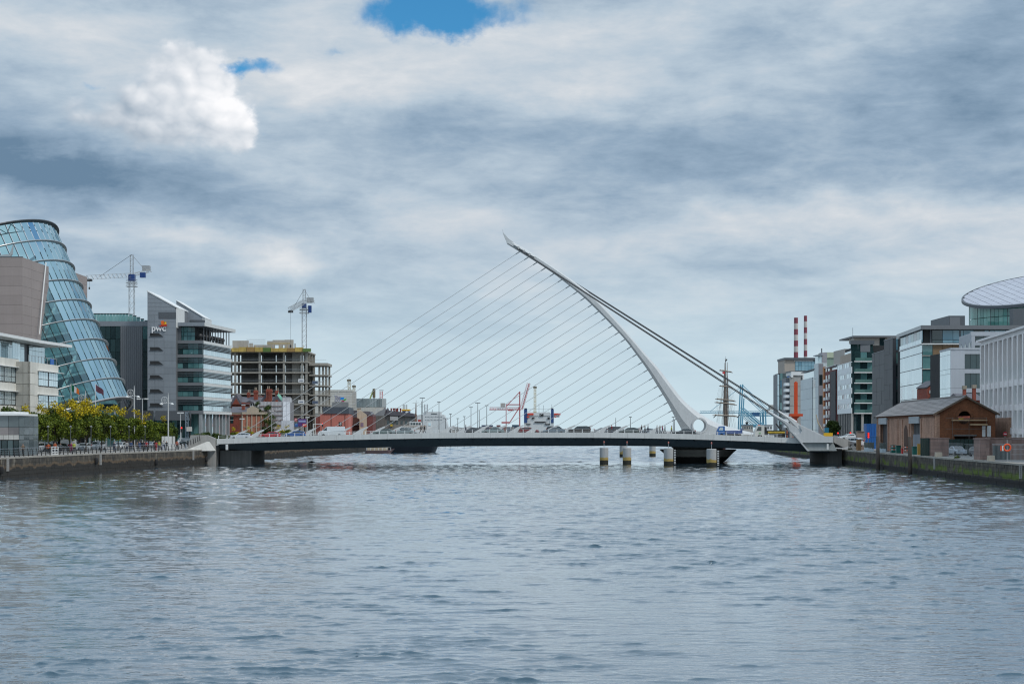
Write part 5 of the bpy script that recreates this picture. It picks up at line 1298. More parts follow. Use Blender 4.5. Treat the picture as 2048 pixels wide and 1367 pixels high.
# ---------------------------------------------------------------- white finned office at the right edge
WSTONE = mk('white stone', (.86, .83, .82, 1), .7, 0, .06, .3, .08, obj=.04)
BSTONE = mk('brown stone infill', (.21, .18, .155, 1), .7, 0, .1, .3, .1, obj=.08)
wf = thing('white_office', 'white stone office with tall fins and narrow windows at the right edge', 'building', (80, 270, GR))
WA, WB = (Xp(1968, 292), 292.0), (Xp(2075, 247) - 5.4, 197.0)
fw_ = Fr(WA, WB)
solid(wf, 'core', DARK, [(WA[0] + .5, WA[1] - .3), (WB[0] + .5, WB[1]), (WB[0] + 25, WB[1]), (WA[0] + 25, WA[1] - .3)], GR, 21.4)
npier = 23
sp = fw_.L / npier
zb_ = [GR, 7.0, 10.7, 14.55, 21.3]
for k in range(npier + 1):
    slab(wf, 'pier', WSTONE, fw_, k * sp - .46, k * sp + .46, GR, 21.3, -.3, .62)
    if k < npier:
        for j in range(3):
            slab(wf, 'window', G_DARK if j == 0 or k % 3 == 0 else G_TEAL, fw_, k * sp + .46, (k + 1) * sp - .9, zb_[j] + .05, zb_[j + 1] - 1.0, -.5, -.4)
            slab(wf, 'jamb', WSTONE, fw_, (k + 1) * sp - .9, (k + 1) * sp - .52, zb_[j], zb_[j + 1], -.28, .1)
        slab(wf, 'window', G_TEAL, fw_, k * sp + .52, (k + 1) * sp - .9, 14.6, 17.0, -.25, -.12)
        for q, (a, c) in enumerate(zip(rng(17.0, 21.2, 4), rng(17.0, 21.2, 4)[1:])): slab(wf, 'infill_panel', BSTONE, fw_, k * sp + .52, (k + 1) * sp - .52, a + .02, c - .02, -.28, -.05)
        slab(wf, 'jamb', BSTONE, fw_, (k + 1) * sp - .9, (k + 1) * sp - .52, 14.6, 17, -.28, -.04)
for j in (1, 2, 3):
    for k in range(npier): slab(wf, 'spandrel', WSTONE, fw_, k * sp + .54, (k + 1) * sp - .54, zb_[j] - 1.0, zb_[j] + .0, -.2, .4)
slab(wf, 'frieze', WSTONE, fw_, -.6, fw_.L, 21.3, 22.0, -.4, .46)
slab(wf, 'roof', WSTONE, fw_, -2.6, fw_.L, 22.0, 22.35, -12, .95)
slab(wf, 'end_wall', WSTONE, Fr((WB[0], WB[1] - .02), (WB[0] + 25, WB[1] - .02)), 0, 25, GR, 21.9, -.3, .1)
slab(wf, 'end_wall', WSTONE, Fr((WA[0] + 25, WA[1] + .02), (WA[0], WA[1] + .02)), 0, 25, GR, 21.9, -.3, .1)
# ---------------------------------------------------------------- glass office with oval roof
gv = thing('oval_roof_office', 'glass office block crowned by a tilted oval silver roof', 'building', (100, 415, GR))
GA, GB, GC = (100.7, 435.0), (97.8, 400.0), (150.0, 400.0)
fr1, fr2 = Fr(GA, GB), Fr(GB, GC)
solid(gv, 'core', DARK, [(GA[0] + .5, GA[1]), (GB[0] + .5, 400.5), (GC[0], 400.5), (GC[0], 440), (GA[0] + .5, 440)], GR, 30.6)
zr = [GR, 7.0, 10.6, 14.2, 17.8, 21.4, 25.0, 27.0]
for a, c in zip(zr, zr[1:]):
    panes(gv, fr1, rng(0, fr1.L, 9), [a + .12, c], G_SKY, -.1, .0, .05)
    slab(gv, 'transom', PANELM, fr1, 0, fr1.L, a, a + .1, -.1, .05)
slab(gv, 'terrace_edge', WHITE, fr1, 0, fr1.L + .2, 27.0, 27.3, -.4, .3)
for k, (a, c) in enumerate(zip(rng(0, fr1.L, 8), rng(0, fr1.L, 8)[1:])):
    slab(gv, 'window' if k not in (2, 5) else 'clad_panel', (G_PBLUE if k % 2 else G_TEAL) if k not in (2, 5) else WHITE, fr1, a + .1, c - .1, 27.6, 30.5, -.2, -.1)
    slab(gv, 'balustrade_panel', G_SKY, fr1, a + .05, c - .05, 27.3, 28.3, .1, .14)
zq = [GR, 6.6, 10.2, 13.8, 17.4, 21.0, 24.2, 27.0]
WOODP = mk('timber lining', (.20, .13, .07, 1), .6, 0, .2, .5, .2)
for j, (a, c) in enumerate(zip(zq, zq[1:])):
    panes(gv, fr2, rng(.2, 24, 10), [a + .3, c], G_DARK, -.25, -.15, .07, pick=lambda i, j_, j=j: WOODP if j in (5, 6) and 1 <= i <= 3 else (G_TEAL if (i * 7 + j * 3) % 3 == 0 else G_DARK))
    slab(gv, 'floor_edge', mk('pale floor edge', (.5, .48, .44, 1), .6), fr2, 0, 30, a + .12, a + .28, -.2, .12)
slab(gv, 'terrace_edge', WHITE, fr2, -.2, 40, 27.02, 27.3, -.4, .5)
panes(gv, fr2, rng(2.5, 40, 15), [27.4, 28.2, 30.5], G_PBLUE, -.42, -.34, .1, pick=lambda i, j: G_PBLUE if i % 4 else G_DARK)
for k in range(6): slab(gv, 'column', PANELD, fr2, 2 + k * 7, 2.35 + k * 7, 27.3, 30.6, -.6, -.3)
mb = MB(); mb.prism([(GA[0] - .4, 437, 30.6), (GB[0] - .5, 398.6, 30.6), (GC[0], 398.6, 30.6), (GC[0], 440, 30.6)], (0, 0, .95)); mb.build('roof', PANELM, gv)
slab(gv, 'roof_edge', GALV, Fr((GA[0] - .42, 437), (GB[0] - .52, 398.6)), 0, 38.4, 30.65, 31.5, 0, .06)
block(gv, 'plant_room', PANELD, Xp(1898, 412), Xp(1930, 412), 412, 430, 31.5, Zp(631, 412)); block(gv, 'plant_room', PANELM, Xp(1899, 411.9), Xp(1920, 411.9), 411.8, 411.98, 31.6, Zp(634, 412))
OX, OY, OA, OB = Xp(2066, 436), 436.0, 17.8, 20.5
def oz(x, y): return 43.2 + .205 * (y - OY) + .215 * (x - OX)
def oval(a, f=1.0): return OX + OA * f * math.cos(a), OY + OB * f * math.sin(a)
rim = []
for k in range(72):
    a = 2 * math.pi * k / 72; x, y = oval(a); x1, y1 = oval(a, .975); z = oz(x, y); z1 = oz(x1, y1)
    rim.append([Vector((x, y, z - .35)), Vector((x, y, z + .35)), Vector((x1, y1, z1 + .42)), Vector((x1, y1, z1 - .35))])
rim.append(rim[0]); mb = MB(); mb.loft(rim, False); mb.build('roof_rim', PANELD, gv)
OVALM = mk('silver roof panel', (.50, .51, .56, 1), .4, .35, .05, .3, 0, obj=.06)
nr_, na_ = 6, 36
for i in range(-9, 9):
    for j in range(-9, 9):
        a, c, e, g2 = i / 9, (i + 1) / 9, j / 9, (j + 1) / 9
        cx_, cy_ = (a + c) / 2, (e + g2) / 2
        if math.hypot(cx_, cy_) > 1.02: continue
        pts = []
        for sx, sy in ((a + .004, e + .004), (c - .004, e + .004), (c - .004, g2 - .004), (a + .004, g2 - .004)):
            h_ = math.hypot(sx, sy)
            if h_ > .985: sx, sy = sx / h_ * .985, sy / h_ * .985
            x, y = OX + OA * sx, OY + OB * sy; pts.append(Vector((x, y, oz(x, y) + .3)))
        ar_ = (pts[2] - pts[0]).cross(pts[3] - pts[1]).length
        if ar_ < .6: continue
        mb = MB(); mb.prism(pts, (0, 0, -.1)); mb.build('roof_panel', OVALM, gv)
mb = MB(); rb = []
for k in range(0, 72): 
    x, y = oval(2 * math.pi * k / 72, .965); rb.append(Vector((x, y, oz(x, y) - .3)))
mb.prism(rb, (0, 0, .35)); mb.build('roof_deck', PANELD, gv)
OG = glass('green drum glass', (.05, .19, .16, 1), (.22, .48, .41, 1), .05)
for k in range(44):
    a0, a1 = math.pi + math.pi * k / 44, math.pi + math.pi * (k + 1) / 44
    A, B = oval(a0, .93), oval(a1, .93); f_ = Fr(A, B); zt_ = min(oz(*A), oz(*B)) - .4
    for z0_, z1_ in ((31.6, 35.2), (35.35, zt_)):
        if z1_ > z0_ + .3: slab(gv, 'drum_pane', OG, f_, .05, f_.L - .05, z0_, z1_, -.05, .04)
    slab(gv, 'drum_mullion', PANELD, f_, -.06, .06, 31.5, zt_ + .3, -.1, .1) if k % 4 == 0 else None
mb = MB(); mb.prism([(*oval(2 * math.pi * k / 40, .86), 31.5) for k in range(40)], (0, 0, 6.0)); mb.build('drum_core', mk('drum inside', (.10, .20, .17, 1), .7, 0, .5, .4, .5), gv)
block(gv, 'dark_upstand', PANELD, Xp(2019, 414), 150, 411, 414, 31.5, 36.4)
# ---------------------------------------------------------------- smaller grey glass block before it
sb = thing('grey_glass_block', 'grey framed glass office block with arched upper windows beside the white office', 'building', (95, 356, GR))
A1, B1_, C1 = (92.4, 362.0), (91.6, 350.0), (112.0, 350.0)
g1, g2_ = Fr(A1, B1_), Fr(B1_, C1)
LG_ = mk('light grey cladding', (.40, .43, .47, 1), .5, .1, .06, .2, .06, obj=.05)
solid(sb, 'core', DARK, [(A1[0] + .4, A1[1]), (B1_[0] + .4, 350.4), (C1[0], 350.4), (C1[0], 372), (A1[0] + .4, 372)], GR, 23.2)
zz = [GR, 7.0, 11.2, 15.4, 19.4, 23.4]
for a, c in zip(zz, zz[1:]):
    panes(sb, g1, rng(0, g1.L, 4), [a, a + 3.0, c], G_SKY, -.1, 0, .05)
    slab(sb, 'frame_panel', LG_, g2_, 0, 2.9, a + .02, c - .02, -.3, .0)
    slab(sb, 'spandrel', LG_, g2_, 2.9, 12, c - .9, c - .02, -.3, -.02)
    panes(sb, g2_, rng(2.9, 6.6, 3), [a, c - .9], G_DARK, -.3, -.2, .07)
    panes(sb, g2_, rng(7.2, 12, 3), [a, c - .9], G_DARK, -.3, -.2, .07)
    slab(sb, 'pier', LG_, g2_, 6.6, 7.2, a, c, -.3, .05)
slab(sb, 'coping', LG_, g2_, -.1, 20, 23.4, 23.8, -1, .1); slab(sb, 'coping', LG_, g1, 0, g1.L + .1, 23.4, 23.8, -1, .1)
A3, B3 = (Xp(1918, 372), 372.0), (Xp(1943, 356), 356.0)
g3, g4 = Fr(A3, B3), Fr(B3, (115, 356.0))
solid(sb, 'upper_core', DARK, [(A3[0] + .4, A3[1]), (B3[0] + .4, 356.4), (115, 356.4), (115, 373)], GR + 1, 27.0)
panes(sb, g3, rng(0, g3.L, 4), [22, 24.6, 27.3], LG_, -.1, 0, .04, name='clad_panel')
for k in range(3):
    u = g3.L * (k + .5) / 3 + .6
    mb = MB(); mb.prism([g3.p(u + dx_, z_, .02) for dx_, z_ in ((-1.6, 22), (1.6, 22), (1.6, 23.7), (1.1, 24.8), (0, 25.5), (-1.1, 24.8), (-1.6, 23.7))], g3.n * .04); mb.build('arched_window', G_DARK, sb)
for a, c in zip([GR, 7.4, 11.8, 16.0, 20.2, 24.6], [7.4, 11.8, 16.0, 20.2, 24.6, 26.6]):
    panes(sb, g4, rng(.8, 10, 5), [a + .8, c], G_DARK, -.2, -.1, .08); slab(sb, 'spandrel', LG_, g4, 0, 12, a, a + .75, -.2, .02)
slab(sb, 'corner_post', LG_, g4, 0, .75, GR, 27.4, -.3, .05); slab(sb, 'coping', LG_, g4, -.1, 12, 26.6, 27.5, -1, .08)
# ---------------------------------------------------------------- black clad block
bk_ = thing('dark_clad_office', 'dark charcoal clad office block with strip of stair glass', 'building', (104, 460, GR))
D0, D1, D2, D3 = (102.9, 479.0), (101.2, 456.0), (100.6, 443.0), (104.6, 443.0)
CHAR = mk('charcoal cladding', (.045, .05, .058, 1), .5, .15, .12, .1, .1, obj=.08)
h1_, h2_ = Fr(D0, D1), Fr(D1, D2)
solid(bk_, 'core', CHAR, [(D0[0] + .3, D0[1]), (D1[0] + .3, D1[1]), (D2[0] + .3, D2[1] + .3), (118, 443.3), (118, 479)], GR, 27.4)
for f_, top, n_ in ((h1_, 28.3, 5), (h2_, 30.9, 3)):
    for a, c in zip(rng(0, f_.L, n_), rng(0, f_.L, n_)[1:]):
        for e, g_ in zip(rng(GR, top, 7), rng(GR, top, 7)[1:]): slab(bk_, 'cladding_panel', CHAR, f_, a + .02, c - .02, e + .02, g_ - .02, -.3, random.uniform(-.02, .03))
solid(bk_, 'upper_core', CHAR, [(D1[0] + .2, D1[1]), (D2[0] + .2, D2[1] + .2), (112, 443.3), (112, 456)], 27.4, 30.8)
h3_ = Fr(D2, (112, 443.0))
slab(bk_, 'corner_panel', CHAR, h3_, 0, .9, GR, 30.9, -.3, .02)
for j, (a, c) in enumerate(zip(rng(GR, 30.8, 8), rng(GR, 30.8, 8)[1:])):
    panes(bk_, h3_, [.95, 2.2, 3.6, 5.0, 8], [a + .5, c], G_DARK, -.3, -.2, .07, pick=lambda i, j_, j=j: G_PBLUE if j == 7 else (G_TEAL if (i + j) % 2 == 0 else G_DARK))
    slab(bk_, 'floor_band', CHAR, h3_, .9, 11, a, a + .48, -.3, -.05)
for z_ in (28.3,): slab(bk_, 'coping', PANEL, h1_, -.2, h1_.L, z_, z_ + .12, -.5, .1)
slab(bk_, 'coping', PANEL, h2_, -.1, h2_.L + .1, 30.9, 31.05, -.5, .1)
# ---------------------------------------------------------------- apartments with balconies
ap = thing('balcony_apartments', 'apartment block with glass balconies and white panelled side', 'building', (107, 535, GR))
E0, E1, E2 = (107.1, 552.0), (105.2, 520.0), (112.5, 520.0)
i1, i2 = Fr(E0, E1), Fr(E1, E2)
solid(ap, 'core', DARK, [(E0[0] + .4, E0[1]), (E1[0] + .4, 521.7), (122, 521.7), (122, 552)], GR + .5, Zp(722.5, 520))
solid(ap, 'penthouse_core', DARK, [(E0[0] + 2.6, E0[1]), (E1[0] + 2.6, 521.8), (122, 521.8), (122, 552)], Zp(722.5, 520), Zp(690, 520))
zs_ = [Zp(y, 520) for y in (832, 826, 805.5, 785.5, 765.5, 744.5, 722.5, 700, 688)]
WP = mk('white panel', (.74, .78, .80, 1), .4, .1, .05, .3, .1, obj=.05)
for j, (a, c) in enumerate(zip(zs_[1:7], zs_[2:7] + [zs_[7]])):
    h_ = c - a
    if j < 5:
        slab(ap, 'panel_band', WP, i1, 0, i1.L, a + .02, a + h_ * .52, -.3, .0); slab(ap, 'panel_band', WP, i1, 0, i1.L, a + h_ * .93, c, -.3, .0)
        us = rng(.3, i1.L, 6)
        for q, (u, v) in enumerate(zip(us, us[1:])): slab(ap, 'window', G_DARK if (q + j) % 3 == 0 else G_SKY, i1, u + .9, v - .5, a + h_ * .52, a + h_ * .93, -.2, -.06); slab(ap, 'clad_panel', WP, i1, u - .5, u + .9, a + h_ * .52, a + h_ * .93, -.25, -.01)
    panes(ap, i2, rng(1.0, 7.2, 3), [a + .2, c - .15], G_DARK, -1.0, -.9, .1, pick=lambda i, j_: G_TEAL if (i + j) % 2 == 0 else G_DARK)
    panes(ap, i2, rng(1.2, 7.2, 2), [a + .18, a + 1.15], glass('balcony glass', (.05, .12, .115, 1), (.13, .24, .22, 1), .06), .3, .34, .05, name='balcony_glass')
    slab(ap, 'balcony_slab', WHITE, i2, .9, 7.3, a - .16, a + .14, -1.3, .4)
    slab(ap, 'corner_glass', G_DARK, i2, 0, .9, a, c, -.5, .0)
panes(ap, i2, rng(0, 7, 3), [zs_[7] - .3, zs_[8] + 1.0], G_DARK, -1.2, -1.1, .1)
slab(ap, 'top_parapet', PANELD, i2, 0, 7.3, zs_[8], zs_[8] + 1.2, -2, -.6); slab(ap, 'penthouse', PANELM, i1, 20, 31, zs_[7] - .5, zs_[8] + .6, -6, -3)
slab(ap, 'setback_window', G_SKY, i1, 3, 30, zs_[6] + 3.0, zs_[7] + .5, -2.2, -2.0)
slab(ap, 'setback_wall', mk('sand render', (.42, .35, .28, 1), .8), i1, 0, 30, zs_[6] - .1, zs_[6] + 3.0, -1.6, -1.0)
for k in range(9): slab(ap, 'column', CONCL, i1, k * 3.9, k * 3.9 + .5, GR, zs_[1], -.7, -.2)
for k in range(8): slab(ap, 'shop_window', G_SKY, i1, k * 3.9 + .7, k * 3.9 + 3.6, GR, zs_[1] - 1, -1.4, -1.3)
for k in range(3): slab(ap, 'column', CONC, i2, k * 3.2, k * 3.2 + .7, GR, zs_[1], -.6, -.1)
panes(ap, i2, rng(.7, 7, 4), [GR, 5.6, zs_[1] - .3], G_DARK, -1.2, -1.1, .1)
bp = thing('beige_penthouse_block', 'beige rendered block with flat oversailing roof behind the balcony apartments', 'building', (112, 505, GR))
BE = mk('beige render', (.42, .385, .345, 1), .8, 0, .08, .3, .1)
YB = 562.0
block(bp, 'wall', BE, Xp(1744, YB), Xp(1775, YB), YB, YB + 20, GR, Zp(675, YB)); block(bp, 'beam', BE, Xp(1707.5, YB), Xp(1744, YB), YB, YB + 8, Zp(685, YB), Zp(675, YB)); block(bp, 'lower_wall', BE, Xp(1690, YB), Xp(1744, YB), YB + 1, YB + 20, GR, Zp(697, YB))
block(bp, 'roof', PANELM, Xp(1704, YB), Xp(1800, YB), YB - 2, YB + 22, Zp(674.5, YB), Zp(671.5, YB)); block(bp, 'post', PANELD, Xp(1727, YB), Xp(1729, YB), YB, YB + .4, Zp(697, YB), Zp(684, YB)); block(bp, 'post', PANELD, Xp(1743, YB), Xp(1745.5, YB), YB - .2, YB + .2, Zp(697, YB), Zp(684, YB))
block(bp, 'window', G_DARK, Xp(1759, YB), Xp(1770, YB), YB - .06, YB, Zp(692, YB), Zp(676, YB))
mb = MB(); mb.tube([P(1705.5, 692, YB), P(1705.5, 655, YB)], .09, 5); mb.build('mast', GALV, bp)
# ---------------------------------------------------------------- brick apartments and pale office beyond
br_ = thing('brick_apartments', 'dark red brick apartment block with small white balconies', 'building', (108, 572, GR))
F0, F1 = (109.3, 588.0), (107.3, 555.0)
j1 = Fr(F0, F1); BRD = brick_mat('maroon brick', lin(128, 62, 62), lin(106, 52, 54), lin(130, 100, 95))
solid(br_, 'wall', BRD, [(F0[0], F0[1]), (F1[0], F1[1]), (120, 555), (120, 588)], GR + 4.4, Zp(741, 570)); solid(br_, 'base', CONCL, [(F0[0], F0[1]), (F1[0], F1[1]), (120, 555.2), (120, 588)], GR, GR + 4.4)
slab(br_, 'orange_pier', paint('orange cladding', 190, 125, 75, .7), j1, 0, 3.2, GR + 4.4, Zp(733, 585), -.3, .3)
slab(br_, 'dark_bay', mk('dark bay', (.06, .06, .065, 1), .7, 0, .3, .5, .2), j1, 20, 33, GR + 4.4, Zp(742, 560), -.3, .25)
for k in range(6):
    z_ = GR + 5.2 + k * 3.05
    for u in (6.5, 13.5): 
        slab(br_, 'window', G_DARK, j1, u, u + 3.4, z_, z_ + 2.3, .0, .08); slab(br_, 'balcony', WHITE, j1, u - .2, u + 3.6, z_ - .15, z_ + .85, .1, .9)
slab(br_, 'roof_glazing', G_SKY, j1, 3, 33, Zp(741, 570), Zp(733, 570), -2, -1.2); slab(br_, 'roof', WHITE, j1, 2, 34, Zp(733, 570), Zp(732, 570), -6, .2)
wo_ = thing('pale_office', 'pale panelled office block with dark stair slot and stepped roof', 'building', (112, 630, GR))
G0, G1, G2 = (113.6, 660.0), (110.2, 602.6), (114.0, 602.6)
k1_, k2_ = Fr(G0, G1), Fr(G1, G2)
PALE = mk('pale blue-grey panel', (.62, .68, .69, 1), .5, .1, .05, .2, .08, obj=.05)
solid(wo_, 'core', PANELM, [(G0[0] + .4, 660), (G1[0] + .4, 603), (124, 603), (124, 660)], GR, Zp(757, 640))
us = rng(0, k1_.L, 6)
for a, c in zip(rng(GR, Zp(757, 640), 6), rng(GR, Zp(757, 640), 6)[1:]):
    for q, (u, v) in enumerate(zip(us, us[1:])): slab(wo_, 'stair_glass' if q == 4 else 'clad_panel', G_DARK if q == 4 else PALE, k1_, u + .03, v - .03, a + .03, c - .03, -.3, .0 if q != 4 else -.15)
slab(wo_, 'upper_glazing', G_SKY, k1_, 6, 44, Zp(757, 640) , Zp(743, 640), -2, -.6); slab(wo_, 'roof', PANELD, k1_, 4, 46, Zp(743, 640), Zp(741.5, 640), -8, .3)
slab(wo_, 'stair_tower', PALE, k1_, 44, k1_.L, Zp(757, 610), Zp(727, 610), -3, .05)
slab(wo_, 'end_wall', mk('end wall grey', (.24, .24, .26, 1), .7), k2_, 0, 1.9, GR, Zp(727, 603), -.4, .1)
for y0, y1 in ((770, 749), (808, 791)): slab(wo_, 'window', G_DARK, k2_, .25, 1.4, Zp(y0, 603), Zp(y1, 603), .1, .16)
block(wo_, 'roof_cabin', mk('cabin grey', (.32, .32, .34, 1), .7), Xp(1644, 640), Xp(1654, 640), 640, 646, Zp(730, 640), Zp(704.5, 640)); block(wo_, 'cabin_roof', PANEL, Xp(1632, 640), Xp(1645, 640), 638, 646, Zp(711, 640), Zp(709.5, 640))
block(wo_, 'cabin_glass', G_SKY, Xp(1636, 640), Xp(1644, 640), 640.2, 646, Zp(727, 640), Zp(710, 640)); block(wo_, 'flue', PANELD, Xp(1643.5, 640), Xp(1645.5, 640), 641, 641.4, Zp(705, 640), Zp(696, 640))
gb = thing('green_clad_block', 'pale green clad block rising behind the roofs', 'building', (Xp(1672, 700), 700, GR))
block(gb, 'wall', mk('sage cladding', (.22, .30, .25, 1), .6, 0, .08, .2, .1), Xp(1651, 700), Xp(1690, 700), 700, 715, GR, Zp(715, 700)); block(gb, 'roof_band', mk('pale lime cladding', (.42, .47, .35, 1), .6, 0, .08, .2, .1), Xp(1650, 699), Xp(1691, 699), 699.6, 715, Zp(715, 699), Zp(704, 699))
# ---------------------------------------------------------------- furthest group
ct = thing('concrete_tower', 'bare concrete tower with white crown behind the orange column', 'building', (Xp(1590, 700), 700, GR))
block(ct, 'wall', CONC, Xp(1580, 690), Xp(1601, 690), 690, 702, GR, Zp(753, 690))
for a in rng(Zp(850, 690), Zp(753, 690), 5): block(ct, 'joint_band', CONCD, Xp(1580, 690) - .02, Xp(1601, 690), 689.95, 690, a, a + .12)
block(ct, 'crown', WHITE, Xp(1582, 690), Xp(1609, 690), 689.5, 703, Zp(750, 690), Zp(743, 690)); block(ct, 'crown_leg', WHITE, Xp(1582, 690), Xp(1586, 690), 689.5, 693, Zp(754.5, 690), Zp(750, 690)); block(ct, 'crown_leg', WHITE, Xp(1605, 690), Xp(1609, 690), 689.5, 693, Zp(760, 690), Zp(750, 690))
block(ct, 'roof', PANELD, Xp(1580, 690), Xp(1622, 690), 690, 704, Zp(743, 690), Zp(741.5, 690))
for k in range(8): block(ct, 'balcony', WP, Xp(1571, 690), Xp(1580, 690), 690 + .3, 695, Zp(770 + 12 * k, 690) - .2, Zp(770 + 12 * k, 690) + 1.0)
block(ct, 'side_wall', PANELM, Xp(1573, 690), Xp(1580, 690), 692, 702, GR, Zp(755, 690))
tg = thing('teal_glass_tower', 'dark teal glass apartment tower at the far end of the right bank', 'building', (Xp(1565, 750), 750, GR))
fT = Fr((Xp(1560, 750), 750), (Xp(1582, 750), 750))
solid(tg, 'core', DARK, [(Xp(1560, 750), 750.3), (Xp(1582, 750), 750.3), (Xp(1582, 750), 765), (Xp(1560, 750), 765)], GR, Zp(746, 750))
panes(tg, fT, rng(0, fT.L, 4), rng(GR, Zp(746, 750), 9), G_TEAL, 0, .1, .12, pick=lambda i, j: G_BLUE if (i * 5 + j * 3) % 7 == 0 else (G_DARK if (i + j) % 2 else G_TEAL))
panes(tg, Fr((Xp(1555, 752), 752), (Xp(1560, 751), 751)), [0, 1.1], rng(GR, Zp(748, 750), 6), G_SKY, 0, .1, .1); block(tg, 'corner_core', PANELM, Xp(1555, 752), Xp(1560, 752), 752.3, 764, GR, Zp(748, 752))
block(tg, 'roof_box', paint('sign blue 2', 40, 105, 175), Xp(1574, 750), Xp(1580, 750), 749.5, 751, Zp(755, 750), Zp(746, 750))
tb = thing('tan_blue_block', 'tan and blue glass office block with flat dark roof below the striped chimneys', 'building', (Xp(1600, 820), 820, GR))
YT = 820.0
block(tb, 'wall', mk('tan panel', (.38, .335, .29, 1), .7, 0, .06, .2, .08), Xp(1569, YT), Xp(1590, YT), YT, YT + 20, GR, Zp(719, YT)); block(tb, 'rear_wall', PANELM, Xp(1590, YT), Xp(1640, YT), YT + .5, YT + 20, GR, Zp(719, YT))
panes(tb, Fr((Xp(1590.5, YT), YT), (Xp(1636, YT), YT)), rng(0, 11, 7), [Zp(741, YT), Zp(731, YT), Zp(722, YT)], G_PBLUE, .0, .12, .1)
block(tb, 'roof', PANELD, Xp(1568, YT), Xp(1637, YT), YT - 1, YT + 21, Zp(719.5, YT), Zp(715, YT)); block(tb, 'sunshade', WHITE, Xp(1588, YT), Xp(1626, YT), YT - .6, YT, Zp(721.5, YT), Zp(720.3, YT))
# orange column with cross platform
oc = thing('orange_column', 'tall orange-red steel column with cross platform behind the bridge anchor', 'tower', (Xp(1591.5, 450), 450, GR))
OR = mk('orange red paint', (.62, .075, .015, 1), .5, 0, .08, .5, .08)
block(oc, 'shaft', OR, Xp(1588.3, 450), Xp(1594.8, 450), 449.5, 450.4, Zp(829, 450), Zp(764, 450)); block(oc, 'shaft_rib', OR, Xp(1587.6, 450), Xp(1588.3, 450), 449.3, 449.6, Zp(829, 450), Zp(765, 450)); block(oc, 'shaft_cap', OR, Xp(1590, 450), Xp(1593, 450), 449.7, 450.2, Zp(764, 450), Zp(762.3, 450))
block(oc, 'platform', OR, Xp(1579, 450), Xp(1604, 450), 448.6, 451.2, Zp(832, 450), Zp(827, 450))
mb = MB(); mb.prism([P(1583, 832, 449.2), P(1600, 832, 449.2), P(1594.5, 837, 449.2), P(1588.5, 837, 449.2)], (0, 1.4, 0)); mb.build('bracket', OR, oc)
block(oc, 'leg', OR, Xp(1588.5, 450), Xp(1594, 450), 449.5, 450.4, GR, Zp(836, 450)); block(oc, 'leg_base', OR, Xp(1586, 450), Xp(1600, 450), 449, 451, GR, Zp(848, 450))
# striped chimneys of the power station
STW = mk('chimney white', (.46, .44, .42, 1), .8, 0, .1, .05, .05); STR = mk('chimney red', (.20, .05, .07, 1), .8, 0, .1, .05, .05)
for px, yt, w0, lab in ((1592, 635, 9.2, 'left, thicker red and white striped chimney of the distant power station'), (1611, 631, 7.4, 'right, slimmer red and white striped chimney of the distant power station')):
    Y = 2950.0 if px == 1592 else 3050.0
    r = thing('power_station_chimney', lab, 'chimney', (Xp(px, Y), Y, 3), 'striped chimneys')
    bands = rng(Zp(852, Y), Zp(yt, Y), 20)
    zt_ = Zp(yt, Y)
    for k in range(20):
        z1_ = zt_ - k * (zt_ - 3) / 20; z0_ = zt_ - (k + 1) * (zt_ - 3) / 20
        rr = lambda z_: (w0 / 2) * Y / F * (.86 + .3 * (zt_ - z_) / zt_)
        mb = MB(); mb.lathe((Xp(px, Y), Y, 0), [(rr(z0_), z0_), (rr(z1_), z1_)], 18); mb.build('band', STR if k % 2 == 0 else STW, r, False)
# ---------------------------------------------------------------- things along the right quay
def pile(px, ytop, lab):
    x, y = onquay('R', px, -.75)
    o = MB(); o.tube([(x, y, -1), (x + .02, y, 1.0), (x - .05, y + .05, Zp(ytop, y) )], [.36, .34, .27], 10)
    tag(o.build('mooring_pile', TIMB, None, True), lab, 'mooring post', 'timber mooring piles')
pile(1756, 872, 'tall dark timber mooring pile at the quay, left of the pair'); pile(1820, 873, 'tall dark timber mooring pile at the quay, right of the pair')
GP = mk('pink sandstone', (.27, .185, .16, 1), .85, 0, .28, .6, .3, .02, 5, obj=.16)
def gate_pier(px0, px1, ytop, lab, off=.9, depth=2.6):
    x0, y0 = onquay('R', px0, off); y1 = y0 - .1
    xa_, xb_ = Xp(px0, y0), Xp(px1, y0)
    r = thing('gate_pier', lab, 'gate pier', ((xa_ + xb_) / 2, y0, GR), 'sandstone gate piers')
    zs = rng(GR, Zp(ytop, y0), 5)
    block(r, 'pier_core', CONCD, xa_ + .05, xb_ - .05, y0 + .05, y0 + depth - .05, GR, zs[-1] - .1)
    for a, c in zip(zs, zs[1:]):
        xm = lerp(xa_, xb_, .38 if int(a * 7) % 2 else .62)
        for q0, q1 in ((xa_, xm), (xm, xb_)): block(r, 'stone', GP, q0 + .012, q1 - .012, y0, y0 + depth, a + .02, c - .02)
    block(r, 'cap', GP, xa_ - .08, xb_ + .08, y0 - .08, y0 + depth + .08, zs[-1], zs[-1] + .16)
    return y0
yp1 = gate_pier(1861, 1898, 877, 'banded pink sandstone gate pier beside the dark green door')
yp2 = gate_pier(1960, 1979, 878, 'banded pink sandstone gate pier left of the lifebuoy', .9, 3.0)
bw = thing('boundary_wall', 'low pink stone wall running right from the gate pier behind the lifebuoy', 'wall', (Xp(2010, yp2 + 3), yp2 + 3, GR))
for k in range(12):
    a = Xp(1979, yp2) + k * 1.15
    for j in range(4): block(bw, 'stone', GP, a + .01 + (.4 if j % 2 else 0) - .4, a + 1.14 + (.4 if j % 2 else 0) - .4, yp2 + 1.6, yp2 + 2.2, GR + .02 + j * .68, GR + .66 + j * .68)
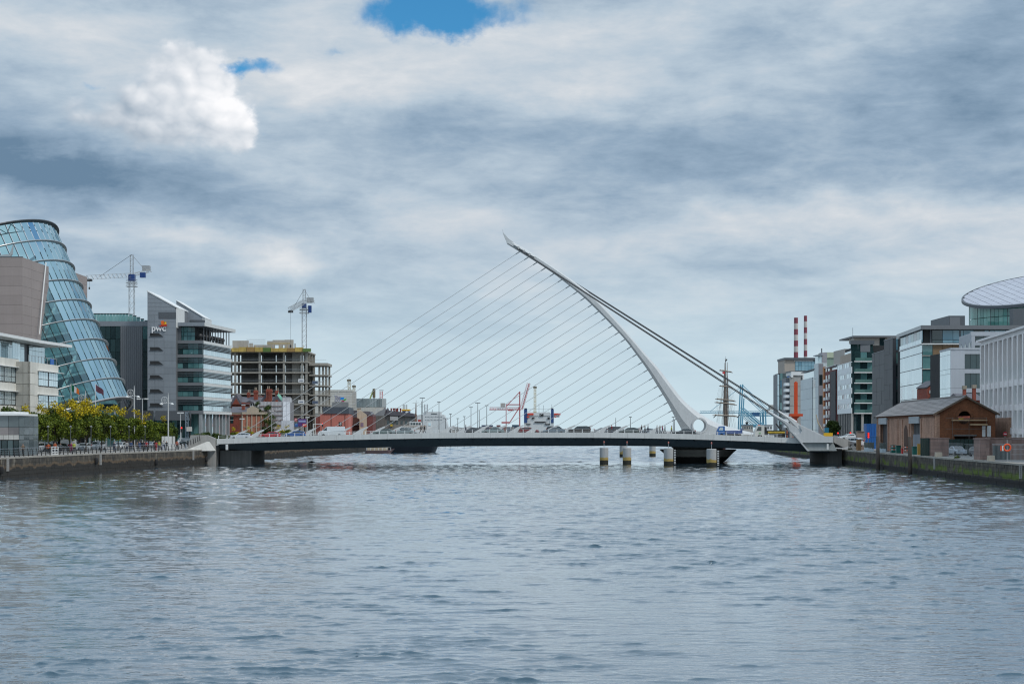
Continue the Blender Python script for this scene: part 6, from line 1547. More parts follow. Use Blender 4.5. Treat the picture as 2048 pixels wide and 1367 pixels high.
block(bw, 'coping', GP, Xp(1979, yp2), Xp(1979, yp2) + 14, yp2 + 1.5, yp2 + 2.3, GR + 2.73, GR + 2.9)
gd = thing('green_door', 'dark green timber door beside the sandstone gate pier', 'door', (Xp(1850, yp1 + .3), yp1 + .3, GR))
DG = mk('bottle green paint', (.012, .035, .03, 1), .5, 0, .15, .5, .2)
for k in range(5):
    a = lerp(Xp(1842, yp1), Xp(1860.5, yp1), k / 5); block(gd, 'plank', DG, a + .01, a + .255, yp1 + .3, yp1 + .4, GR + .05, Zp(876.5, yp1))
block(gd, 'frame', DG, Xp(1841.5, yp1), Xp(1861, yp1), yp1 + .4, yp1 + .5, Zp(877.5, yp1), Zp(875.5, yp1))
gd2 = thing('green_gates', 'dark green gates standing open behind the mesh barriers', 'gate', (Xp(1930, yp1 + 14), yp1 + 14, GR))
for k in range(8):
    a = lerp(Xp(1896, yp1 + 14), Xp(1962, yp1 + 14), k / 8); block(gd2, 'gate_board', DG, a + .02, a + .62, yp1 + 14, yp1 + 14.1, GR + .1, Zp(877.5, yp1 + 14))
def barrier(px0, px1, lab, off, h=2.0, lean=0.0, n=14):
    x0, y0 = onquay('R', px0, off)
    xa_, xb_ = Xp(px0, y0), Xp(px1, y0 - 1.5)
    r = thing('mesh_barrier', lab, 'barrier', ((xa_ + xb_) / 2, y0, GR), 'temporary steel barriers'); f_ = Fr((xa_, y0), (xb_, y0 - 1.5))
    for u in rng(.03, f_.L - .03, n): 
        mb = MB(); mb.tube([f_.p(u, GR + .12), f_.p(u + lean, GR + h)], .017, 4); mb.build('bar', GALV, r)
    for z_ in (GR + .12, GR + h): 
        mb = MB(); mb.tube([f_.p(0, z_), f_.p(f_.L, z_)], .025, 4); mb.build('rail', GALV, r)
    return y0, f_
barrier(1897, 1926, 'steel mesh barrier in front of the silver car', .8); barrier(1928, 1959, 'leaning steel mesh barrier left of the right gate pier', .9, 1.95, .3)
yb3, fb3 = barrier(1984, 2020, 'steel mesh barrier behind the orange lifebuoy', 1.3, 2.1); barrier(2021, 2056, 'steel mesh barrier at the right edge of the picture', 1.3, 2.1)
gs = thing('debris_netting', 'grey green netting tied behind the lifebuoy barrier', 'netting', (fb3.p(1, GR)))
mb = MB(); mb.add([fb3.p(.1, GR + .1, -.05), fb3.p(fb3.L, GR + .1, -.05), fb3.p(fb3.L, GR + 1.9, -.07), fb3.p(.1, GR + 1.9, -.07)], [(0, 1, 2, 3)]); mb.build('net', mk('netting', (.085, .10, .095, 1), .9, 0, .3, 1.2, .3), gs)
lbx, lby = onquay('R', 2014, .7)
lbu = thing('lifebuoy', 'orange lifebuoy hanging on a post by the right gate pier', 'lifebuoy', (lbx, lby, GR))
mb = MB(); R_, r_ = .40, .10; vs = []; fs__ = []; NN = 28
for k in range(NN):
    a = 2 * math.pi * k / NN
    for q in range(10):
        b_ = 2 * math.pi * q / 10; vs.append((lbx + (R_ + r_ * math.cos(b_)) * math.cos(a), lby - .08 + r_ * .7 * math.sin(b_), Zp(894.5, lby) + (R_ + r_ * math.cos(b_)) * math.sin(a)))
for k in range(NN):
    for q in range(10): fs__.append((k * 10 + q, ((k + 1) % NN) * 10 + q, ((k + 1) % NN) * 10 + (q + 1) % 10, k * 10 + (q + 1) % 10))
mb.add(vs, fs__); mb.build('ring', paint('lifebuoy orange', 225, 85, 35), lbu, True)
mb = MB(); mb.tube([(lbx + .02, lby, GR), (lbx + .02, lby, Zp(879, lby))], .045, 6); mb.build('post', GALV, lbu)
for px, c, lab in ((2001.5, 'o', 'orange marker plate beside the lifebuoy'), (2005.2, 'w', 'white marker plate beside the lifebuoy')):
    o = MB(); o.box(Xp(px - 1.3, lby), Xp(px + 1.3, lby), lby - .1, lby - .06, Zp(901, lby), Zp(891, lby)); tag(o.build('marker_plate', paint('lifebuoy orange', 225, 85, 35) if c == 'o' else WHITE), lab, 'sign')
for px, y0, y1, lab in ((1877, 915, 907, 'pale square stone block on the quay before the left gate pier'), (1982, 922.5, 912, 'pale square stone block on the quay before the right gate pier')):
    x, y = onquay('R', px, .55); mb = MB(); w_ = 6.6 * y / F
    mb.prism([(x - w_, y - .4, GR), (x + w_, y - .4, GR), (x + w_ - .04, y - .36, GR + .68), (x - w_ + .04, y - .36, GR + .68)], (0, .8, 0)); tag(mb.build('stone_block', mk('buff stone', (.50, .43, .34, 1), .85, 0, .12, 1, .1)), lab, 'stone block', 'quayside stone blocks')
# building site clutter between boathouse and water
def box_thing(name, lab, cat, mat, px0, px1, y0, off, h, depth, group=None, side='R', parts=None, z=None):
    x, y = onquay(side, (px0 + px1) / 2, off); g_ = GR if side == 'R' else GL
    z0_ = g_ if z is None else z
    r = thing(name, lab, cat, (x, y, z0_), group); xa_, xb_ = Xp(px0, y), Xp(px1, y)
    mb = MB(); mb.prism([(xa_ + .03, y, z0_), (xb_ - .03, y, z0_), (xb_, y - .02, z0_ + h), (xa_, y - .02, z0_ + h)], (0, depth, 0)); mb.build('body', mat, r)
    if parts == 'lid': 
        block(r, 'lid', mat, xa_ - .03, xb_ + .03, y - .08, y + depth + .03, z0_ + h, z0_ + h + .08); block(r, 'handle', BLACK, xa_ + .1, xb_ - .1, y - .12, y - .08, z0_ + h - .15, z0_ + h - .1)
    if parts == 'ribs':
        n_ = max(3, int((xb_ - xa_) / .45))
        for k in range(n_): block(r, 'rib', mat, lerp(xa_, xb_, (k + .25) / n_), lerp(xa_, xb_, (k + .7) / n_), y - .07, y - .02, z0_ + .12, z0_ + h - .12)
        for z_ in (z0_, z0_ + h - .1): block(r, 'frame_rail', mat, xa_, xb_, y - .09, y - .02, z_, z_ + .1)
    return r, x, y
BLUC = mk('container blue', (.012, .105, .33, 1), .5, 0, .1, .5, .12)
box_thing('shipping_container', 'upper blue steel container stacked left of the boathouse', 'container', BLUC, 1733, 1752.5, 0, 7.5, 2.6, 3.0, 'blue containers by the boathouse', parts='ribs', z=GR + 2.62)
box_thing('shipping_container', 'lower blue steel container left of the boathouse', 'container', BLUC, 1732, 1752, 0, 7.0, 2.6, 3.0, 'blue containers by the boathouse', parts='ribs')
TEAL = paint('bin green', 20, 95, 85)
for k, (a, c, w_) in enumerate(((1783, 1792, 'left'), (1793, 1802, 'right'))): box_thing('skip_bin', '%s of two teal green bins before the boathouse wall' % w_, 'bin', TEAL, a, c, 0, 1.8, 1.25, 1.0, 'teal bins', parts='lid')
box_thing('skip_bin', 'teal green bin just right of the right mooring pile', 'bin', TEAL, 1826, 1834, 0, 1.6, 1.2, .9, 'teal bins', parts='lid')
box_thing('timber_cabinet', 'orange timber rack beside the dark green door', 'rack', mk('orange timber', (.42, .25, .06, 1), .8, 0, .2, 1, .1), 1835.5, 1841.3, 0, 1.4, 1.75, .5, parts='ribs')
box_thing('generator', 'small red site generator between the bins and the mooring pile', 'generator', paint('site red', 190, 55, 50), 1803.5, 1808, 0, 1.7, .8, .7, parts='lid')
box_thing('site_board', 'tall grey site hoarding panel right of the right mooring pile', 'hoarding', mk('hoarding grey', (.36, .40, .45, 1), .7, 0, .15, .6, .2), 1826.5, 1840.5, 0, 2.6, 3.2, .12, parts='ribs')
for a, c, lab, off in ((1728, 1748, 'left sheet of grey and white dumped sheeting on the quay edge', .8), (1757, 1772.5, 'right sheet of grey and white dumped sheeting on the quay edge', .8)):
    m_ = MATS.get('site sheeting')
    if m_ is None:
        m_, t, b = new_mat('site sheeting'); pos = t.node('ShaderNodeNewGeometry').outputs['Position']; _, _, z = t.sep(pos)
        zz_ = t.m('ADD', z, t.m('MULTIPLY', t.m('SUBTRACT', t.noise(pos, 1.1, 3, .5), .5), 1.6)); t.l.new(t.mix(t.ss(zz_, 3.45, 3.55), (.52, .62, .68, 1), (.11, .135, .13, 1)), b.inputs['Base Color'])
    x, y = onquay('R', (a + c) / 2, off); r = thing('site_sheeting', lab, 'sheeting', (x, y, GR), 'quayside sheeting')
    f_ = Fr((Xp(a, y), y), (Xp(c, y), y)); nn_ = 12
    vs = [f_.p(f_.L * i / nn_, GR + 1.65 * j / 5 + (.06 * math.sin(i * 1.7) if j == 5 else 0), .08 * math.sin(i * 1.3 + j)) for j in range(6) for i in range(nn_ + 1)]
    mb = MB(); mb.add(vs, [(j * (nn_ + 1) + i, j * (nn_ + 1) + i + 1, (j + 1) * (nn_ + 1) + i + 1, (j + 1) * (nn_ + 1) + i) for j in range(5) for i in range(nn_)]); mb.build('sheet', m_, r, True, fix=False)
    for u in rng(.05, f_.L - .05, 3): slab(r, 'post', GALV, f_, u - .03, u + .03, GR, GR + 1.7, -.2, -.14)
# striped plastic barriers
for a, c, lab in ((1779, 1793, 'left of two red and white plastic barriers by the bins'), (1806, 1818, 'right of two red and white plastic barriers, next to the mooring pile')):
    x, y = onquay('R', (a + c) / 2, 1.0); r = thing('plank_barrier', lab, 'barrier', (x, y, GR), 'red and white barriers'); f_ = Fr((Xp(a, y), y), (Xp(c, y), y - .3))
    for z_ in (.55, 1.05):
        for q, (u, v) in enumerate(zip(rng(0, f_.L, 4), rng(0, f_.L, 4)[1:])): slab(r, 'board', paint('barrier orange', 215, 95, 60) if q % 2 == 0 else WHITE, f_, u, v, GR + z_, GR + z_ + .13, 0, .05)
    for u in (.05, f_.L - .1): slab(r, 'post', GALV, f_, u, u + .06, GR, GR + 1.2, -.05, -.01)
# low brick house and its chimneys behind the boathouse
bh2 = thing('brick_house', 'brick house with two tall chimneys showing above the boathouse ridge', 'house', (Xp(1945, 300), 300, GR))
block(bh2, 'wall', RBR, Xp(1925, 318), Xp(1966, 318), 318, 330, GR, Zp(800, 318)); mb = MB(); z_ = Zp(800, 318); mb.prism([(Xp(1923, 318), 317.5, z_), (Xp(1923, 318), 324, Zp(785, 318)), (Xp(1923, 318), 330.5, z_)], (4.4, 0, 0)); mb.build('roof', SLATE, bh2)
for a, c, yt in ((1926, 1931.5, 778), (1945, 1951, 776)):
    ch = block(bh2, 'chimney', RBR, Xp(a, 317), Xp(c, 317), 316.6, 317.4, Zp(805, 317), Zp(yt, 317)); block(ch, 'chimney_head', mk('chimney stone', (.28, .25, .2, 1), .9, 0, .2), Xp(a, 317) - .08, Xp(c, 317) + .08, 316.5, 317.5, Zp(yt, 317), Zp(yt - 7, 317))
bh3 = thing('small_brick_gable', 'narrow red brick gable between two glass facades', 'building', (Xp(1867, 380), 380, GR))
mb = MB(); mb.prism([P(1855, 815, 385), P(1877, 815, 385), P(1877, 768, 385), P(1872, 763, 385), P(1855, 776, 385)], (0, 10, 0)); mb.build('gable_wall', RBR, bh3)
block(bh3, 'window', WHITE, Xp(1859, 384.9), Xp(1867, 384.9), 384.85, 384.95, Zp(786, 385), Zp(780, 385)); mb = MB(); mb.prism([P(1854, 775, 384.8), P(1873, 761.5, 384.8), P(1879, 765, 384.8), P(1879, 763, 384.8), P(1873, 759.5, 384.8), P(1854, 773, 384.8)], (0, 10.4, 0)); mb.build('roof', SLATE, bh3)
for k in range(4): block(bh3, 'window', G_DARK, Xp(1858 + 4.5 * k, 384.9), Xp(1860 + 4.5 * k, 384.9), 384.86, 384.96, Zp(812, 385), Zp(795, 385))
# ================================================================ ships, port and far shore
PORTW = mk('ship white', (.60, .62, .62, 1), .5, 0, .06, .1, .1)
HULLB = mk('black hull', (.012, .015, .022, 1), .35, 0, .15, .3, .2)
# restaurant ship moored below the bridge on the left quay
sp_ = thing('moored_ship', 'black hulled ship with white wheelhouse moored beyond the bridge', 'ship', (Xp(835, 492), 492, 0))
SYY = 492.0
def hull(x0, x1, yc, beam, z1, bow=.18, n=14, z0=-.6):
    rg = []
    for k in range(n + 1):
        s_ = k / n
        w = beam / 2 * (1 - max(0, (s_ - (1 - bow)) / bow) ** 2 * .97) * (1 - max(0, (.08 - s_) / .08) ** 2 * .5)
        x = lerp(x0, x1, s_); fl = 1 + .0 * s_; zt = z1 + .9 * max(0, s_ - .6) ** 2 * 4
        xb = x - (1.8 * max(0, s_ - .8) / .2)
        rg.append([Vector((xb, yc - w * .72, z0)), Vector((x, yc - w, zt)), Vector((x, yc + w, zt)), Vector((xb, yc + w * .72, z0))])
    return rg
mb = MB(); mb.loft(hull(Xp(778, SYY), Xp(881, SYY), SYY, 7.2, 3.0)); mb.build('hull', HULLB, sp_)
mb = MB(); mb.box(Xp(790, SYY), Xp(868, SYY), SYY - 3, SYY + 3, 2.6, 3.4); mb.build('deck', mk('ship deck', (.28, .24, .22, 1), .8), sp_)
cb = block(sp_, 'wheelhouse', WHITE, Xp(820, SYY), Xp(843, SYY), SYY - 2.2, SYY + 2.2, Zp(855, SYY), Zp(843, SYY))
for k in range(4): block(cb, 'window', G_DARK, Xp(822 + 5.4 * k, SYY), Xp(826 + 5.4 * k, SYY), SYY - 2.28, SYY - 2.2, Zp(849, SYY), Zp(845, SYY))
block(sp_, 'saloon', mk('cream ship cabin', (.46, .42, .38, 1), .6), Xp(808, SYY), Xp(852, SYY), SYY - 2.6, SYY + 2.6, 3.4, Zp(850, SYY))
for k in range(12): block(sp_, 'porthole', G_DARK, Xp(810 + 3.5 * k, SYY), Xp(811.6 + 3.5 * k, SYY), SYY - 2.68, SYY - 2.6, Zp(855, SYY), Zp(853.5, SYY))
block(sp_, 'funnel', mk('ship funnel red', (.32, .05, .04, 1), .5), Xp(836, SYY), Xp(842, SYY), SYY - .8, SYY + .8, Zp(843, SYY), Zp(838.5, SYY))
block(sp_, 'bow_cabin', WHITE, Xp(855, SYY), Xp(864, SYY), SYY - 1.2, SYY + 1.2, 3.3, Zp(843.5, SYY)); block(sp_, 'cabin_window', G_SKY, Xp(857, SYY), Xp(862, SYY), SYY - 1.28, SYY - 1.2, Zp(851, SYY), Zp(845.5, SYY))
mb = MB(); mb.tube([P(831.5, 845, SYY), P(832, 806, SYY)], [.28, .14], 6); mb.tube([P(825, 805.5, SYY), P(838, 804.5, SYY)], .05, 4); mb.tube([P(832, 806, SYY), P(832.5, 800, SYY)], .05, 4); mb.build('mast', mk('mast brown', (.18, .11, .08, 1), .7), sp_)
mb = MB(); mb.tube([P(843.5, 845, SYY), P(843.5, 802, SYY)], .09, 5); mb.tube([P(838, 812.5, SYY), P(849, 812.5, SYY)], .05, 4); mb.build('signal_mast', BLACK, sp_)
# pontoon boat in front, left of the hull
pb = thing('tour_boat', 'low pale passenger pontoon lying against the left quay beyond the bridge', 'boat', (Xp(757, 478), 478, 0))
mb = MB(); mb.loft(hull(Xp(731, 478), Xp(790, 478), 478, 4.2, .9)); mb.build('hull', mk('pontoon hull', (.20, .13, .13, 1), .6), pb)
for k in range(7): block(pb, 'post', WHITE, Xp(734 + 8 * k, 478), Xp(734.8 + 8 * k, 478), 476.1, 476.2, .9, 2.5)
block(pb, 'cabin', mk('pontoon cabin', (.45, .40, .30, 1), .6, 0, .4, 1.5, .2), Xp(735, 478), Xp(775, 478), 477, 479, .9, 2.0); block(pb, 'rail', WHITE, Xp(733, 478), Xp(783, 478), 476.1, 476.16, 1.7, 1.78)
# ferry beyond: white superstructure and funnel
fe_ = thing('white_ferry', 'large white ferry with rows of portholes berthed in the distant port', 'ship', (Xp(855, 1150), 1150, 0))
FY = 1150.0
mb = MB(); mb.prism([P(822, 866, FY), P(900, 866, FY), P(888, 829, FY), P(881, 829, FY), P(881, 823, FY), P(848, 823, FY), P(846, 829, FY), P(838, 829, FY), P(822, 834, FY)], (0, 24, 0)); sup = mb.build('superstructure', PORTW, fe_)
for k in range(11): block(sup, 'bridge_window', G_DARK, Xp(862.5 + 1.1 * k, FY), Xp(863.2 + 1.1 * k, FY), FY - .3, FY, Zp(827.6, FY), Zp(826.2, FY))
for j, y in enumerate((832.5, 838.5)):
    for k in range(12): block(sup, 'porthole', G_DARK, Xp(851 + 2.9 * k, FY), Xp(852 + 2.9 * k, FY), FY - .3, FY, Zp(y + .9, FY), Zp(y, FY))
mb = MB(); mb.lattice(P(852, 823, FY), P(852, 808, FY), 2.2, 5, .22); mb.tube([P(864.5, 823, FY), P(864.5, 818, FY)], .3, 4); mb.build('radar_mast', GALV, fe_)
block(fe_, 'hull', HULLB, Xp(815, FY), Xp(900, FY), FY + .6, FY + 23, 0, Zp(858, FY))
fn = thing('ferry_funnel', 'blue and yellow ship funnel with white diamond above the warehouse roofs', 'ship funnel', (Xp(812, 900), 900, 2.9))
mb = MB(); mb.prism([P(803.5, 862, 900), P(819.5, 862, 900), P(819, 821, 900), P(804.5, 821, 900)], (0, 8, 0)); mb.build('stack', paint('funnel blue', 40, 75, 125), fn)
block(fn, 'yellow_top', paint('funnel yellow', 215, 165, 45), Xp(803, 900), Xp(819.5, 900), 899.5, 908.5, Zp(821, 900), Zp(818, 900)); mb = MB(); mb.prism([P(815, 836, 899.6), P(820.5, 832, 899.6), P(819, 828, 899.6), P(814, 826, 899.6)], (0, .3, 0)); mb.build('yellow_flash', paint('funnel yellow', 215, 165, 45), fn)
mb = MB(); mb.prism([P(810.5, 823.6, 899.5), P(813.8, 821.2, 899.5), P(817, 823.6, 899.5), P(813.8, 826.4, 899.5)], (0, .3, 0)); mb.build('diamond', WHITE, fn)
for px in (806.5, 809.7, 813.5): 
    mb = MB(); mb.tube([P(px, 818, 903), P(px, 808.5, 903)], .28, 6); mb.build('exhaust_pipe', GALV, fn)
# sheds and containers of the port
far = [(896, 1010, 853, 862, 1500, 'long low white port shed left of the red gantry crane', PORTW), (1003, 1062, 856, 864, 1600, 'low white port shed under the red gantry crane', PORTW), (880, 935, 856, 866, 1250, 'nearer grey gabled port shed left of the lamp masts', CONC)]
for a, c, y0, y1, Y, lab, mt in far:
    r = thing('port_shed', lab, 'shed', (Xp((a + c) / 2, Y), Y, GL), 'port sheds')
    block(r, 'wall', mt, Xp(a, Y), Xp(c, Y), Y, Y + 30, 0, Zp(y0 + 2, Y))
    n_ = 4
    for k in range(n_):
        a0, a1 = lerp(a, c, k / n_), lerp(a, c, (k + 1) / n_)
        mb = MB(); mb.prism([P(a0, y0 + 2.2, Y - .6), P(a1, y0 + 2.2, Y - .6), P((a0 + a1) / 2, y0 - .6, Y - .6)], (0, 31, 0)); mb.build('roof_bay', mk('shed roof', (.45, .46, .46, 1), .6), r)
conts = [(963, 986, 849.5, 852.5, (45, 60, 90), 'long dark blue container row under the red crane'), (993, 1001, 849.5, 852.5, (120, 60, 60), 'dark red container beside the blue row'), (1024, 1038, 849, 853, (60, 85, 105), 'slate blue container left of the blue-funnelled ship'), (1067, 1074, 849, 857, (190, 90, 50), 'orange container on the ship stern ramp'), (1075, 1084, 850, 857, (215, 180, 50), 'yellow container on the ship stern ramp')]
for a, c, y0, y1, col_, lab in conts:
    Y = 1390.0; r = thing('freight_container', lab, 'container', (Xp(a, Y), Y, Zp(y1, Y)), 'port containers'); mt = paint('box %d' % a, *col_)
    block(r, 'body', mt, Xp(a, Y), Xp(c, Y), Y, Y + 2.6, Zp(y1, Y) - (0 if y1 < 855 else 0), Zp(y0, Y))
    for k in range(6): block(r, 'rib', mt, Xp(lerp(a, c, k / 6 + .02), Y), Xp(lerp(a, c, k / 6 + .1), Y), Y - .15, Y, Zp(y1, Y) + .2, Zp(y0, Y) - .2)
# container stacks standing on the quay under those boxes
st_ = thing('container_stack', 'grey container stacks filling the far quay below the cranes', 'containers', (Xp(1000, 1400), 1400, GL))
for k in range(12): block(st_, 'stacked_box', paint('stack %d' % (k % 4), *((110, 120, 130), (140, 140, 140), (90, 95, 110), (125, 100, 95))[k % 4]), Xp(958 + 7 * k, 1400), Xp(964.6 + 7 * k, 1400), 1395, 1400, GL - 1, Zp(853, 1395))
# blue funnelled ship seen stern on
bs = thing('stern_on_ship', 'white ship seen stern-on with two dark blue towers and red wings', 'ship', (Xp(1083, 1330), 1330, 0))
BYY = 1330.0
block(bs, 'hull', HULLB, Xp(1049, BYY), Xp(1106, BYY), BYY + 1, BYY + 90, 0, Zp(858, BYY)); block(bs, 'stern_block', PORTW, Xp(1054, BYY), Xp(1101, BYY), BYY, BYY + 20, Zp(862, BYY), Zp(826, BYY))
NAVY = paint('navy tower', 40, 70, 120)
for a, c in ((1048, 1054.5), (1102, 1107.5)):
    tw_ = block(bs, 'funnel_tower', NAVY, Xp(a, BYY), Xp(c, BYY), BYY - 1, BYY + 4, Zp(845, BYY), Zp(818, BYY)); block(tw_, 'funnel_cap', BLACK, Xp(a + .6, BYY), Xp(c - .6, BYY), BYY, BYY + 3, Zp(818, BYY), Zp(815.8, BYY))
    block(bs, 'ramp_post', PORTW, Xp(a, BYY), Xp(c, BYY), BYY - .5, BYY + 4, 0, Zp(845, BYY))
RED_ = paint('wing red', 205, 70, 55)
for a, c, y0, y1 in ((1055, 1067, 826, 829.5), (1108, 1121, 826, 829.5), (1053.5, 1058.5, 832, 834.5), (1107.8, 1112, 832.5, 834.5)): block(bs, 'red_wing', RED_, Xp(a, BYY), Xp(c, BYY), BYY - 1.5, BYY + 2, Zp(y1, BYY), Zp(y0, BYY))
block(bs, 'bridge_wing', PORTW, Xp(1108, BYY), Xp(1119, BYY), BYY - .5, BYY + 3, Zp(834, BYY), Zp(829.6, BYY)); block(bs, 'bridge_deck', PORTW, Xp(1057, BYY), Xp(1100, BYY), BYY - .5, BYY + 8, Zp(831, BYY), Zp(824, BYY))
for a, c, y0, y1 in ((1079, 1087, 827, 832), (1064, 1069, 834, 838), (1095, 1099, 834, 838), (1069, 1093, 842.5, 845), (1052, 1061, 847, 849), (1090, 1100, 847, 849)): block(bs, 'dark_opening', DARK, Xp(a, BYY), Xp(c, BYY), BYY - .8, BYY - .4, Zp(y1, BYY), Zp(y0, BYY))
for k in range(9): block(bs, 'deck_rail', GALV, Xp(1054 + 6 * k, BYY), Xp(1054.4 + 6 * k, BYY), BYY, BYY + .3, Zp(824, BYY), Zp(817.5, BYY))
block(bs, 'deck_rail', GALV, Xp(1053, BYY), Xp(1103, BYY), BYY, BYY + .3, Zp(818, BYY), Zp(817.5, BYY))
for px, y0 in ((1078, 807), (1087, 810), (1103.5, 808)): 
    mb = MB(); mb.tube([P(px, 826, BYY + 2), P(px, y0, BYY + 2)], .22, 4); mb.build('mast', GALV, bs)
# red ship-to-shore gantry with raised boom
rc = thing('red_gantry_crane', 'red ship-to-shore gantry crane with raised boom in the port', 'crane', (Xp(1025, 1700), 1700, GL))
RY2 = 1700.0; CR = mk('gantry red', (.42, .10, .11, 1), .5, 0, .08, .05, .08); CP = mk('gantry pale red', (.50, .32, .34, 1), .6)
def gbar(par, nm, a, c, r, mt, Y, dy=0, n=6):
    mb = MB(); mb.tube([P(a[0], a[1], Y) + Vector((0, dy, 0)), P(c[0], c[1], Y) + Vector((0, dy, 0))], r, n); return mb.build(nm, mt, par)
for dy in (0, 16):
    gbar(rc, 'leg', (1039.5, 862), (1039.5, 782.5), .62, CR, RY2, dy); gbar(rc, 'leg', (1012.3, 862), (1012.3, 808), .5, CP, RY2, dy); gbar(rc, 'brace', (1019, 845), (1039, 814), .45, CR, RY2, dy); gbar(rc, 'cross_beam', (1012, 808.5), (1039, 808.5), .42, CR, RY2, dy)
    gbar(rc, 'back_tie', (1012.5, 812), (1039.5, 783), .3, CR, RY2, dy)
mb = MB(); mb.lattice(P(979, 816.5, RY2 + 8), P(1041, 816.5, RY2 + 8), 3.6, 18, .3, (0, 0, 1), 2.4); mb.build('trolley_girder', CP, rc)
gbar(rc, 'girder_chord', (978.5, 818.5), (1042, 818.5), .5, CR, RY2, 6)
mb = MB(); mb.lattice(P(1042.5, 818, RY2 + 8), P(1057.5, 766, RY2 + 8), 3.2, 14, .3, (0, 1, 0), 2.6); mb.build('raised_boom', CP, rc); gbar(rc, 'boom_chord', (1043.5, 819), (1058.5, 765.5), .45, CR, RY2, 6)
block(rc, 'machine_house', CONC, Xp(1001, RY2), Xp(1010, RY2), RY2 + 4, RY2 + 12, Zp(813, RY2), Zp(805.5, RY2)); block(rc, 'trolley', CR, Xp(1016, RY2), Xp(1028, RY2), RY2 + 5, RY2 + 11, Zp(821, RY2), Zp(817.5, RY2)); block(rc, 'sill_beam', CR, Xp(1003, RY2), Xp(1020, RY2), RY2 - 1, RY2 + 17, Zp(846, RY2), Zp(843, RY2)); block(rc, 'bogie', CP, Xp(1002, RY2), Xp(1042, RY2), RY2 - 1, RY2 + 1, GL, Zp(858, RY2))
# yellow and white harbour cranes
def jib_crane(px, ytop, ybot, Y, w, lab, col_, lean=0, head=True):
    r = thing('harbour_crane', lab, 'crane', (Xp(px, Y), Y, GL), 'slim harbour cranes')
    mb = MB(); mb.lattice(P(px, 866, Y), P(px + lean, ytop, Y), w, 12, .28); mb.build('mast', col_, r)
    mb = MB(); mb.box(Xp(px + lean, Y) - w * .9, Xp(px + lean, Y) + w * .9, Y - w * .6, Y + w * .6, Zp(ytop, Y), Zp(ytop - 3.5, Y)); mb.build('head', mk('crane head', (.12, .10, .06, 1), .7), r)
    mb = MB(); mb.tube([P(px + lean, ytop - 3, Y), P(px + lean, ytop - 7, Y)], .25, 4); mb.build('spire', GALV, r)
    block(r, 'cab', col_, Xp(px, Y) - w * .8, Xp(px, Y) + w * .8, Y - w, Y - .2, Zp(lerp(ytop, ybot, .55) + 2, Y), Zp(lerp(ytop, ybot, .55), Y))
YEL = mk('crane ochre', (.50, .40, .20, 1), .6); CRW = mk('crane cream', (.52, .50, .40, 1), .6)
jib_crane(1070, 776, 860, 1450, 1.7, 'yellow harbour crane tower behind the stern-on ship', YEL)
jib_crane(701, 762, 800, 1000, 1.3, 'cream harbour crane with dark head behind the arena, left of two', CRW, -3)
jib_crane(708, 774, 800, 1000, 1.2, 'shorter cream harbour crane behind the arena, right of two', CRW)
gr_ = thing('harbour_crane', 'green harbour crane with dark counterweight behind the rotunda', 'crane', (Xp(745, 1000), 1000, GL), 'slim harbour cranes')
gbar(gr_, 'jib', (740, 797), (747, 779), .5, mk('crane green', (.30, .36, .14, 1), .6), 1000); gbar(gr_, 'counterweight', (748, 795), (748, 777), .9, mk('crane head', (.12, .10, .06, 1), .7), 1000); gbar(gr_, 'mast', (748, 862), (748, 790), .45, GALV, 1000)
fl_ = thing('striped_mast', 'red and white striped lattice mast above the rotunda', 'mast', (Xp(763, 1000), 1000, GL))
for k in range(6):
    mb = MB(); mb.lattice(P(762.5, 866 - 14 * k, 1000), P(762.5, 866 - 14 * (k + 1), 1000), 1.5, 3, .16); mb.build('section', paint('mast red', 190, 70, 70) if k % 2 else WHITE, fl_)
block(fl_, 'platform', GALV, Xp(759, 1000), Xp(767, 1000), 999, 1001, Zp(781, 1000), Zp(779.5, 1000))
# lamp masts over the port roads
lm = [(844.5, 796, 640, 3), (878, 804, 640, 2), (891, 837, 700, 3), (915.5, 837, 760, 1), (942, 814.5, 760, 2), (955.5, 806, 760, 3), (958.6, 820, 700, 0), (973.5, 811, 800, 2), (901, 828, 900, 1), (928.5, 833, 900, 1), (1231.5, 835, 560, 0), (1260.8, 834, 560, 1), (1346.5, 834, 560, 1), (1349, 838, 600, 0)]
for i, (px, yt, Y, hd) in enumerate(lm):
    zb = 0.0
    if px < 1200: x, Y = onquay('L', px, 5.0)
    else: x, Y = Xp(px, BY1 - .6), BY1 - .6; zb = dtop(px) - .2
    r = thing('lamp_mast', '%s lamp mast from the left above the far side of the bridge' % ORD[i], 'lamp post', (x, Y, zb or GL), 'lamp masts beyond the bridge')
    k_ = Y / 640.0
    mb = MB(); mb.tube([(x, Y, zb), (x, Y, Zp(yt, Y))], [.16 * k_, .09 * k_], 6); mb.build('pole', mk('mast dark', (.07, .075, .08, 1), .6), r)
    if hd:
        w_ = (.5, .7, 1.0)[hd - 1] * k_; mb = MB(); mb.box(x - w_, x + w_, Y - .4, Y + .4, Zp(yt, Y), Zp(yt, Y) + .22 * k_); mb.build('lamp_head', mk('lamp dark', (.05, .055, .06, 1), .6), r)
mb = MB(); mb.add([(-120, 1120, GL - .012), (-8, 1120, GL - .012), (-8, 1210, GL - .012), (-120, 1210, GL - .012)], [(0, 1, 2, 3)]); tag(mb.build('dock_water', WATER, fix=False), kind='structure')
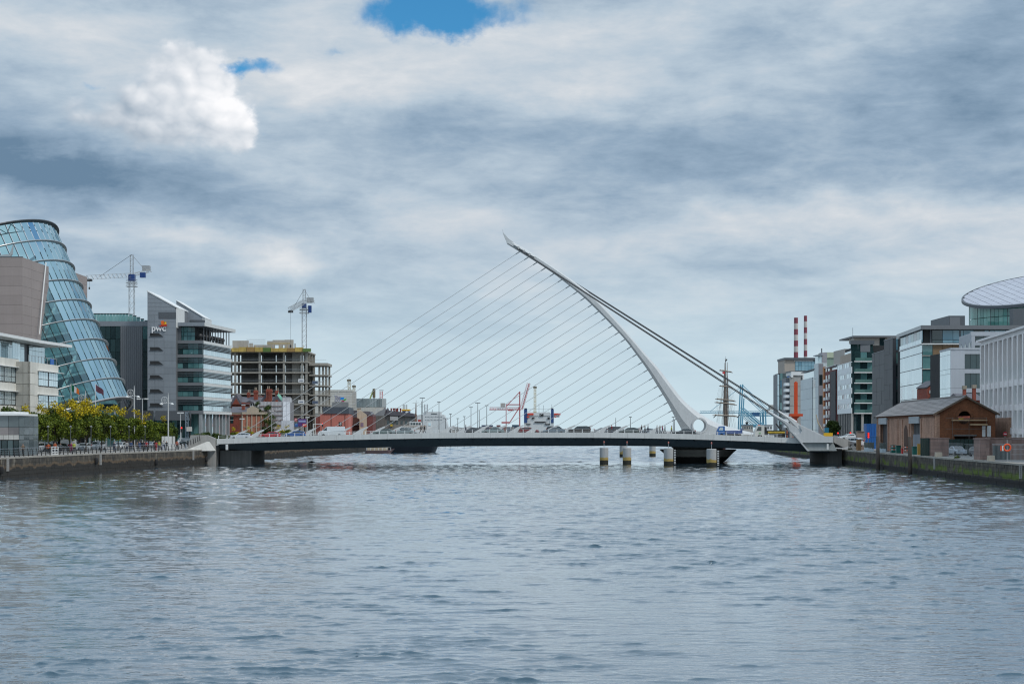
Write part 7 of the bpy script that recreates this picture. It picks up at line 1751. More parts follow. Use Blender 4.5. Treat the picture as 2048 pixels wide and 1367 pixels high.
# ---------------------------------------------------------------- tall ship and blue cranes on the right
ts = thing('tall_ship', 'square rigged tall ship with furled sails moored on the right quay', 'ship', (Xp(1452, 500), 500, 0))
TY2 = 500.0
MASTC = mk('mast timber', (.16, .125, .10, 1), .7, 0, .2, 1, .1); ROPE = mk('rigging', (.06, .055, .05, 1), .8); SAILF = mk('furled canvas', (.36, .30, .24, 1), .9, 0, .2, 1, 0)
mb = MB(); mb.loft([[p + Vector((0, 0, 0)) for p in r_] for r_ in hull(Xp(1436, TY2) - 10, Xp(1470, TY2) - 1, TY2 + 5, 6.5, 3.6)]); mb.build('hull', mk('ship maroon', (.10, .035, .035, 1), .6), ts)
for px, dy, yt in ((1450.5, 0, 716), (1454, 8, 724), (1449, 18, 740)):
    mb = MB(); mb.tube([P(px, 872, TY2 + dy), P(px, 790, TY2 + dy), P(px + .5, yt, TY2 + dy)], [.30, .24, .07], 8); mb.build('mast', MASTC, ts)
mb = MB(); mb.tube([P(1451.5, 716, TY2), P(1451.5, 712, TY2)], .04, 4); mb.tube([P(1451, 722, TY2), P(1454, 718, TY2)], .2, 5); mb.build('masthead_flag', BLACK, ts)
for y0, hw, dz_ in ((742, 14, 3.5), (773, 14, 3), (799.5, 21.5, 4), (806.5, 23, 4.5), (831, 27, 2)):
    for dy in (0, 8):
        a, c = P(1452 - hw, y0 - dz_ / 2 + 0, TY2 + dy - .3), P(1452 + hw * .95, y0 + dz_ / 2 + 1, TY2 + dy - .3)
        mb = MB(); mb.tube([a, c], [.1, .1], 6); yd = mb.build('yard', MASTC, ts)
        pts = [a.lerp(c, s_ / 12) + Vector((0, -.05, .16 + .05 * math.sin(s_ * 2.1))) for s_ in range(1, 12)]
        mb = MB(); mb.tube(pts, [.12 + .07 * math.sin(s_ * 1.3) ** 2 for s_ in range(1, 12)], 6); mb.build('furled_sail', SAILF, yd)
mb = MB()
for k in range(26):
    px = 1429 + 1.75 * k
    mb.tube([P(px, 858, TY2 + 3), P(1451 + (px - 1451) * .12, random.choice((742, 775, 802)), TY2 + 3)], .022, 3)
for k in range(14): mb.tube([P(1431 + 3 * k, 832, TY2), P(1433 + 2.7 * k, 806, TY2)], .02, 3); mb.tube([P(1431 + 3 * k, 806, TY2), P(1438 + 2 * k, 775, TY2)], .018, 3)
mb.build('rigging', ROPE, ts)
mb = MB(); mb.tube([P(1445, 871, TY2 + 3), P(1448.5, 760, TY2 + 3)], .12, 4); mb.tube([P(1459, 871, TY2 + 3), P(1454.5, 745, TY2 + 3)], .12, 4); mb.tube([P(1447, 820, TY2 + 3), P(1449.5, 725, TY2 + 3)], .08, 4); mb.build('shrouds', mk('shroud grey', (.17, .15, .135, 1), .8), ts)
for a, c in ((1427, 1433), (1474, 1480)): 
    mb = MB(); mb.tube([P(a, 835, TY2 - .5), P(c, 829, TY2 - .5)], .13, 5); mb.build('davit', BLACK, ts)
mb = MB(); mb.prism([P(1444.5, 743, TY2 - .5), P(1450, 742.5, TY2 - .5), P(1449.5, 747.5, TY2 - .5), P(1445, 747, TY2 - .5)], (0, .05, 0)); mb.build('red_ensign', paint('flag red', 200, 60, 60), ts)
SKYB = mk('gantry blue', (.10, .30, .42, 1), .5, 0, .08, .05, .05); SKYP = mk('gantry pale blue', (.28, .46, .54, 1), .5)
for (mx, base_y, Y, sc_, lab) in ((1484.5, 862, 1500, 1.0, 'nearer pale blue gantry crane behind the tall ship'), (1487, 862, 1620, .82, 'further pale blue gantry crane behind the tall ship')):
    r = thing('blue_gantry_crane', lab, 'crane', (Xp(mx, Y), Y, GR), 'blue gantry cranes')
    q = lambda dx_, dy_: (mx + dx_ * sc_, 860 - dy_ * sc_)
    for dy in (0, 14):
        gbar(r, 'leg', q(-4, -2), q(1, 92 if sc_ == 1 else 78), .6, SKYB, Y, dy); gbar(r, 'leg', q(48, -2), q(46, 42), .6, SKYB, Y, dy); gbar(r, 'brace', q(1, 46), q(46, 8), .45, SKYB, Y, dy); gbar(r, 'stay', q(1, 90), q(52, 42), .3, SKYB, Y, dy); gbar(r, 'brace', q(2, 32), q(40, 2), .35, SKYP, Y, dy)
    gbar(r, 'sill_beam', q(-2, 10), q(48, 10), 1.0, SKYB, Y)
    mb = MB(); mb.lattice(P(*q(-84 if sc_ == 1 else 0, 37), Y + 7), P(*q(76, 37), Y + 7), 2.6, 34, .22, (0, 0, 1), 1.6); mb.build('boom', SKYP, r)
    gbar(r, 'boom_chord', q(-84 if sc_ == 1 else 0, 35), q(76, 35), .35, SKYB, Y, 5); gbar(r, 'fore_stay', q(0, 88), q(-62 if sc_ == 1 else -4, 38), .22, SKYB, Y, 7)
    block(r, 'trolley', paint('trolley blue', 45, 90, 130), Xp(mx + 22 * sc_, Y), Xp(mx + 36 * sc_, Y), Y + 4, Y + 10, Zp(832, Y), Zp(824, Y)); block(r, 'machine_house', CONC, Xp(mx + 56 * sc_, Y), Xp(mx + 66 * sc_, Y), Y + 3, Y + 11, Zp(860 - 41 * sc_, Y), Zp(860 - 51 * sc_, Y))
    mb = MB(); cc = P(*q(9, 15), Y - 1); NN = 14; mb.lathe((cc.x, cc.y, cc.z - .9), [(.4, 0), (1.2, .3), (1.2, 1.5), (.4, 1.8)], 12); mb.build('cable_reel', BLACK, r)
for px, c, lab in ((1522, 1545, 'white port office below the back stays'), (1488, 1506, 'low grey port store beside the tall ship')):
    Y = 1200.0; r = thing('port_office', lab, 'building', (Xp(px, Y), Y, GR)); block(r, 'wall', PORTW if px > 1500 else CONC, Xp(px, Y), Xp(c, Y), Y, Y + 12, GR, Zp(850, Y)); block(r, 'roof', PANELM, Xp(px - .8, Y), Xp(c + .8, Y), Y - .5, Y + 12.5, Zp(850, Y), Zp(849, Y))
    for k in range(4): block(r, 'window', G_DARK, Xp(lerp(px, c, k / 4 + .05), Y), Xp(lerp(px, c, k / 4 + .18), Y), Y - .1, Y, Zp(857, Y), Zp(853, Y))
# ================================================================ trees, railings, lamps
BARK = mk('bark', (.06, .048, .038, 1), .9, 0, .3, 2, .2)
def leaf_mat(name, c1, c2):
    m, t, b = new_mat(name)
    g = t.node('ShaderNodeNewGeometry')
    f = t.m('ADD', t.m('MULTIPLY', g.outputs['Random Per Island'], .7), t.m('MULTIPLY', t.noise(g.outputs['Position'], .9, 3, .6), .5))
    t.l.new(t.mix(t.ss(f, .2, .95), c1, c2), b.inputs['Base Color'])
    b.inputs['Roughness'].default_value = .6; b.inputs['Specular IOR Level'].default_value = .25
    b.inputs['Subsurface Weight'].default_value = 0.0
    return m
LEAF = leaf_mat('green leaves', (.035, .065, .006, 1), (.15, .19, .015, 1)); LEAFD = leaf_mat('dark leaves', (.020, .042, .008, 1), (.075, .115, .018, 1)); BLOS = leaf_mat('yellow leaves', (.22, .19, .006, 1), (.58, .44, .01, 1))
def leaves(mb, c, r, n, size, rnd, flat=.75):
    for _ in range(n):
        d = Vector((rnd.gauss(0, 1), rnd.gauss(0, 1), rnd.gauss(0, 1) * flat)).normalized() * r * rnd.random() ** .45
        p = c + d; a = Vector((rnd.gauss(0, 1), rnd.gauss(0, 1), rnd.gauss(0, .6))).normalized(); b_ = a.cross(Vector((rnd.gauss(0, 1), rnd.gauss(0, 1), rnd.gauss(0, 1)))).normalized()
        s = size * rnd.uniform(.6, 1.3)
        mb.add([p - a * s * .5, p + b_ * s * .32, p + a * s * .5, p - b_ * s * .32], [(0, 1, 2, 3)])
def make_tree(seed, h, w, trunk, leafm, yellow, n_cl=34, per=115):
    rnd = random.Random(seed)
    r = thing('street_tree', 'tree', 'tree', (0, 0, 0))
    mb = MB(); mb.tube([(0, 0, -.1), (.03, .02, trunk * .6), (.0, .05, trunk), (.05, 0, trunk + (h - trunk) * .5)], [.14, .11, .09, .04], 7); mb.build('trunk', BARK, r)
    mb = MB(); cen = []
    for k in range(n_cl):
        a = rnd.random() * 2 * math.pi; zz_ = rnd.random(); e = math.sin(math.pi * (zz_ * .86 + .12)) ** .6
        rr = w / 2 * e * rnd.uniform(.45, 1.0); cen.append(Vector((rr * math.cos(a), rr * math.sin(a), trunk - .1 + (h - trunk) * (zz_ * .9 + .05))))
    for c in cen[::3]: mb.tube([(0, 0, trunk * .85), c * .55 + Vector((0, 0, trunk * .35)), c], [.05, .03, .012], 4)
    mb.build('limbs', BARK, r)
    ml, my = MB(), MB()
    for c in cen:
        top = (c.z - trunk) / (h - trunk)
        hit = rnd.random() < yellow * (1.25 if top > .6 else .55 if top > .3 else .1)
        leaves(ml, c, w * .165, int(per * (.5 if hit else 1.0)), .34, rnd)
        if hit: leaves(my, c + Vector((0, 0, .12)), w * .16, int(per * rnd.uniform(.35, .75)), .32, rnd)
    cr_ = ml.build('crown', leafm, r, fix=False)
    if my.v: my.build('yellow_tips', BLOS, cr_, fix=False, kind='stuff')
    protos_done(r); return r
T1 = [make_tree(1, 6.4, 5.0, 2.4, LEAF, .35, 40), make_tree(2, 6.2, 4.8, 2.3, LEAF, .10, 40), make_tree(3, 6.6, 5.2, 2.4, LEAF, .62, 40), make_tree(4, 5.6, 4.2, 2.2, LEAFD, .0)]
def place(protos, items, labf, name_cat='tree', group=None):
    for i, (x, y, z, rot, s, k) in enumerate(items): dup(protos[k], (x, y, z), rot, s, labf(i), name_cat, group)
rnd = random.Random(5)
items = []
for i, (px, k, s) in enumerate(((44, 1, .95), (76, 1, 1.0), (108, 0, 1.0), (139, 2, 1.0), (172, 2, 1.03), (203, 0, .98), (236, 0, .98), (268, 1, .95), (297, 1, .88), (322, 1, .82), (340, 3, .9))):
    x, y = onquay('L', px, 9.5); items.append((x, y, GL, rnd.random() * 6, s, k))
place(T1, items, lambda i: '%s tree from the glass kiosk in the front quayside row' % ORD[i], 'tree', 'front row of quayside trees')
items = []
for i, (px, k, s) in enumerate(((18, 3, 1.25), (62, 3, 1.12), (112, 3, 1.25), (160, 3, 1.12), (184, 3, 1.22), (208, 3, 1.15), (252, 3, 1.0), (285, 3, .95))):
    x, y = onquay('L', px, 17.5 if px < 200 else 14.5); items.append((x, y, GL, rnd.random() * 6, s * 1.05, k))
place(T1, items, lambda i: '%s darker tree from the left in the rear quayside row' % ORD[i], 'tree', 'rear row of quayside trees')
items = []
for px, k, s, off, Y in ((395, 3, .72, 0, 372), (412, 3, .78, 0, 376), (432, 3, .74, 0, 382), (447, 3, .66, 0, 390), (470, 1, .70, 0, 420), (482, 3, .66, 0, 420), (500, 1, .72, 0, 430), (560, 1, .78, 0, 455), (575, 1, .8, 0, 455), (588, 3, .72, 0, 455), (598, 3, .64, 0, 455), (716, 3, .6, 0, 500), (730, 3, .62, 0, 500)):
    items.append((Xp(px, Y), Y, GL - 1.2, rnd.random() * 6, s, k))
place(T1, items, lambda i: '%s low bushy tree from the left just beyond the bridge end' % ORD[i], 'tree', 'bushy trees beyond the bridge end')
tall = make_tree(9, 11.5, 4.6, 2.5, LEAFD, 0, 46, 80); dup(tall, (Xp(537, 510), 510, GL), 0, 1.0, 'tall dark tree between the brick hall and the sheeted scaffold', 'tree'); dup(tall, (Xp(516, 514), 514, GL + 4), 1, .75, 'dark treetop at the left end of the sheeted scaffold', 'tree')
dup(T1[3], (Xp(1665, 470), 470, GR), 1.0, 1.15, 'slim dark tree before the brick apartments on the right bank', 'tree')
# plants sprouting on the right quay
for px, lab in ((1914, 'small weed tuft on the quay below the silver car'), (1700, 'grassy weeds on the quay slope by the right abutment')):
    x, y = onquay('R', px, .7 if px > 1800 else .9); mb = MB(); leaves(mb, Vector((x, y, GR + .15)), .45, 130, .2, rnd, .4); o = mb.build('weed_tuft', LEAF, fix=False); tag(o, lab, 'weeds', kind=None)
for o_ in T1 + [tall]: drop(o_)
# ---------------------------------------------------------------- left quay railing with curved posts
rl = thing('quay_railing', 'long black quayside railing with curved posts along the left bank', 'railing', (qx(QL, 260), 260, GL))
RAILM = mk('railing steel', (.30, .32, .34, 1), .35, .6, .05, 1, 0)
def rail_base(Y):
    z = GL
    if Y > 309: z = GL + min(1.75, (Y - 309) * .098)
    return Vector((qx(QL, Y) - .55 - (max(0, Y - 316) * .02), Y, z))
Y = 205.0; post_me = None; rp = []
while Y < 327:
    b_ = rail_base(Y)
    if not (250.2 < Y < 253.6):
        if post_me is None:
            mb = MB(); mb.tube([(0, 0, 0), (.0, 0, .35), (-.04, 0, .7), (-.14, 0, 1.02), (-.10, 0, 1.16)], [.085, .075, .065, .055, .045], 6); o = mb.build('post', BLACK, None, True); post_me = o.data; bpy.data.objects.remove(o)
        o = bpy.data.objects.new('post', post_me); link(o, rl, Matrix.Translation(b_))
    rp.append(b_); Y += 1.95
for dz_, dx_, r_ in ((1.15, -.1, .035), (.82, -.06, .016), (.55, -.03, .016), (.3, .0, .016)):
    mb = MB(); mb.tube([p + Vector((dx_, 0, dz_)) for p in rp], r_, 5); mb.build('rail', RAILM, rl)
b_ = rail_base(251.9)
gt = thing('white_gate', 'white tubular gate frame set in the black quay railing', 'gate', b_)
for k in range(3): 
    mb = MB(); mb.tube([b_ + Vector((.05, -1.7 + 1.7 * k, 0)), b_ + Vector((.05, -1.7 + 1.7 * k, 1.25))], .07, 5); mb.build('upright', WHITE, gt)
for z_ in (.08, .45, .85, 1.22): 
    mb = MB(); mb.tube([b_ + Vector((.05, -1.7, z_)), b_ + Vector((.05, 1.7, z_))], .055, 5); mb.build('bar', WHITE, gt)
# ---------------------------------------------------------------- glass kiosk at the left edge
kk = thing('glass_kiosk', 'grey glass kiosk with flat white roof at the left edge of the quay', 'kiosk', (-74, 247, GL))
kx, ky = Xp(38, 244), 244.0
fK = Fr((kx - 12, ky), (kx, ky)); fK2 = Fr((kx, ky), (kx + .5, ky + 8))
KG = glass('kiosk glass', (.06, .08, .085, 1), (.16, .19, .20, 1), .08); solid(kk, 'core', DARK, [(kx - 12, ky + .3), (kx - .25, ky + .3), (kx - .1, ky + 8), (kx - 12, ky + 8)], GL, Zp(830, ky))
z1_, z2_, z3_, z4_ = Zp(879, ky), Zp(869, ky), Zp(854, ky), Zp(831, ky)
panes(kk, fK, rng(0, 12, 8), [z3_, z4_], KG, 0, .06, .05); panes(kk, fK, rng(0, 12, 8), [z2_, z3_], glass('kiosk poster', (.03, .03, .035, 1), (.34, .30, .29, 1), .2), 0, .06, .04); panes(kk, fK, rng(0, 12, 16), [z1_, z2_], CONCL, 0, .08, .04, name='spandrel_panel'); panes(kk, fK, rng(0, 12, 14), [GL, z1_], G_DARK, -.1, -.02, .12)
panes(kk, fK2, rng(0, 8, 4), [GL, z1_, z2_, z3_, z4_], KG, 0, .06, .06)
block(kk, 'roof', WHITE, kx - 12, kx + .4, ky - .5, ky + 8.2, z4_ + .02, z4_ + .3); block(kk, 'roof_step', WHITE, kx - 12, kx - .9, ky + .3, ky + 8, z4_ + .3, z4_ + .62)
# ---------------------------------------------------------------- ornate lamp columns, street lamps, flags, signals
LAMPW = mk('lamp column grey', (.50, .51, .51, 1), .5, 0, .05, 1, .05)
def ornate(px, ytop, Y, lab):
    r = thing('ornate_lamp', lab, 'lamp post', (Xp(px, Y), Y, GL), 'ornate quay lamps'); x = Xp(px, Y); zt = Zp(ytop, Y); zw = zt - 1.9
    mb = MB(); mb.tube([(x, Y, GL), (x, Y, GL + 1.2), (x, Y, zt - 1.0), (x, Y, zt)], [.22, .15, .11, .02], 8); mb.build('column', LAMPW, r)
    mb = MB(); c = Vector((x - .75, Y, zw + .45)); R_ = .62
    mb.tube([c + Vector((R_ * math.cos(a * math.pi / 10), 0, R_ * math.sin(a * math.pi / 10))) for a in range(0, 21)], .06, 5)
    for a in range(4): mb.tube([c - Vector((R_ * math.cos(a * math.pi / 4), 0, R_ * math.sin(a * math.pi / 4))), c + Vector((R_ * math.cos(a * math.pi / 4), 0, R_ * math.sin(a * math.pi / 4)))], .035, 4)
    mb.build('wheel', LAMPW, r)
    mb = MB(); mb.tube([(x - 1.5, Y, zw - .25), (x + .75, Y, zw - .1)], .06, 5); mb.build('arm', LAMPW, r)
    for dx_ in (-1.35, .75): 
        mb = MB(); mb.lathe((x + dx_, Y, zw - .45), [(.08, 0), (.34, .06), (.30, .22), (.06, .34)], 10); mb.build('lamp_head', WHITE, r)
ornate(268.5, 770, 318, 'ornate white lamp column with spoked wheel, right of the glass drum'); ornate(336.5, 785, 330, 'ornate white lamp column with spoked wheel before the grey tower'); ornate(171, 780, 318, 'ornate white lamp column with spoked wheel in front of the drum')
def twin(px, ytop, Y, lab, w=1.1, one=False, g=GL):
    r = thing('street_lamp', lab, 'lamp post', (Xp(px, Y), Y, g), 'plain street lamps'); x = Xp(px, Y); zt = Zp(ytop, Y)
    mb = MB(); mb.tube([(x, Y, g), (x, Y, zt)], [.11, .07], 6); mb.build('pole', LAMPW, r)
    mb = MB(); mb.tube([(x - (0 if one else w), Y, zt), (x + w, Y, zt)], .05, 5); mb.build('arm', LAMPW, r)
    for dx_ in ((w,) if one else (-w, w)): block(r, 'lamp_head', WHITE, x + dx_ - .35, x + dx_ + .35, Y - .15, Y + .15, zt - .14, zt + .1)
twin(285, 797, 326, 'twin armed street lamp between the two ornate columns', .75); twin(361, 825, 350, 'twin armed street lamp before the grey tower entrance', .3); twin(484, 837, 420, 'slim white street lamp before the brick hall', .25); twin(543.5, 822, 470, 'slim white street lamp before the dark tree', .25); twin(615, 834, 480, 'slim white street lamp before the purple advert', .2)
for px, lab in ((96, 'first'), (141, 'second'), (182, 'third'), (221, 'fourth'), (258, 'fifth'), (290, 'sixth')):
    x, y = onquay('L', px, 6.2); r = thing('quay_lamp', '%s short hooded quay lamp from the left under the trees' % lab, 'lamp post', (x, y, GL), 'short quay lamps'); zt = Zp(852, y)
    mb = MB(); mb.tube([(x, y, GL), (x, y, zt)], .06, 6); mb.build('pole', mk('quay lamp grey', (.10, .11, .115, 1), .5), r); mb = MB(); mb.lathe((x, y, zt - .1), [(.25, 0), (.23, .04), (.04, .22)], 10); mb.build('hood', mk('quay lamp hood', (.2, .21, .215, 1), .5), r)
def flag(px, ytop, Y, cols, lab):
    r = thing('flagpole', lab, 'flag', (Xp(px, Y), Y, GL), 'flags before the drum'); x = Xp(px, Y); zt = Zp(ytop, Y)
    mb = MB(); mb.tube([(x, Y, GL), (x, Y, zt)], [.09, .05], 6); mb.build('pole', WHITE, r)
    n_ = len(cols); L_, H_ = 2.0, 1.35
    for q, c in enumerate(cols):
        vs = []; seg = 5
        for i in range(seg + 1):
            s_ = (q + i / seg) / n_
            for j in range(2): vs.append((x + .05 + L_ * s_ * .78, Y + .18 * math.sin(s_ * 5 + j), zt - .05 - j * H_ * (1 - .25 * s_) - s_ * 1.25 - .1 * math.sin(s_ * 6)))
        mb = MB(); mb.add(vs, [(2 * i, 2 * i + 2, 2 * i + 3, 2 * i + 1) for i in range(seg)]); mb.build('flag_stripe' if n_ > 1 else 'flag_cloth', c, r, True, fix=False)
flag(142, 766, 325, [paint('flag green', 10, 95, 65), WHITE, paint('flag orange', 215, 110, 40)], 'green white and orange tricolour on a pole before the drum'); flag(191, 767, 325, [paint('flag plum', 100, 60, 75, .7, 0, .3)], 'plum coloured flag on a pole before the drum')
def signal(px, ytop, Y, lab, g, z=None, three=False):
    x = Xp(px, Y); r = thing('traffic_light', lab, 'traffic light', (x, Y, g), 'traffic lights'); zt = Zp(ytop, Y)
    mb = MB(); mb.tube([(x, Y + .2, g), (x, Y + .2, zt - .4)], .06, 6); mb.build('pole', GALV, r); block(r, 'head', BLACK, x - .2, x + .2, Y, Y + .25, zt - 1.0, zt + .1)
    redl = MATS.get('red lamp')
    if redl is None:
        redl, t, b = new_mat('red lamp'); b.inputs['Base Color'].default_value = (.6, .02, .015, 1); b.inputs['Emission Color'].default_value = (1, .03, .02, 1); b.inputs['Emission Strength'].default_value = 1.2
    for k in range(3 if three else 1):
        mb = MB(); mb.lathe((0, 0, 0), [(.17, 0), (.15, .06), (.02, .09)], 12); o = mb.build('red_lamp', redl, r); o.matrix_basis = Matrix.Translation((x, Y - .01, zt - .12 - k * .35)) @ Matrix.Rotation(rad(90), 4, 'X'); W[o.name] = o.matrix_basis
signal(363, 854, 348, 'traffic light with red lamp before the grey tower', GL); signal(645, 846, 480, 'overhead traffic light with red lamp left of the pink building', GL); signal(1737, 865, 318, 'traffic light with three red lamps by the blue containers', GR, None, True); signal(1676, 864.5, 372, 'traffic light with red lamp on the right bridge approach', GR); signal(1701, 864, 372, 'second traffic light with red lamp on the right bridge approach', GR)
sg = thing('gantry_arm', 'white overhead signal arm left of the pink building', 'signal arm', (Xp(627, 479.5), 479.5, GL)); block(sg, 'post', WHITE, Xp(626, 479.5), Xp(627, 479.5), 479.4, 479.6, GL, Zp(847, 479.5)); block(sg, 'arm', WHITE, Xp(627, 479.5), Xp(644, 479.5), 479.45, 479.55, Zp(848, 479.5), Zp(847, 479.5))
ne = thing('no_entry_sign', 'round red no entry sign before the white office', 'sign', (Xp(2010, 240), 240, GR)); nx = Xp(2010, 240); nz = Zp(867, 240)
mb = MB(); mb.prism([(nx + .31 * math.cos(a * math.pi / 14), 239.9, nz + .31 * math.sin(a * math.pi / 14)) for a in range(28)], (0, .04, 0)); mb.build('disc', paint('sign red', 165, 25, 40), ne); block(ne, 'bar', WHITE, nx - .2, nx + .2, 239.86, 239.9, nz - .06, nz + .06); mb = MB(); mb.tube([(nx, 239.98, GR), (nx, 239.98, nz + .2)], .04, 6); mb.build('post', GALV, ne)
lift = thing('construction_hoist', 'tall dark steel hoist column before the grey tower entrance', 'hoist', (Xp(376, 352), 352, GL))
mb = MB(); mb.lattice((Xp(374, 352), 352, GL), (Xp(374, 352), 352, Zp(823, 352)), .55, 12, .06); mb.build('mast', mk('hoist blue grey', (.20, .25, .30, 1), .5), lift); mb = MB(); mb.tube([(Xp(378, 352), 352, GL), (Xp(381, 352), 352, Zp(838, 352)), (Xp(377, 352), 352, Zp(824, 352))], .16, 5); mb.build('strut', BLACK, lift); block(lift, 'cabinet', CONCL, Xp(373, 351), Xp(383, 351), 351, 351.6, Zp(862, 351), Zp(853, 351))
# ================================================================ vehicles
CGL = glass('car glass', (.012, .018, .02, 1), (.03, .045, .05, 1), .05)
LAMPR = paint('tail lamp', 150, 15, 15, .3); LAMPF = paint('head lamp', 200, 205, 205, .2); RIM = mk('alloy rim', (.4, .4, .41, 1), .35, .7, .03, 1, 0)
SHAPES = {   # stations along the car: (x, bonnet/belt height, half width), then roof line points (x, z)
    'hatch': (4.1, [(-2.05, .62), (-1.95, .86), (-1.2, .96), (-.7, .98), (1.75, 1.0), (2.0, .9), (2.05, .6)], [(-1.05, .95), (-.25, 1.42), (.9, 1.47), (1.75, 1.3), (1.98, .98)]),
    'saloon': (4.6, [(-2.3, .58), (-2.2, .80), (-1.2, .93), (-.9, .95), (1.4, .99), (2.2, .97), (2.3, .6)], [(-1.0, .93), (-.2, 1.38), (.85, 1.41), (1.75, .99)]),
    'suv': (4.5, [(-2.25, .75), (-2.15, 1.0), (-1.3, 1.1), (-.9, 1.12), (1.9, 1.15), (2.2, 1.05), (2.25, .7)], [(-1.15, 1.1), (-.45, 1.64), (1.4, 1.68), (2.05, 1.5), (2.18, 1.12)]),
    'van': (5.2, [(-2.6, .8), (-2.5, 1.15), (-1.9, 1.25), (-1.7, 1.28), (2.5, 1.3), (2.58, 1.2), (2.6, .7)], [(-1.95, 1.25), (-1.1, 2.0), (-.7, 2.12), (2.5, 2.12), (2.58, 1.3)])}
def make_car(kind, paintm):
    L, belt, roof = SHAPES[kind]; hw = .98 if kind == 'van' else .88
    r = thing('car', 'car', 'car', (0, 0, 0))
    rg = []
    for x, z in belt:
        w = hw * (.86 if abs(x) > L / 2 - .12 else 1.0)
        rg.append([Vector((x, -w * .94, .28)), Vector((x, -w, .5)), Vector((x, -w, z - .08)), Vector((x, -w * .93, z)), Vector((x, w * .93, z)), Vector((x, w, z - .08)), Vector((x, w, .5)), Vector((x, w * .94, .28))])
    mb = MB(); mb.loft(rg); body = mb.build('body', paintm, r)
    rf = [(x, z) for x, z in roof]; zb = min(z for _, z in roof) - .02
    lower = [(rf[0][0], zb), (rf[-1][0], zb)]
    rg = []
    for x, z in rf:
        t_ = (z - zb) / max(.01, max(q[1] for q in rf) - zb); w = hw * (.93 - .16 * t_); rg.append((x, z, w))
    mb = MB(); ring = []
    n_ = len(rg)
    vs = [Vector((x, -w, z)) for x, z, w in rg] + [Vector((x, w, z)) for x, z, w in rg]
    vs += [Vector((rg[0][0], -hw * .93, zb)), Vector((rg[-1][0], -hw * .93, zb)), Vector((rg[0][0], hw * .93, zb)), Vector((rg[-1][0], hw * .93, zb))]
    fs_q = [(i, i + 1, n_ + i + 1, n_ + i) for i in range(n_ - 1)] + [tuple(range(n_)) + (2 * n_ + 1, 2 * n_), tuple(range(n_, 2 * n_))[::-1] + (2 * n_ + 2, 2 * n_ + 3)]
    mb.add(vs, fs_q); mb.build('cabin', paintm, r)
    # windows, a little proud of the cabin
    zt = max(q[1] for q in rf); wz0 = zb + .06
    def side(xa, xb, s, nm='side_window'):
        def zr_(x):
            for (a, b_), (c, d) in zip(rf, rf[1:]):
                if a <= x <= c: return b_ + (d - b_) * (x - a) / (c - a)
            return zb
        p = []
        for x, top in ((xa, 0), (xb, 0), (xb, 1), ((xa + xb) / 2, 1), (xa, 1)):
            z = wz0 if not top else max(wz0 + .02, zr_(x) - .1); t_ = (z - zb) / (zt - zb); p.append(Vector((x, s * (hw * (.93 - .16 * t_) + .008), z)))
        mb = MB(); mb.add(p, [tuple(range(5))]); mb.build(nm, CGL, r, fix=False)
    xs_ = [rf[0][0] + .22, -.05, .95, rf[-1][0] - .25] if kind != 'van' else [rf[0][0] + .2, -.9]
    for a, c in zip(xs_, xs_[1:]):
        for s in (-1, 1): side(a + .03, c - .03, s)
    for i in ((0, 1) if kind != 'van' else (0,)):
        a, c = (rg[0], rg[1]) if i == 0 else (rg[-1], rg[-2])
        p = [Vector((lerp(a[0], c[0], .1), -a[2] * .92, lerp(a[1], c[1], .1))), Vector((lerp(a[0], c[0], .1), a[2] * .92, lerp(a[1], c[1], .1))), Vector((lerp(a[0], c[0], .9), c[2] * .9, lerp(a[1], c[1], .9))), Vector((lerp(a[0], c[0], .9), -c[2] * .9, lerp(a[1], c[1], .9)))]
        n__ = Vector((-.012 if i == 0 else .012, 0, .012)); mb = MB(); mb.add([q + n__ for q in p], [(0, 1, 2, 3)]); mb.build('windscreen' if i == 0 else 'rear_window', CGL, r, fix=False)
    for x in (-L * .31, L * .30):
        for s in (-1, 1):
            mb = MB(); mb.tube([(x, s * (hw - .2), .32), (x, s * (hw + .01), .32)], .32, 14); wh = mb.build('wheel', RUBBER, r); mb = MB(); mb.tube([(x, s * (hw - .02), .32), (x, s * (hw + .02), .32)], .2, 10); mb.build('rim', RIM, wh)
    for s in (-1, 1):
        block(body, 'headlight', LAMPF, -L / 2 - .01, -L / 2 + .12, s * hw * .62 - .16, s * hw * .62 + .16, belt[0][1] - .08, belt[0][1] + .08); block(body, 'tail_light', LAMPR, L / 2 - .1, L / 2 + .015, s * hw * .68 - .12, s * hw * .68 + .12, belt[-1][1] + .02, belt[-1][1] + .28)
    protos_done(r); return r
CARP = {}
def car(kind, rgb, x, y, z, rot, label):
    key = (kind, rgb)
    if key not in CARP: CARP[key] = make_car(kind, mk('car paint %d %d %d' % rgb, lin(*rgb), .28, .25, .03, 1, 0))
    n = {'hatch': 'hatchback', 'saloon': 'saloon_car', 'suv': 'suv', 'van': 'delivery_van'}[kind]
    o = dup(CARP[key], (x, y, z), rot, 1.0, label, 'van' if kind == 'van' else 'car', 'vehicles on the bridge' if 329 < y < 357 and -60 < x < 66 else 'cars along the quays'); o.name = n
def on_deck(px, Y): return Xp(px, Y), Y, dtop(1024 + Xp(px, Y) * F / BY0) - .42
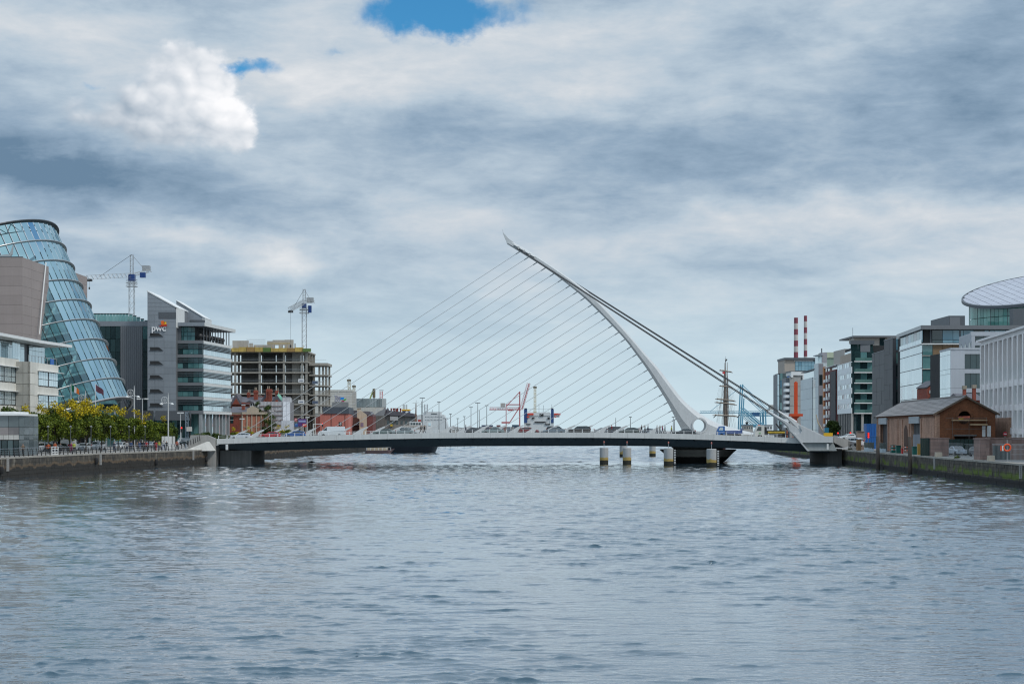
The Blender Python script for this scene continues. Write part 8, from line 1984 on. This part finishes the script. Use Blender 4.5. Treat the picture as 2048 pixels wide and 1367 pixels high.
cars = [('hatch', (200, 205, 210), 482, 336.5, 0, 'white hatchback at the left end of the bridge'), ('hatch', (170, 35, 45), 541, 338, 0, 'red hatchback on the bridge between cable anchors'), ('hatch', (35, 85, 150), 591, 338, 0, 'blue car on the bridge just right of the red one'), ('van', (205, 210, 212), 664, 337, 0, 'white panel van on the left half of the bridge'),
        ('saloon', (95, 110, 108), 769, 336.5, 0, 'grey green saloon on the bridge, right of the white van'), ('saloon', (120, 132, 134), 807, 335.5, 0, 'silver green saloon with a white car close behind it'), ('suv', (205, 208, 210), 818, 349, math.pi, 'white SUV on the far lanes above the moored ship'), ('saloon', (55, 60, 66), 952, 349, math.pi, 'dark car on the far lanes left of the red gantry crane'), ('saloon', (120, 135, 135), 986, 336, 0, 'silver saloon below the red gantry crane'), ('hatch', (120, 35, 40), 1058, 350, math.pi, 'dark red car on the far lanes below the stern-on ship'),
        ('suv', (25, 26, 28), 1114, 347.5, math.pi, 'black SUV on the far lanes right of the stern-on ship'), ('saloon', (105, 118, 128), 1108, 336, 0, 'slate blue saloon in front of the black SUV'), ('suv', (60, 58, 58), 1159, 335.5, 0, 'dark grey SUV near the middle of the bridge'), ('saloon', (150, 155, 158), 1210, 348, math.pi, 'silver car on the far lanes left of the standing walker'), ('suv', (70, 72, 76), 1236, 347.5, math.pi, 'dark car on the far lanes behind the standing walker'), ('hatch', (88, 96, 94), 1258, 336, 0, 'grey green hatchback right of the standing walker'), ('saloon', (190, 195, 198), 1302, 348.5, math.pi, 'pale saloon on the far lanes behind the walking group'), ('saloon', (52, 60, 66), 1368, 336, 0, 'dark saloon at the foot of the pylon')]
for kind, rgb, px, Y, rot, lab in cars: car(kind, rgb, *on_deck(px, Y), rot, lab)
qc = [('suv', (215, 218, 220), 72, 'white SUV parked under the first quayside trees'), ('saloon', (40, 60, 58), 95, 'dark green saloon parked under the second quayside tree'), ('hatch', (35, 36, 40), 122, 'black hatchback parked left of the white gate'), ('van', (205, 208, 210), 140, 'white van parked behind the white gate frame'), ('saloon', (190, 196, 200), 168, 'silver saloon parked right of the white gate frame'), ('suv', (200, 204, 208), 195, 'pale SUV with red tail lamps under the middle trees'), ('hatch', (205, 208, 210), 240, 'pale hatchback parked under the sixth front tree'), ('saloon', (150, 155, 160), 300, 'silver saloon behind the crowd on the left quay'), ('saloon', (28, 48, 52), 372, 'dark teal car climbing the ramp to the bridge'), ('suv', (205, 208, 212), 366, 'white SUV behind the ramp to the bridge')]
for kind, rgb, px, lab in qc:
    off = 14.8 if px < 350 else (8 if rgb[0] < 50 else 17); x, y = onquay('L', px, off); ang = math.atan2(1, .083); car(kind, rgb, x, y, GL if px < 350 else GL + (.7 if rgb[0] < 50 else .3), ang + (math.pi if px % 3 else 0), lab)
car('saloon', (200, 205, 208), Xp(1697, 338), 338, Zp(881, 338), .25, 'white saloon leaving the bridge on the right approach'); car('suv', (210, 212, 215), Xp(1706, 331), 331, Zp(892, 331) , -.9, 'white SUV behind the dark fence by the right abutment')
x, y = onquay('R', 1914, 6.5); car('saloon', (185, 195, 205), x, y, GR, math.pi / 2 + .1, 'silver saloon parked behind the mesh barriers at the boathouse')
x, y = onquay('R', 1958, 7.5); car('hatch', (120, 125, 130), x, y, GR, math.pi / 2 + .1, 'grey car half hidden behind the right gate pier')
for p_ in CARP.values(): drop(p_)
def wheels(r, spots, rad_, hw):
    for x, y, z in spots:
        for s in (-1, 1):
            mb = MB(); mb.tube([(x, y + s * (hw - .25), z + rad_), (x, y + s * hw, z + rad_)], rad_, 12); mb.build('wheel', RUBBER, r)
tx, ty, tz = on_deck(1458, 335.5)
tr_ = thing('tipper_truck', 'blue tipper truck on the bridge at the foot of the pylon', 'truck', (tx, ty, tz)); TB = paint('truck blue', 35, 95, 160); TB2 = paint('tipper blue', 60, 85, 140)
mb = MB(); mb.prism([(tx - 2.45, ty - 1, tz + .5), (tx - .95, ty - 1, tz + .5), (tx - .95, ty - 1, tz + 2.15), (tx - 1.0, ty - 1, tz + 2.25), (tx - 1.95, ty - 1, tz + 2.2), (tx - 2.4, ty - 1, tz + 1.35)], (0, 2, 0)); mb.build('cab', TB, tr_)
mb = MB(); mb.prism([(tx - 2.2, ty - 1.02, tz + 1.4), (tx - 1.3, ty - 1.02, tz + 1.4), (tx - 1.3, ty - 1.02, tz + 2.0), (tx - 1.9, ty - 1.02, tz + 2.0)], (0, .03, 0)); mb.build('side_window', G_SKY, tr_); block(tr_, 'tipper_body', TB2, tx - .8, tx + 2.5, ty - 1.05, ty + 1.05, tz + .75, tz + 1.35); block(tr_, 'tailboard', TB2, tx + 2.4, tx + 2.55, ty - 1.05, ty + 1.05, tz + .75, tz + 1.75); block(tr_, 'chassis', BLACK, tx - 2.2, tx + 2.4, ty - .5, ty + .5, tz + .4, tz + .7); wheels(tr_, [(tx - 1.6, ty, tz), (tx + 1.5, ty, tz)], .38, 1.0)
tx, ty, tz = on_deck(1541, 335.5)
ct_ = thing('crane_lorry', 'white cabbed flatbed lorry carrying yellow load with folded crane', 'truck', (tx, ty, tz)); CW_ = mk('lorry white', (.60, .60, .56, 1), .4)
mb = MB(); mb.prism([(tx - 3.3, ty - 1.2, tz + .5), (tx - 1.4, ty - 1.2, tz + .5), (tx - 1.4, ty - 1.2, tz + 2.75), (tx - 2.6, ty - 1.2, tz + 2.75), (tx - 3.2, ty - 1.2, tz + 1.7)], (0, 2.4, 0)); mb.build('cab', CW_, ct_); mb = MB(); mb.prism([(tx - 3.0, ty - 1.23, tz + 1.65), (tx - 2.0, ty - 1.23, tz + 1.65), (tx - 2.0, ty - 1.23, tz + 2.45), (tx - 2.6, ty - 1.23, tz + 2.45)], (0, .03, 0)); mb.build('side_window', CGL, ct_); block(ct_, 'roof_beacon', paint('beacon orange', 215, 90, 50), tx - 2.5, tx - 2.1, ty - .3, ty + .3, tz + 2.75, tz + 2.9)
block(ct_, 'door_mark', paint('door green', 90, 150, 80), tx - 2.5, tx - 2.1, ty - 1.23, ty - 1.2, tz + 1.0, tz + 1.3); block(ct_, 'cab_back', BLACK, tx - 1.35, tx - .9, ty - 1.1, ty + 1.1, tz + .8, tz + 2.4); block(ct_, 'flatbed', BLACK, tx - 1.0, tx + 3.4, ty - 1.2, ty + 1.2, tz + .8, tz + 1.05)
for k in range(4):
    mb = MB(); mb.tube([(tx - .7, ty - .9 + .6 * k, tz + 1.28), (tx + 2.7, ty - .9 + .6 * k, tz + 1.28)], .26, 8); mb.build('load_roll', mk('yellow load', (.42, .29, .03, 1), .7, 0, .3, 1.5, .1), ct_)
block(ct_, 'load_net', mk('load net', (.03, .05, .025, 1), .9), tx - .8, tx + 2.8, ty - 1.05, ty + 1.05, tz + 1.55, tz + 1.72); mb = MB(); mb.tube([(tx + 2.6, ty, tz + 1.1), (tx + 1.1, ty, tz + 3.1)], [.2, .14], 6); mb.build('folded_crane', BLACK, ct_); wheels(ct_, [(tx - 2.3, ty, tz), (tx + 1.6, ty, tz), (tx + 2.6, ty, tz)], .45, 1.2)
yf = thing('yellow_digger', 'small yellow excavator on the right quay beyond the bridge anchor', 'excavator', (Xp(1656, 395), 395, GR)); YLD = paint('digger yellow', 215, 170, 30); dx0 = Xp(1656, 395); dz0 = Zp(871, 395)
block(yf, 'body', YLD, dx0 - 1.0, dx0 + 1.0, 394.4, 396, dz0 - .2, dz0 + .7); block(yf, 'cab', G_BLUE, dx0 - .9, dx0 + .1, 394.5, 395.9, dz0 + .7, dz0 + 1.9); mb = MB(); mb.tube([(dx0 - .9, 395, dz0 + .5), (dx0 - 2.3, 395, dz0 + 3.0), (dx0 - 2.8, 395, dz0 + 5.0)], [.2, .17, .1], 5); mb.build('boom', mk('boom cream', (.5, .40, .28, 1), .6), yf); block(yf, 'track', BLACK, dx0 - 1.1, dx0 + 1.1, 394.3, 396.1, GR, dz0 - .2)
df = thing('dark_fence', 'short dark steel fence by the right abutment', 'fence', (Xp(1705, 326), 326, GR))
for k in range(12):
    a = P(1697 + 1.4 * k, 0, 326); block(df, 'bar', BLACK, a.x - .03, a.x + .03, 325.97, 326.03, GR, Zp(882 + .3 * k, 326))
mb = MB(); mb.tube([(Xp(1697, 326), 326, Zp(882, 326)), (Xp(1713.5, 326), 326, Zp(885.6, 326))], .03, 4); mb.build('rail', BLACK, df)
box_thing('timber_crate', 'orange brown timber crate right of the dark fence', 'crate', mk('crate timber', (.33, .19, .09, 1), .8, 0, .2, 1, .15), 1714, 1722.5, 0, 1.6, 2.1, .8, parts='ribs'); box_thing('grey_pillar', 'tall grey brown stone gate pillar left of the blue containers', 'gate pier', mk('pillar stone', (.25, .20, .17, 1), .85, 0, .15, .6, .1), 1714, 1729.5, 0, 3.2, 3.6, 1.2, parts='lid')
# ================================================================ people
SKIN = mk('skin', (.46, .28, .20, 1), .6, 0, .05, 1, 0); HAIR = mk('hair brown', (.05, .032, .02, 1), .8, 0, .1, 1, 0)
def person_mesh(stride, arm_):
    V = [(0, 0, .96), (0, 0, 1.12), (0, 0, 1.34), (0, .0, 1.44), (0, -.01, 1.50), (0, -.02, 1.58), (0, -.015, 1.68), (0, -.01, 1.74)]
    E = [(0, 1), (1, 2), (2, 3), (3, 4), (4, 5), (5, 6), (6, 7)]; R = [(.155, .115), (.145, .10), (.175, .115), (.11, .08), (.058, .058), (.075, .09), (.082, .098), (.05, .06)]
    for s in (-1, 1):
        st = stride * s; b0 = len(V)
        V += [(s * .10, 0, .90), (s * .105, -st * .28 - .02, .50), (s * .105, -st * .45 + (.12 if st < 0 else 0), .09), (s * .115, -st * .45 - .14 + (.12 if st < 0 else 0), .045)]; R += [(.095, .10), (.068, .07), (.047, .05), (.042, .035)]; E += [(0, b0), (b0, b0 + 1), (b0 + 1, b0 + 2), (b0 + 2, b0 + 3)]
        b1 = len(V); at = -arm_ * s
        V += [(s * .20, 0, 1.40), (s * .245, -at * .12 + .02, 1.14), (s * .25, -at * .3 - .04, .92), (s * .245, -at * .36 - .06, .83), (s * .235, -at * .38 - .08, .76)]; R += [(.062, .065), (.047, .05), (.034, .036), (.036, .024), (.026, .018)]; E += [(2, b1), (b1, b1 + 1), (b1 + 1, b1 + 2), (b1 + 2, b1 + 3), (b1 + 3, b1 + 4)]
    me = bpy.data.meshes.new('person'); me.from_pydata(V, E, []); o = bpy.data.objects.new('person', me); COL.objects.link(o)
    md = o.modifiers.new('skin', 'SKIN'); ss_ = o.modifiers.new('sub', 'SUBSURF'); ss_.levels = 1; ss_.render_levels = 1
    for i, sv in enumerate(me.skin_vertices[0].data): sv.radius = R[i]; sv.use_root = (i == 0)
    bpy.context.view_layer.update(); m2 = bpy.data.meshes.new_from_object(o.evaluated_get(bpy.context.evaluated_depsgraph_get())); bpy.data.objects.remove(o)
    for k in range(5): m2.materials.append(SKIN)
    for p in m2.polygons:
        c = p.center; z = c.z; side_ = abs(c.x) > .19
        if z > 1.69 or (z > 1.55 and c.y > .0): i = 3
        elif z > 1.47: i = 0
        elif side_ and z < .88: i = 0
        elif z > .93 or (side_ and z > .88): i = 1
        elif z > .10: i = 2
        else: i = 4
        p.material_index = i; p.use_smooth = True
    return m2
PM = [person_mesh(.55, .5), person_mesh(.12, .15), person_mesh(-.5, -.45)]
CL = {n_: paint('cloth ' + n_, *c, rough=.85) for n_, c in dict(black=(24, 24, 28), navy=(30, 38, 60), red=(150, 35, 40), white=(165, 165, 165), blue=(50, 72, 110), grey=(85, 88, 92), yellow=(160, 165, 60), magenta=(125, 32, 80), tan=(110, 92, 76), orange=(170, 80, 40), green=(50, 66, 50)).items()}
def person(x, y, z, face, top, legs, pose, label, s=1.0):
    me = PM[pose].copy(); me.materials[0] = SKIN; me.materials[1] = CL[top]; me.materials[2] = CL[legs]; me.materials[3] = HAIR; me.materials[4] = CL['black']
    o = bpy.data.objects.new('person', me); link(o, None, Matrix.Translation((x, y, z)) @ Matrix.Rotation(face, 4, 'Z') @ Matrix.Scale(s, 4)); tag(o, label, 'person', 'people walking')
bp_ = [(842, 332, 'black', 'black', 0, 'person in black walking alone on the bridge above the moored ship'), (849, 332.6, 'black', 'navy', 2, 'second person in black close behind on the bridge above the moored ship'), (931.5, 332, 'navy', 'navy', 0, 'person in navy walking on the bridge left of the far dark car'), (1223.5, 332, 'red', 'navy', 1, 'person with red top standing on the bridge right of its middle'), (1283, 332, 'black', 'black', 0, 'person in black, first of a walking pair on the bridge'), (1290, 332.4, 'grey', 'black', 2, 'person in grey, second of a walking pair on the bridge'), (1296, 333, 'navy', 'navy', 0, 'person in navy just right of the walking pair'), (1314, 332, 'white', 'navy', 0, 'person in white at the left of the group before the pylon'), (1320, 332.5, 'tan', 'black', 2, 'person in tan top inside the group before the pylon'), (1325, 332, 'magenta', 'navy', 0, 'person in magenta inside the group before the pylon'), (1330, 332.7, 'black', 'grey', 2, 'person in black at the right of the group before the pylon'), (1343, 332.2, 'yellow', 'black', 0, 'person in bright yellow vest at the foot of the pylon'), (1574, 345, 'orange', 'orange', 1, 'worker in orange on the deck by the bridge anchor')]
for px, Y, top, legs, pose, lab in bp_: person(Xp(px, Y), Y, dtop(px) - .16, math.pi / 2 * (1 if pose == 0 else -1), top, legs, pose, lab)
qp = [(46, 'tan', 'black', 'person in tan top walking beside the glass kiosk'), (97, 'orange', 'black', 'person in orange top between the first parked cars'), (110, 'orange', 'navy', 'second person in orange top left of the white gate'), (121, 'grey', 'black', 'person in grey by the parked cars left of the white gate'), (143, 'magenta', 'magenta', 'person in long magenta coat behind the white gate'), (148, 'yellow', 'black', 'person in yellow top just right of the magenta coat'), (228, 'navy', 'navy', 'person in navy with red cap under the sixth tree'), (254, 'white', 'navy', 'person in white leading the crowd on the left quay'), (262, 'blue', 'black', 'person in blue near the left of the quay crowd'), (275, 'tan', 'black', 'person in tan in the quay crowd'), (279, 'blue', 'blue', 'person in blue top and jeans in the quay crowd'), (284, 'black', 'black', 'person in black in the middle of the quay crowd'), (289, 'navy', 'black', 'person in navy right of the middle of the quay crowd'), (293, 'red', 'black', 'person in dark red mid crowd on the left quay'), (309, 'black', 'black', 'person in black left of the bright red coat'), (312.5, 'red', 'red', 'person in bright red coat in the quay crowd'), (318, 'yellow', 'navy', 'person in pale yellow right of the bright red coat'), (327, 'white', 'blue', 'person in white top and jeans near the right end of the crowd'), (333, 'black', 'black', 'person in black at the right end of the quay crowd'), (354, 'orange', 'black', 'person in orange by the white hoarding left of the ramp')]
for i, (px, top, legs, lab) in enumerate(qp):
    x, y = onquay('L', px, 2.4 + (i * 7 % 5) * .5); person(x, y, GL, rad(5) + (math.pi if i % 2 else 0), top, legs, i % 3, lab, 1.0 + .03 * (i % 3))
for k, (a, c) in enumerate(((323.5, 329), (330, 335.5), (337, 343.5), (345, 350))):
    x, y = onquay('L', (a + c) / 2, 7.5); r = thing('white_hoarding', '%s white hoarding panel from the left at the foot of the ramp' % ORD[k], 'hoarding', (x, y, GL), 'white hoarding panels'); block(r, 'panel', WHITE, Xp(a, y), Xp(c, y), y, y + .08, GL + .05, Zp(872, y)); block(r, 'foot', CONC, Xp(a, y), Xp(c, y), y - .2, y + .28, GL, GL + .08)
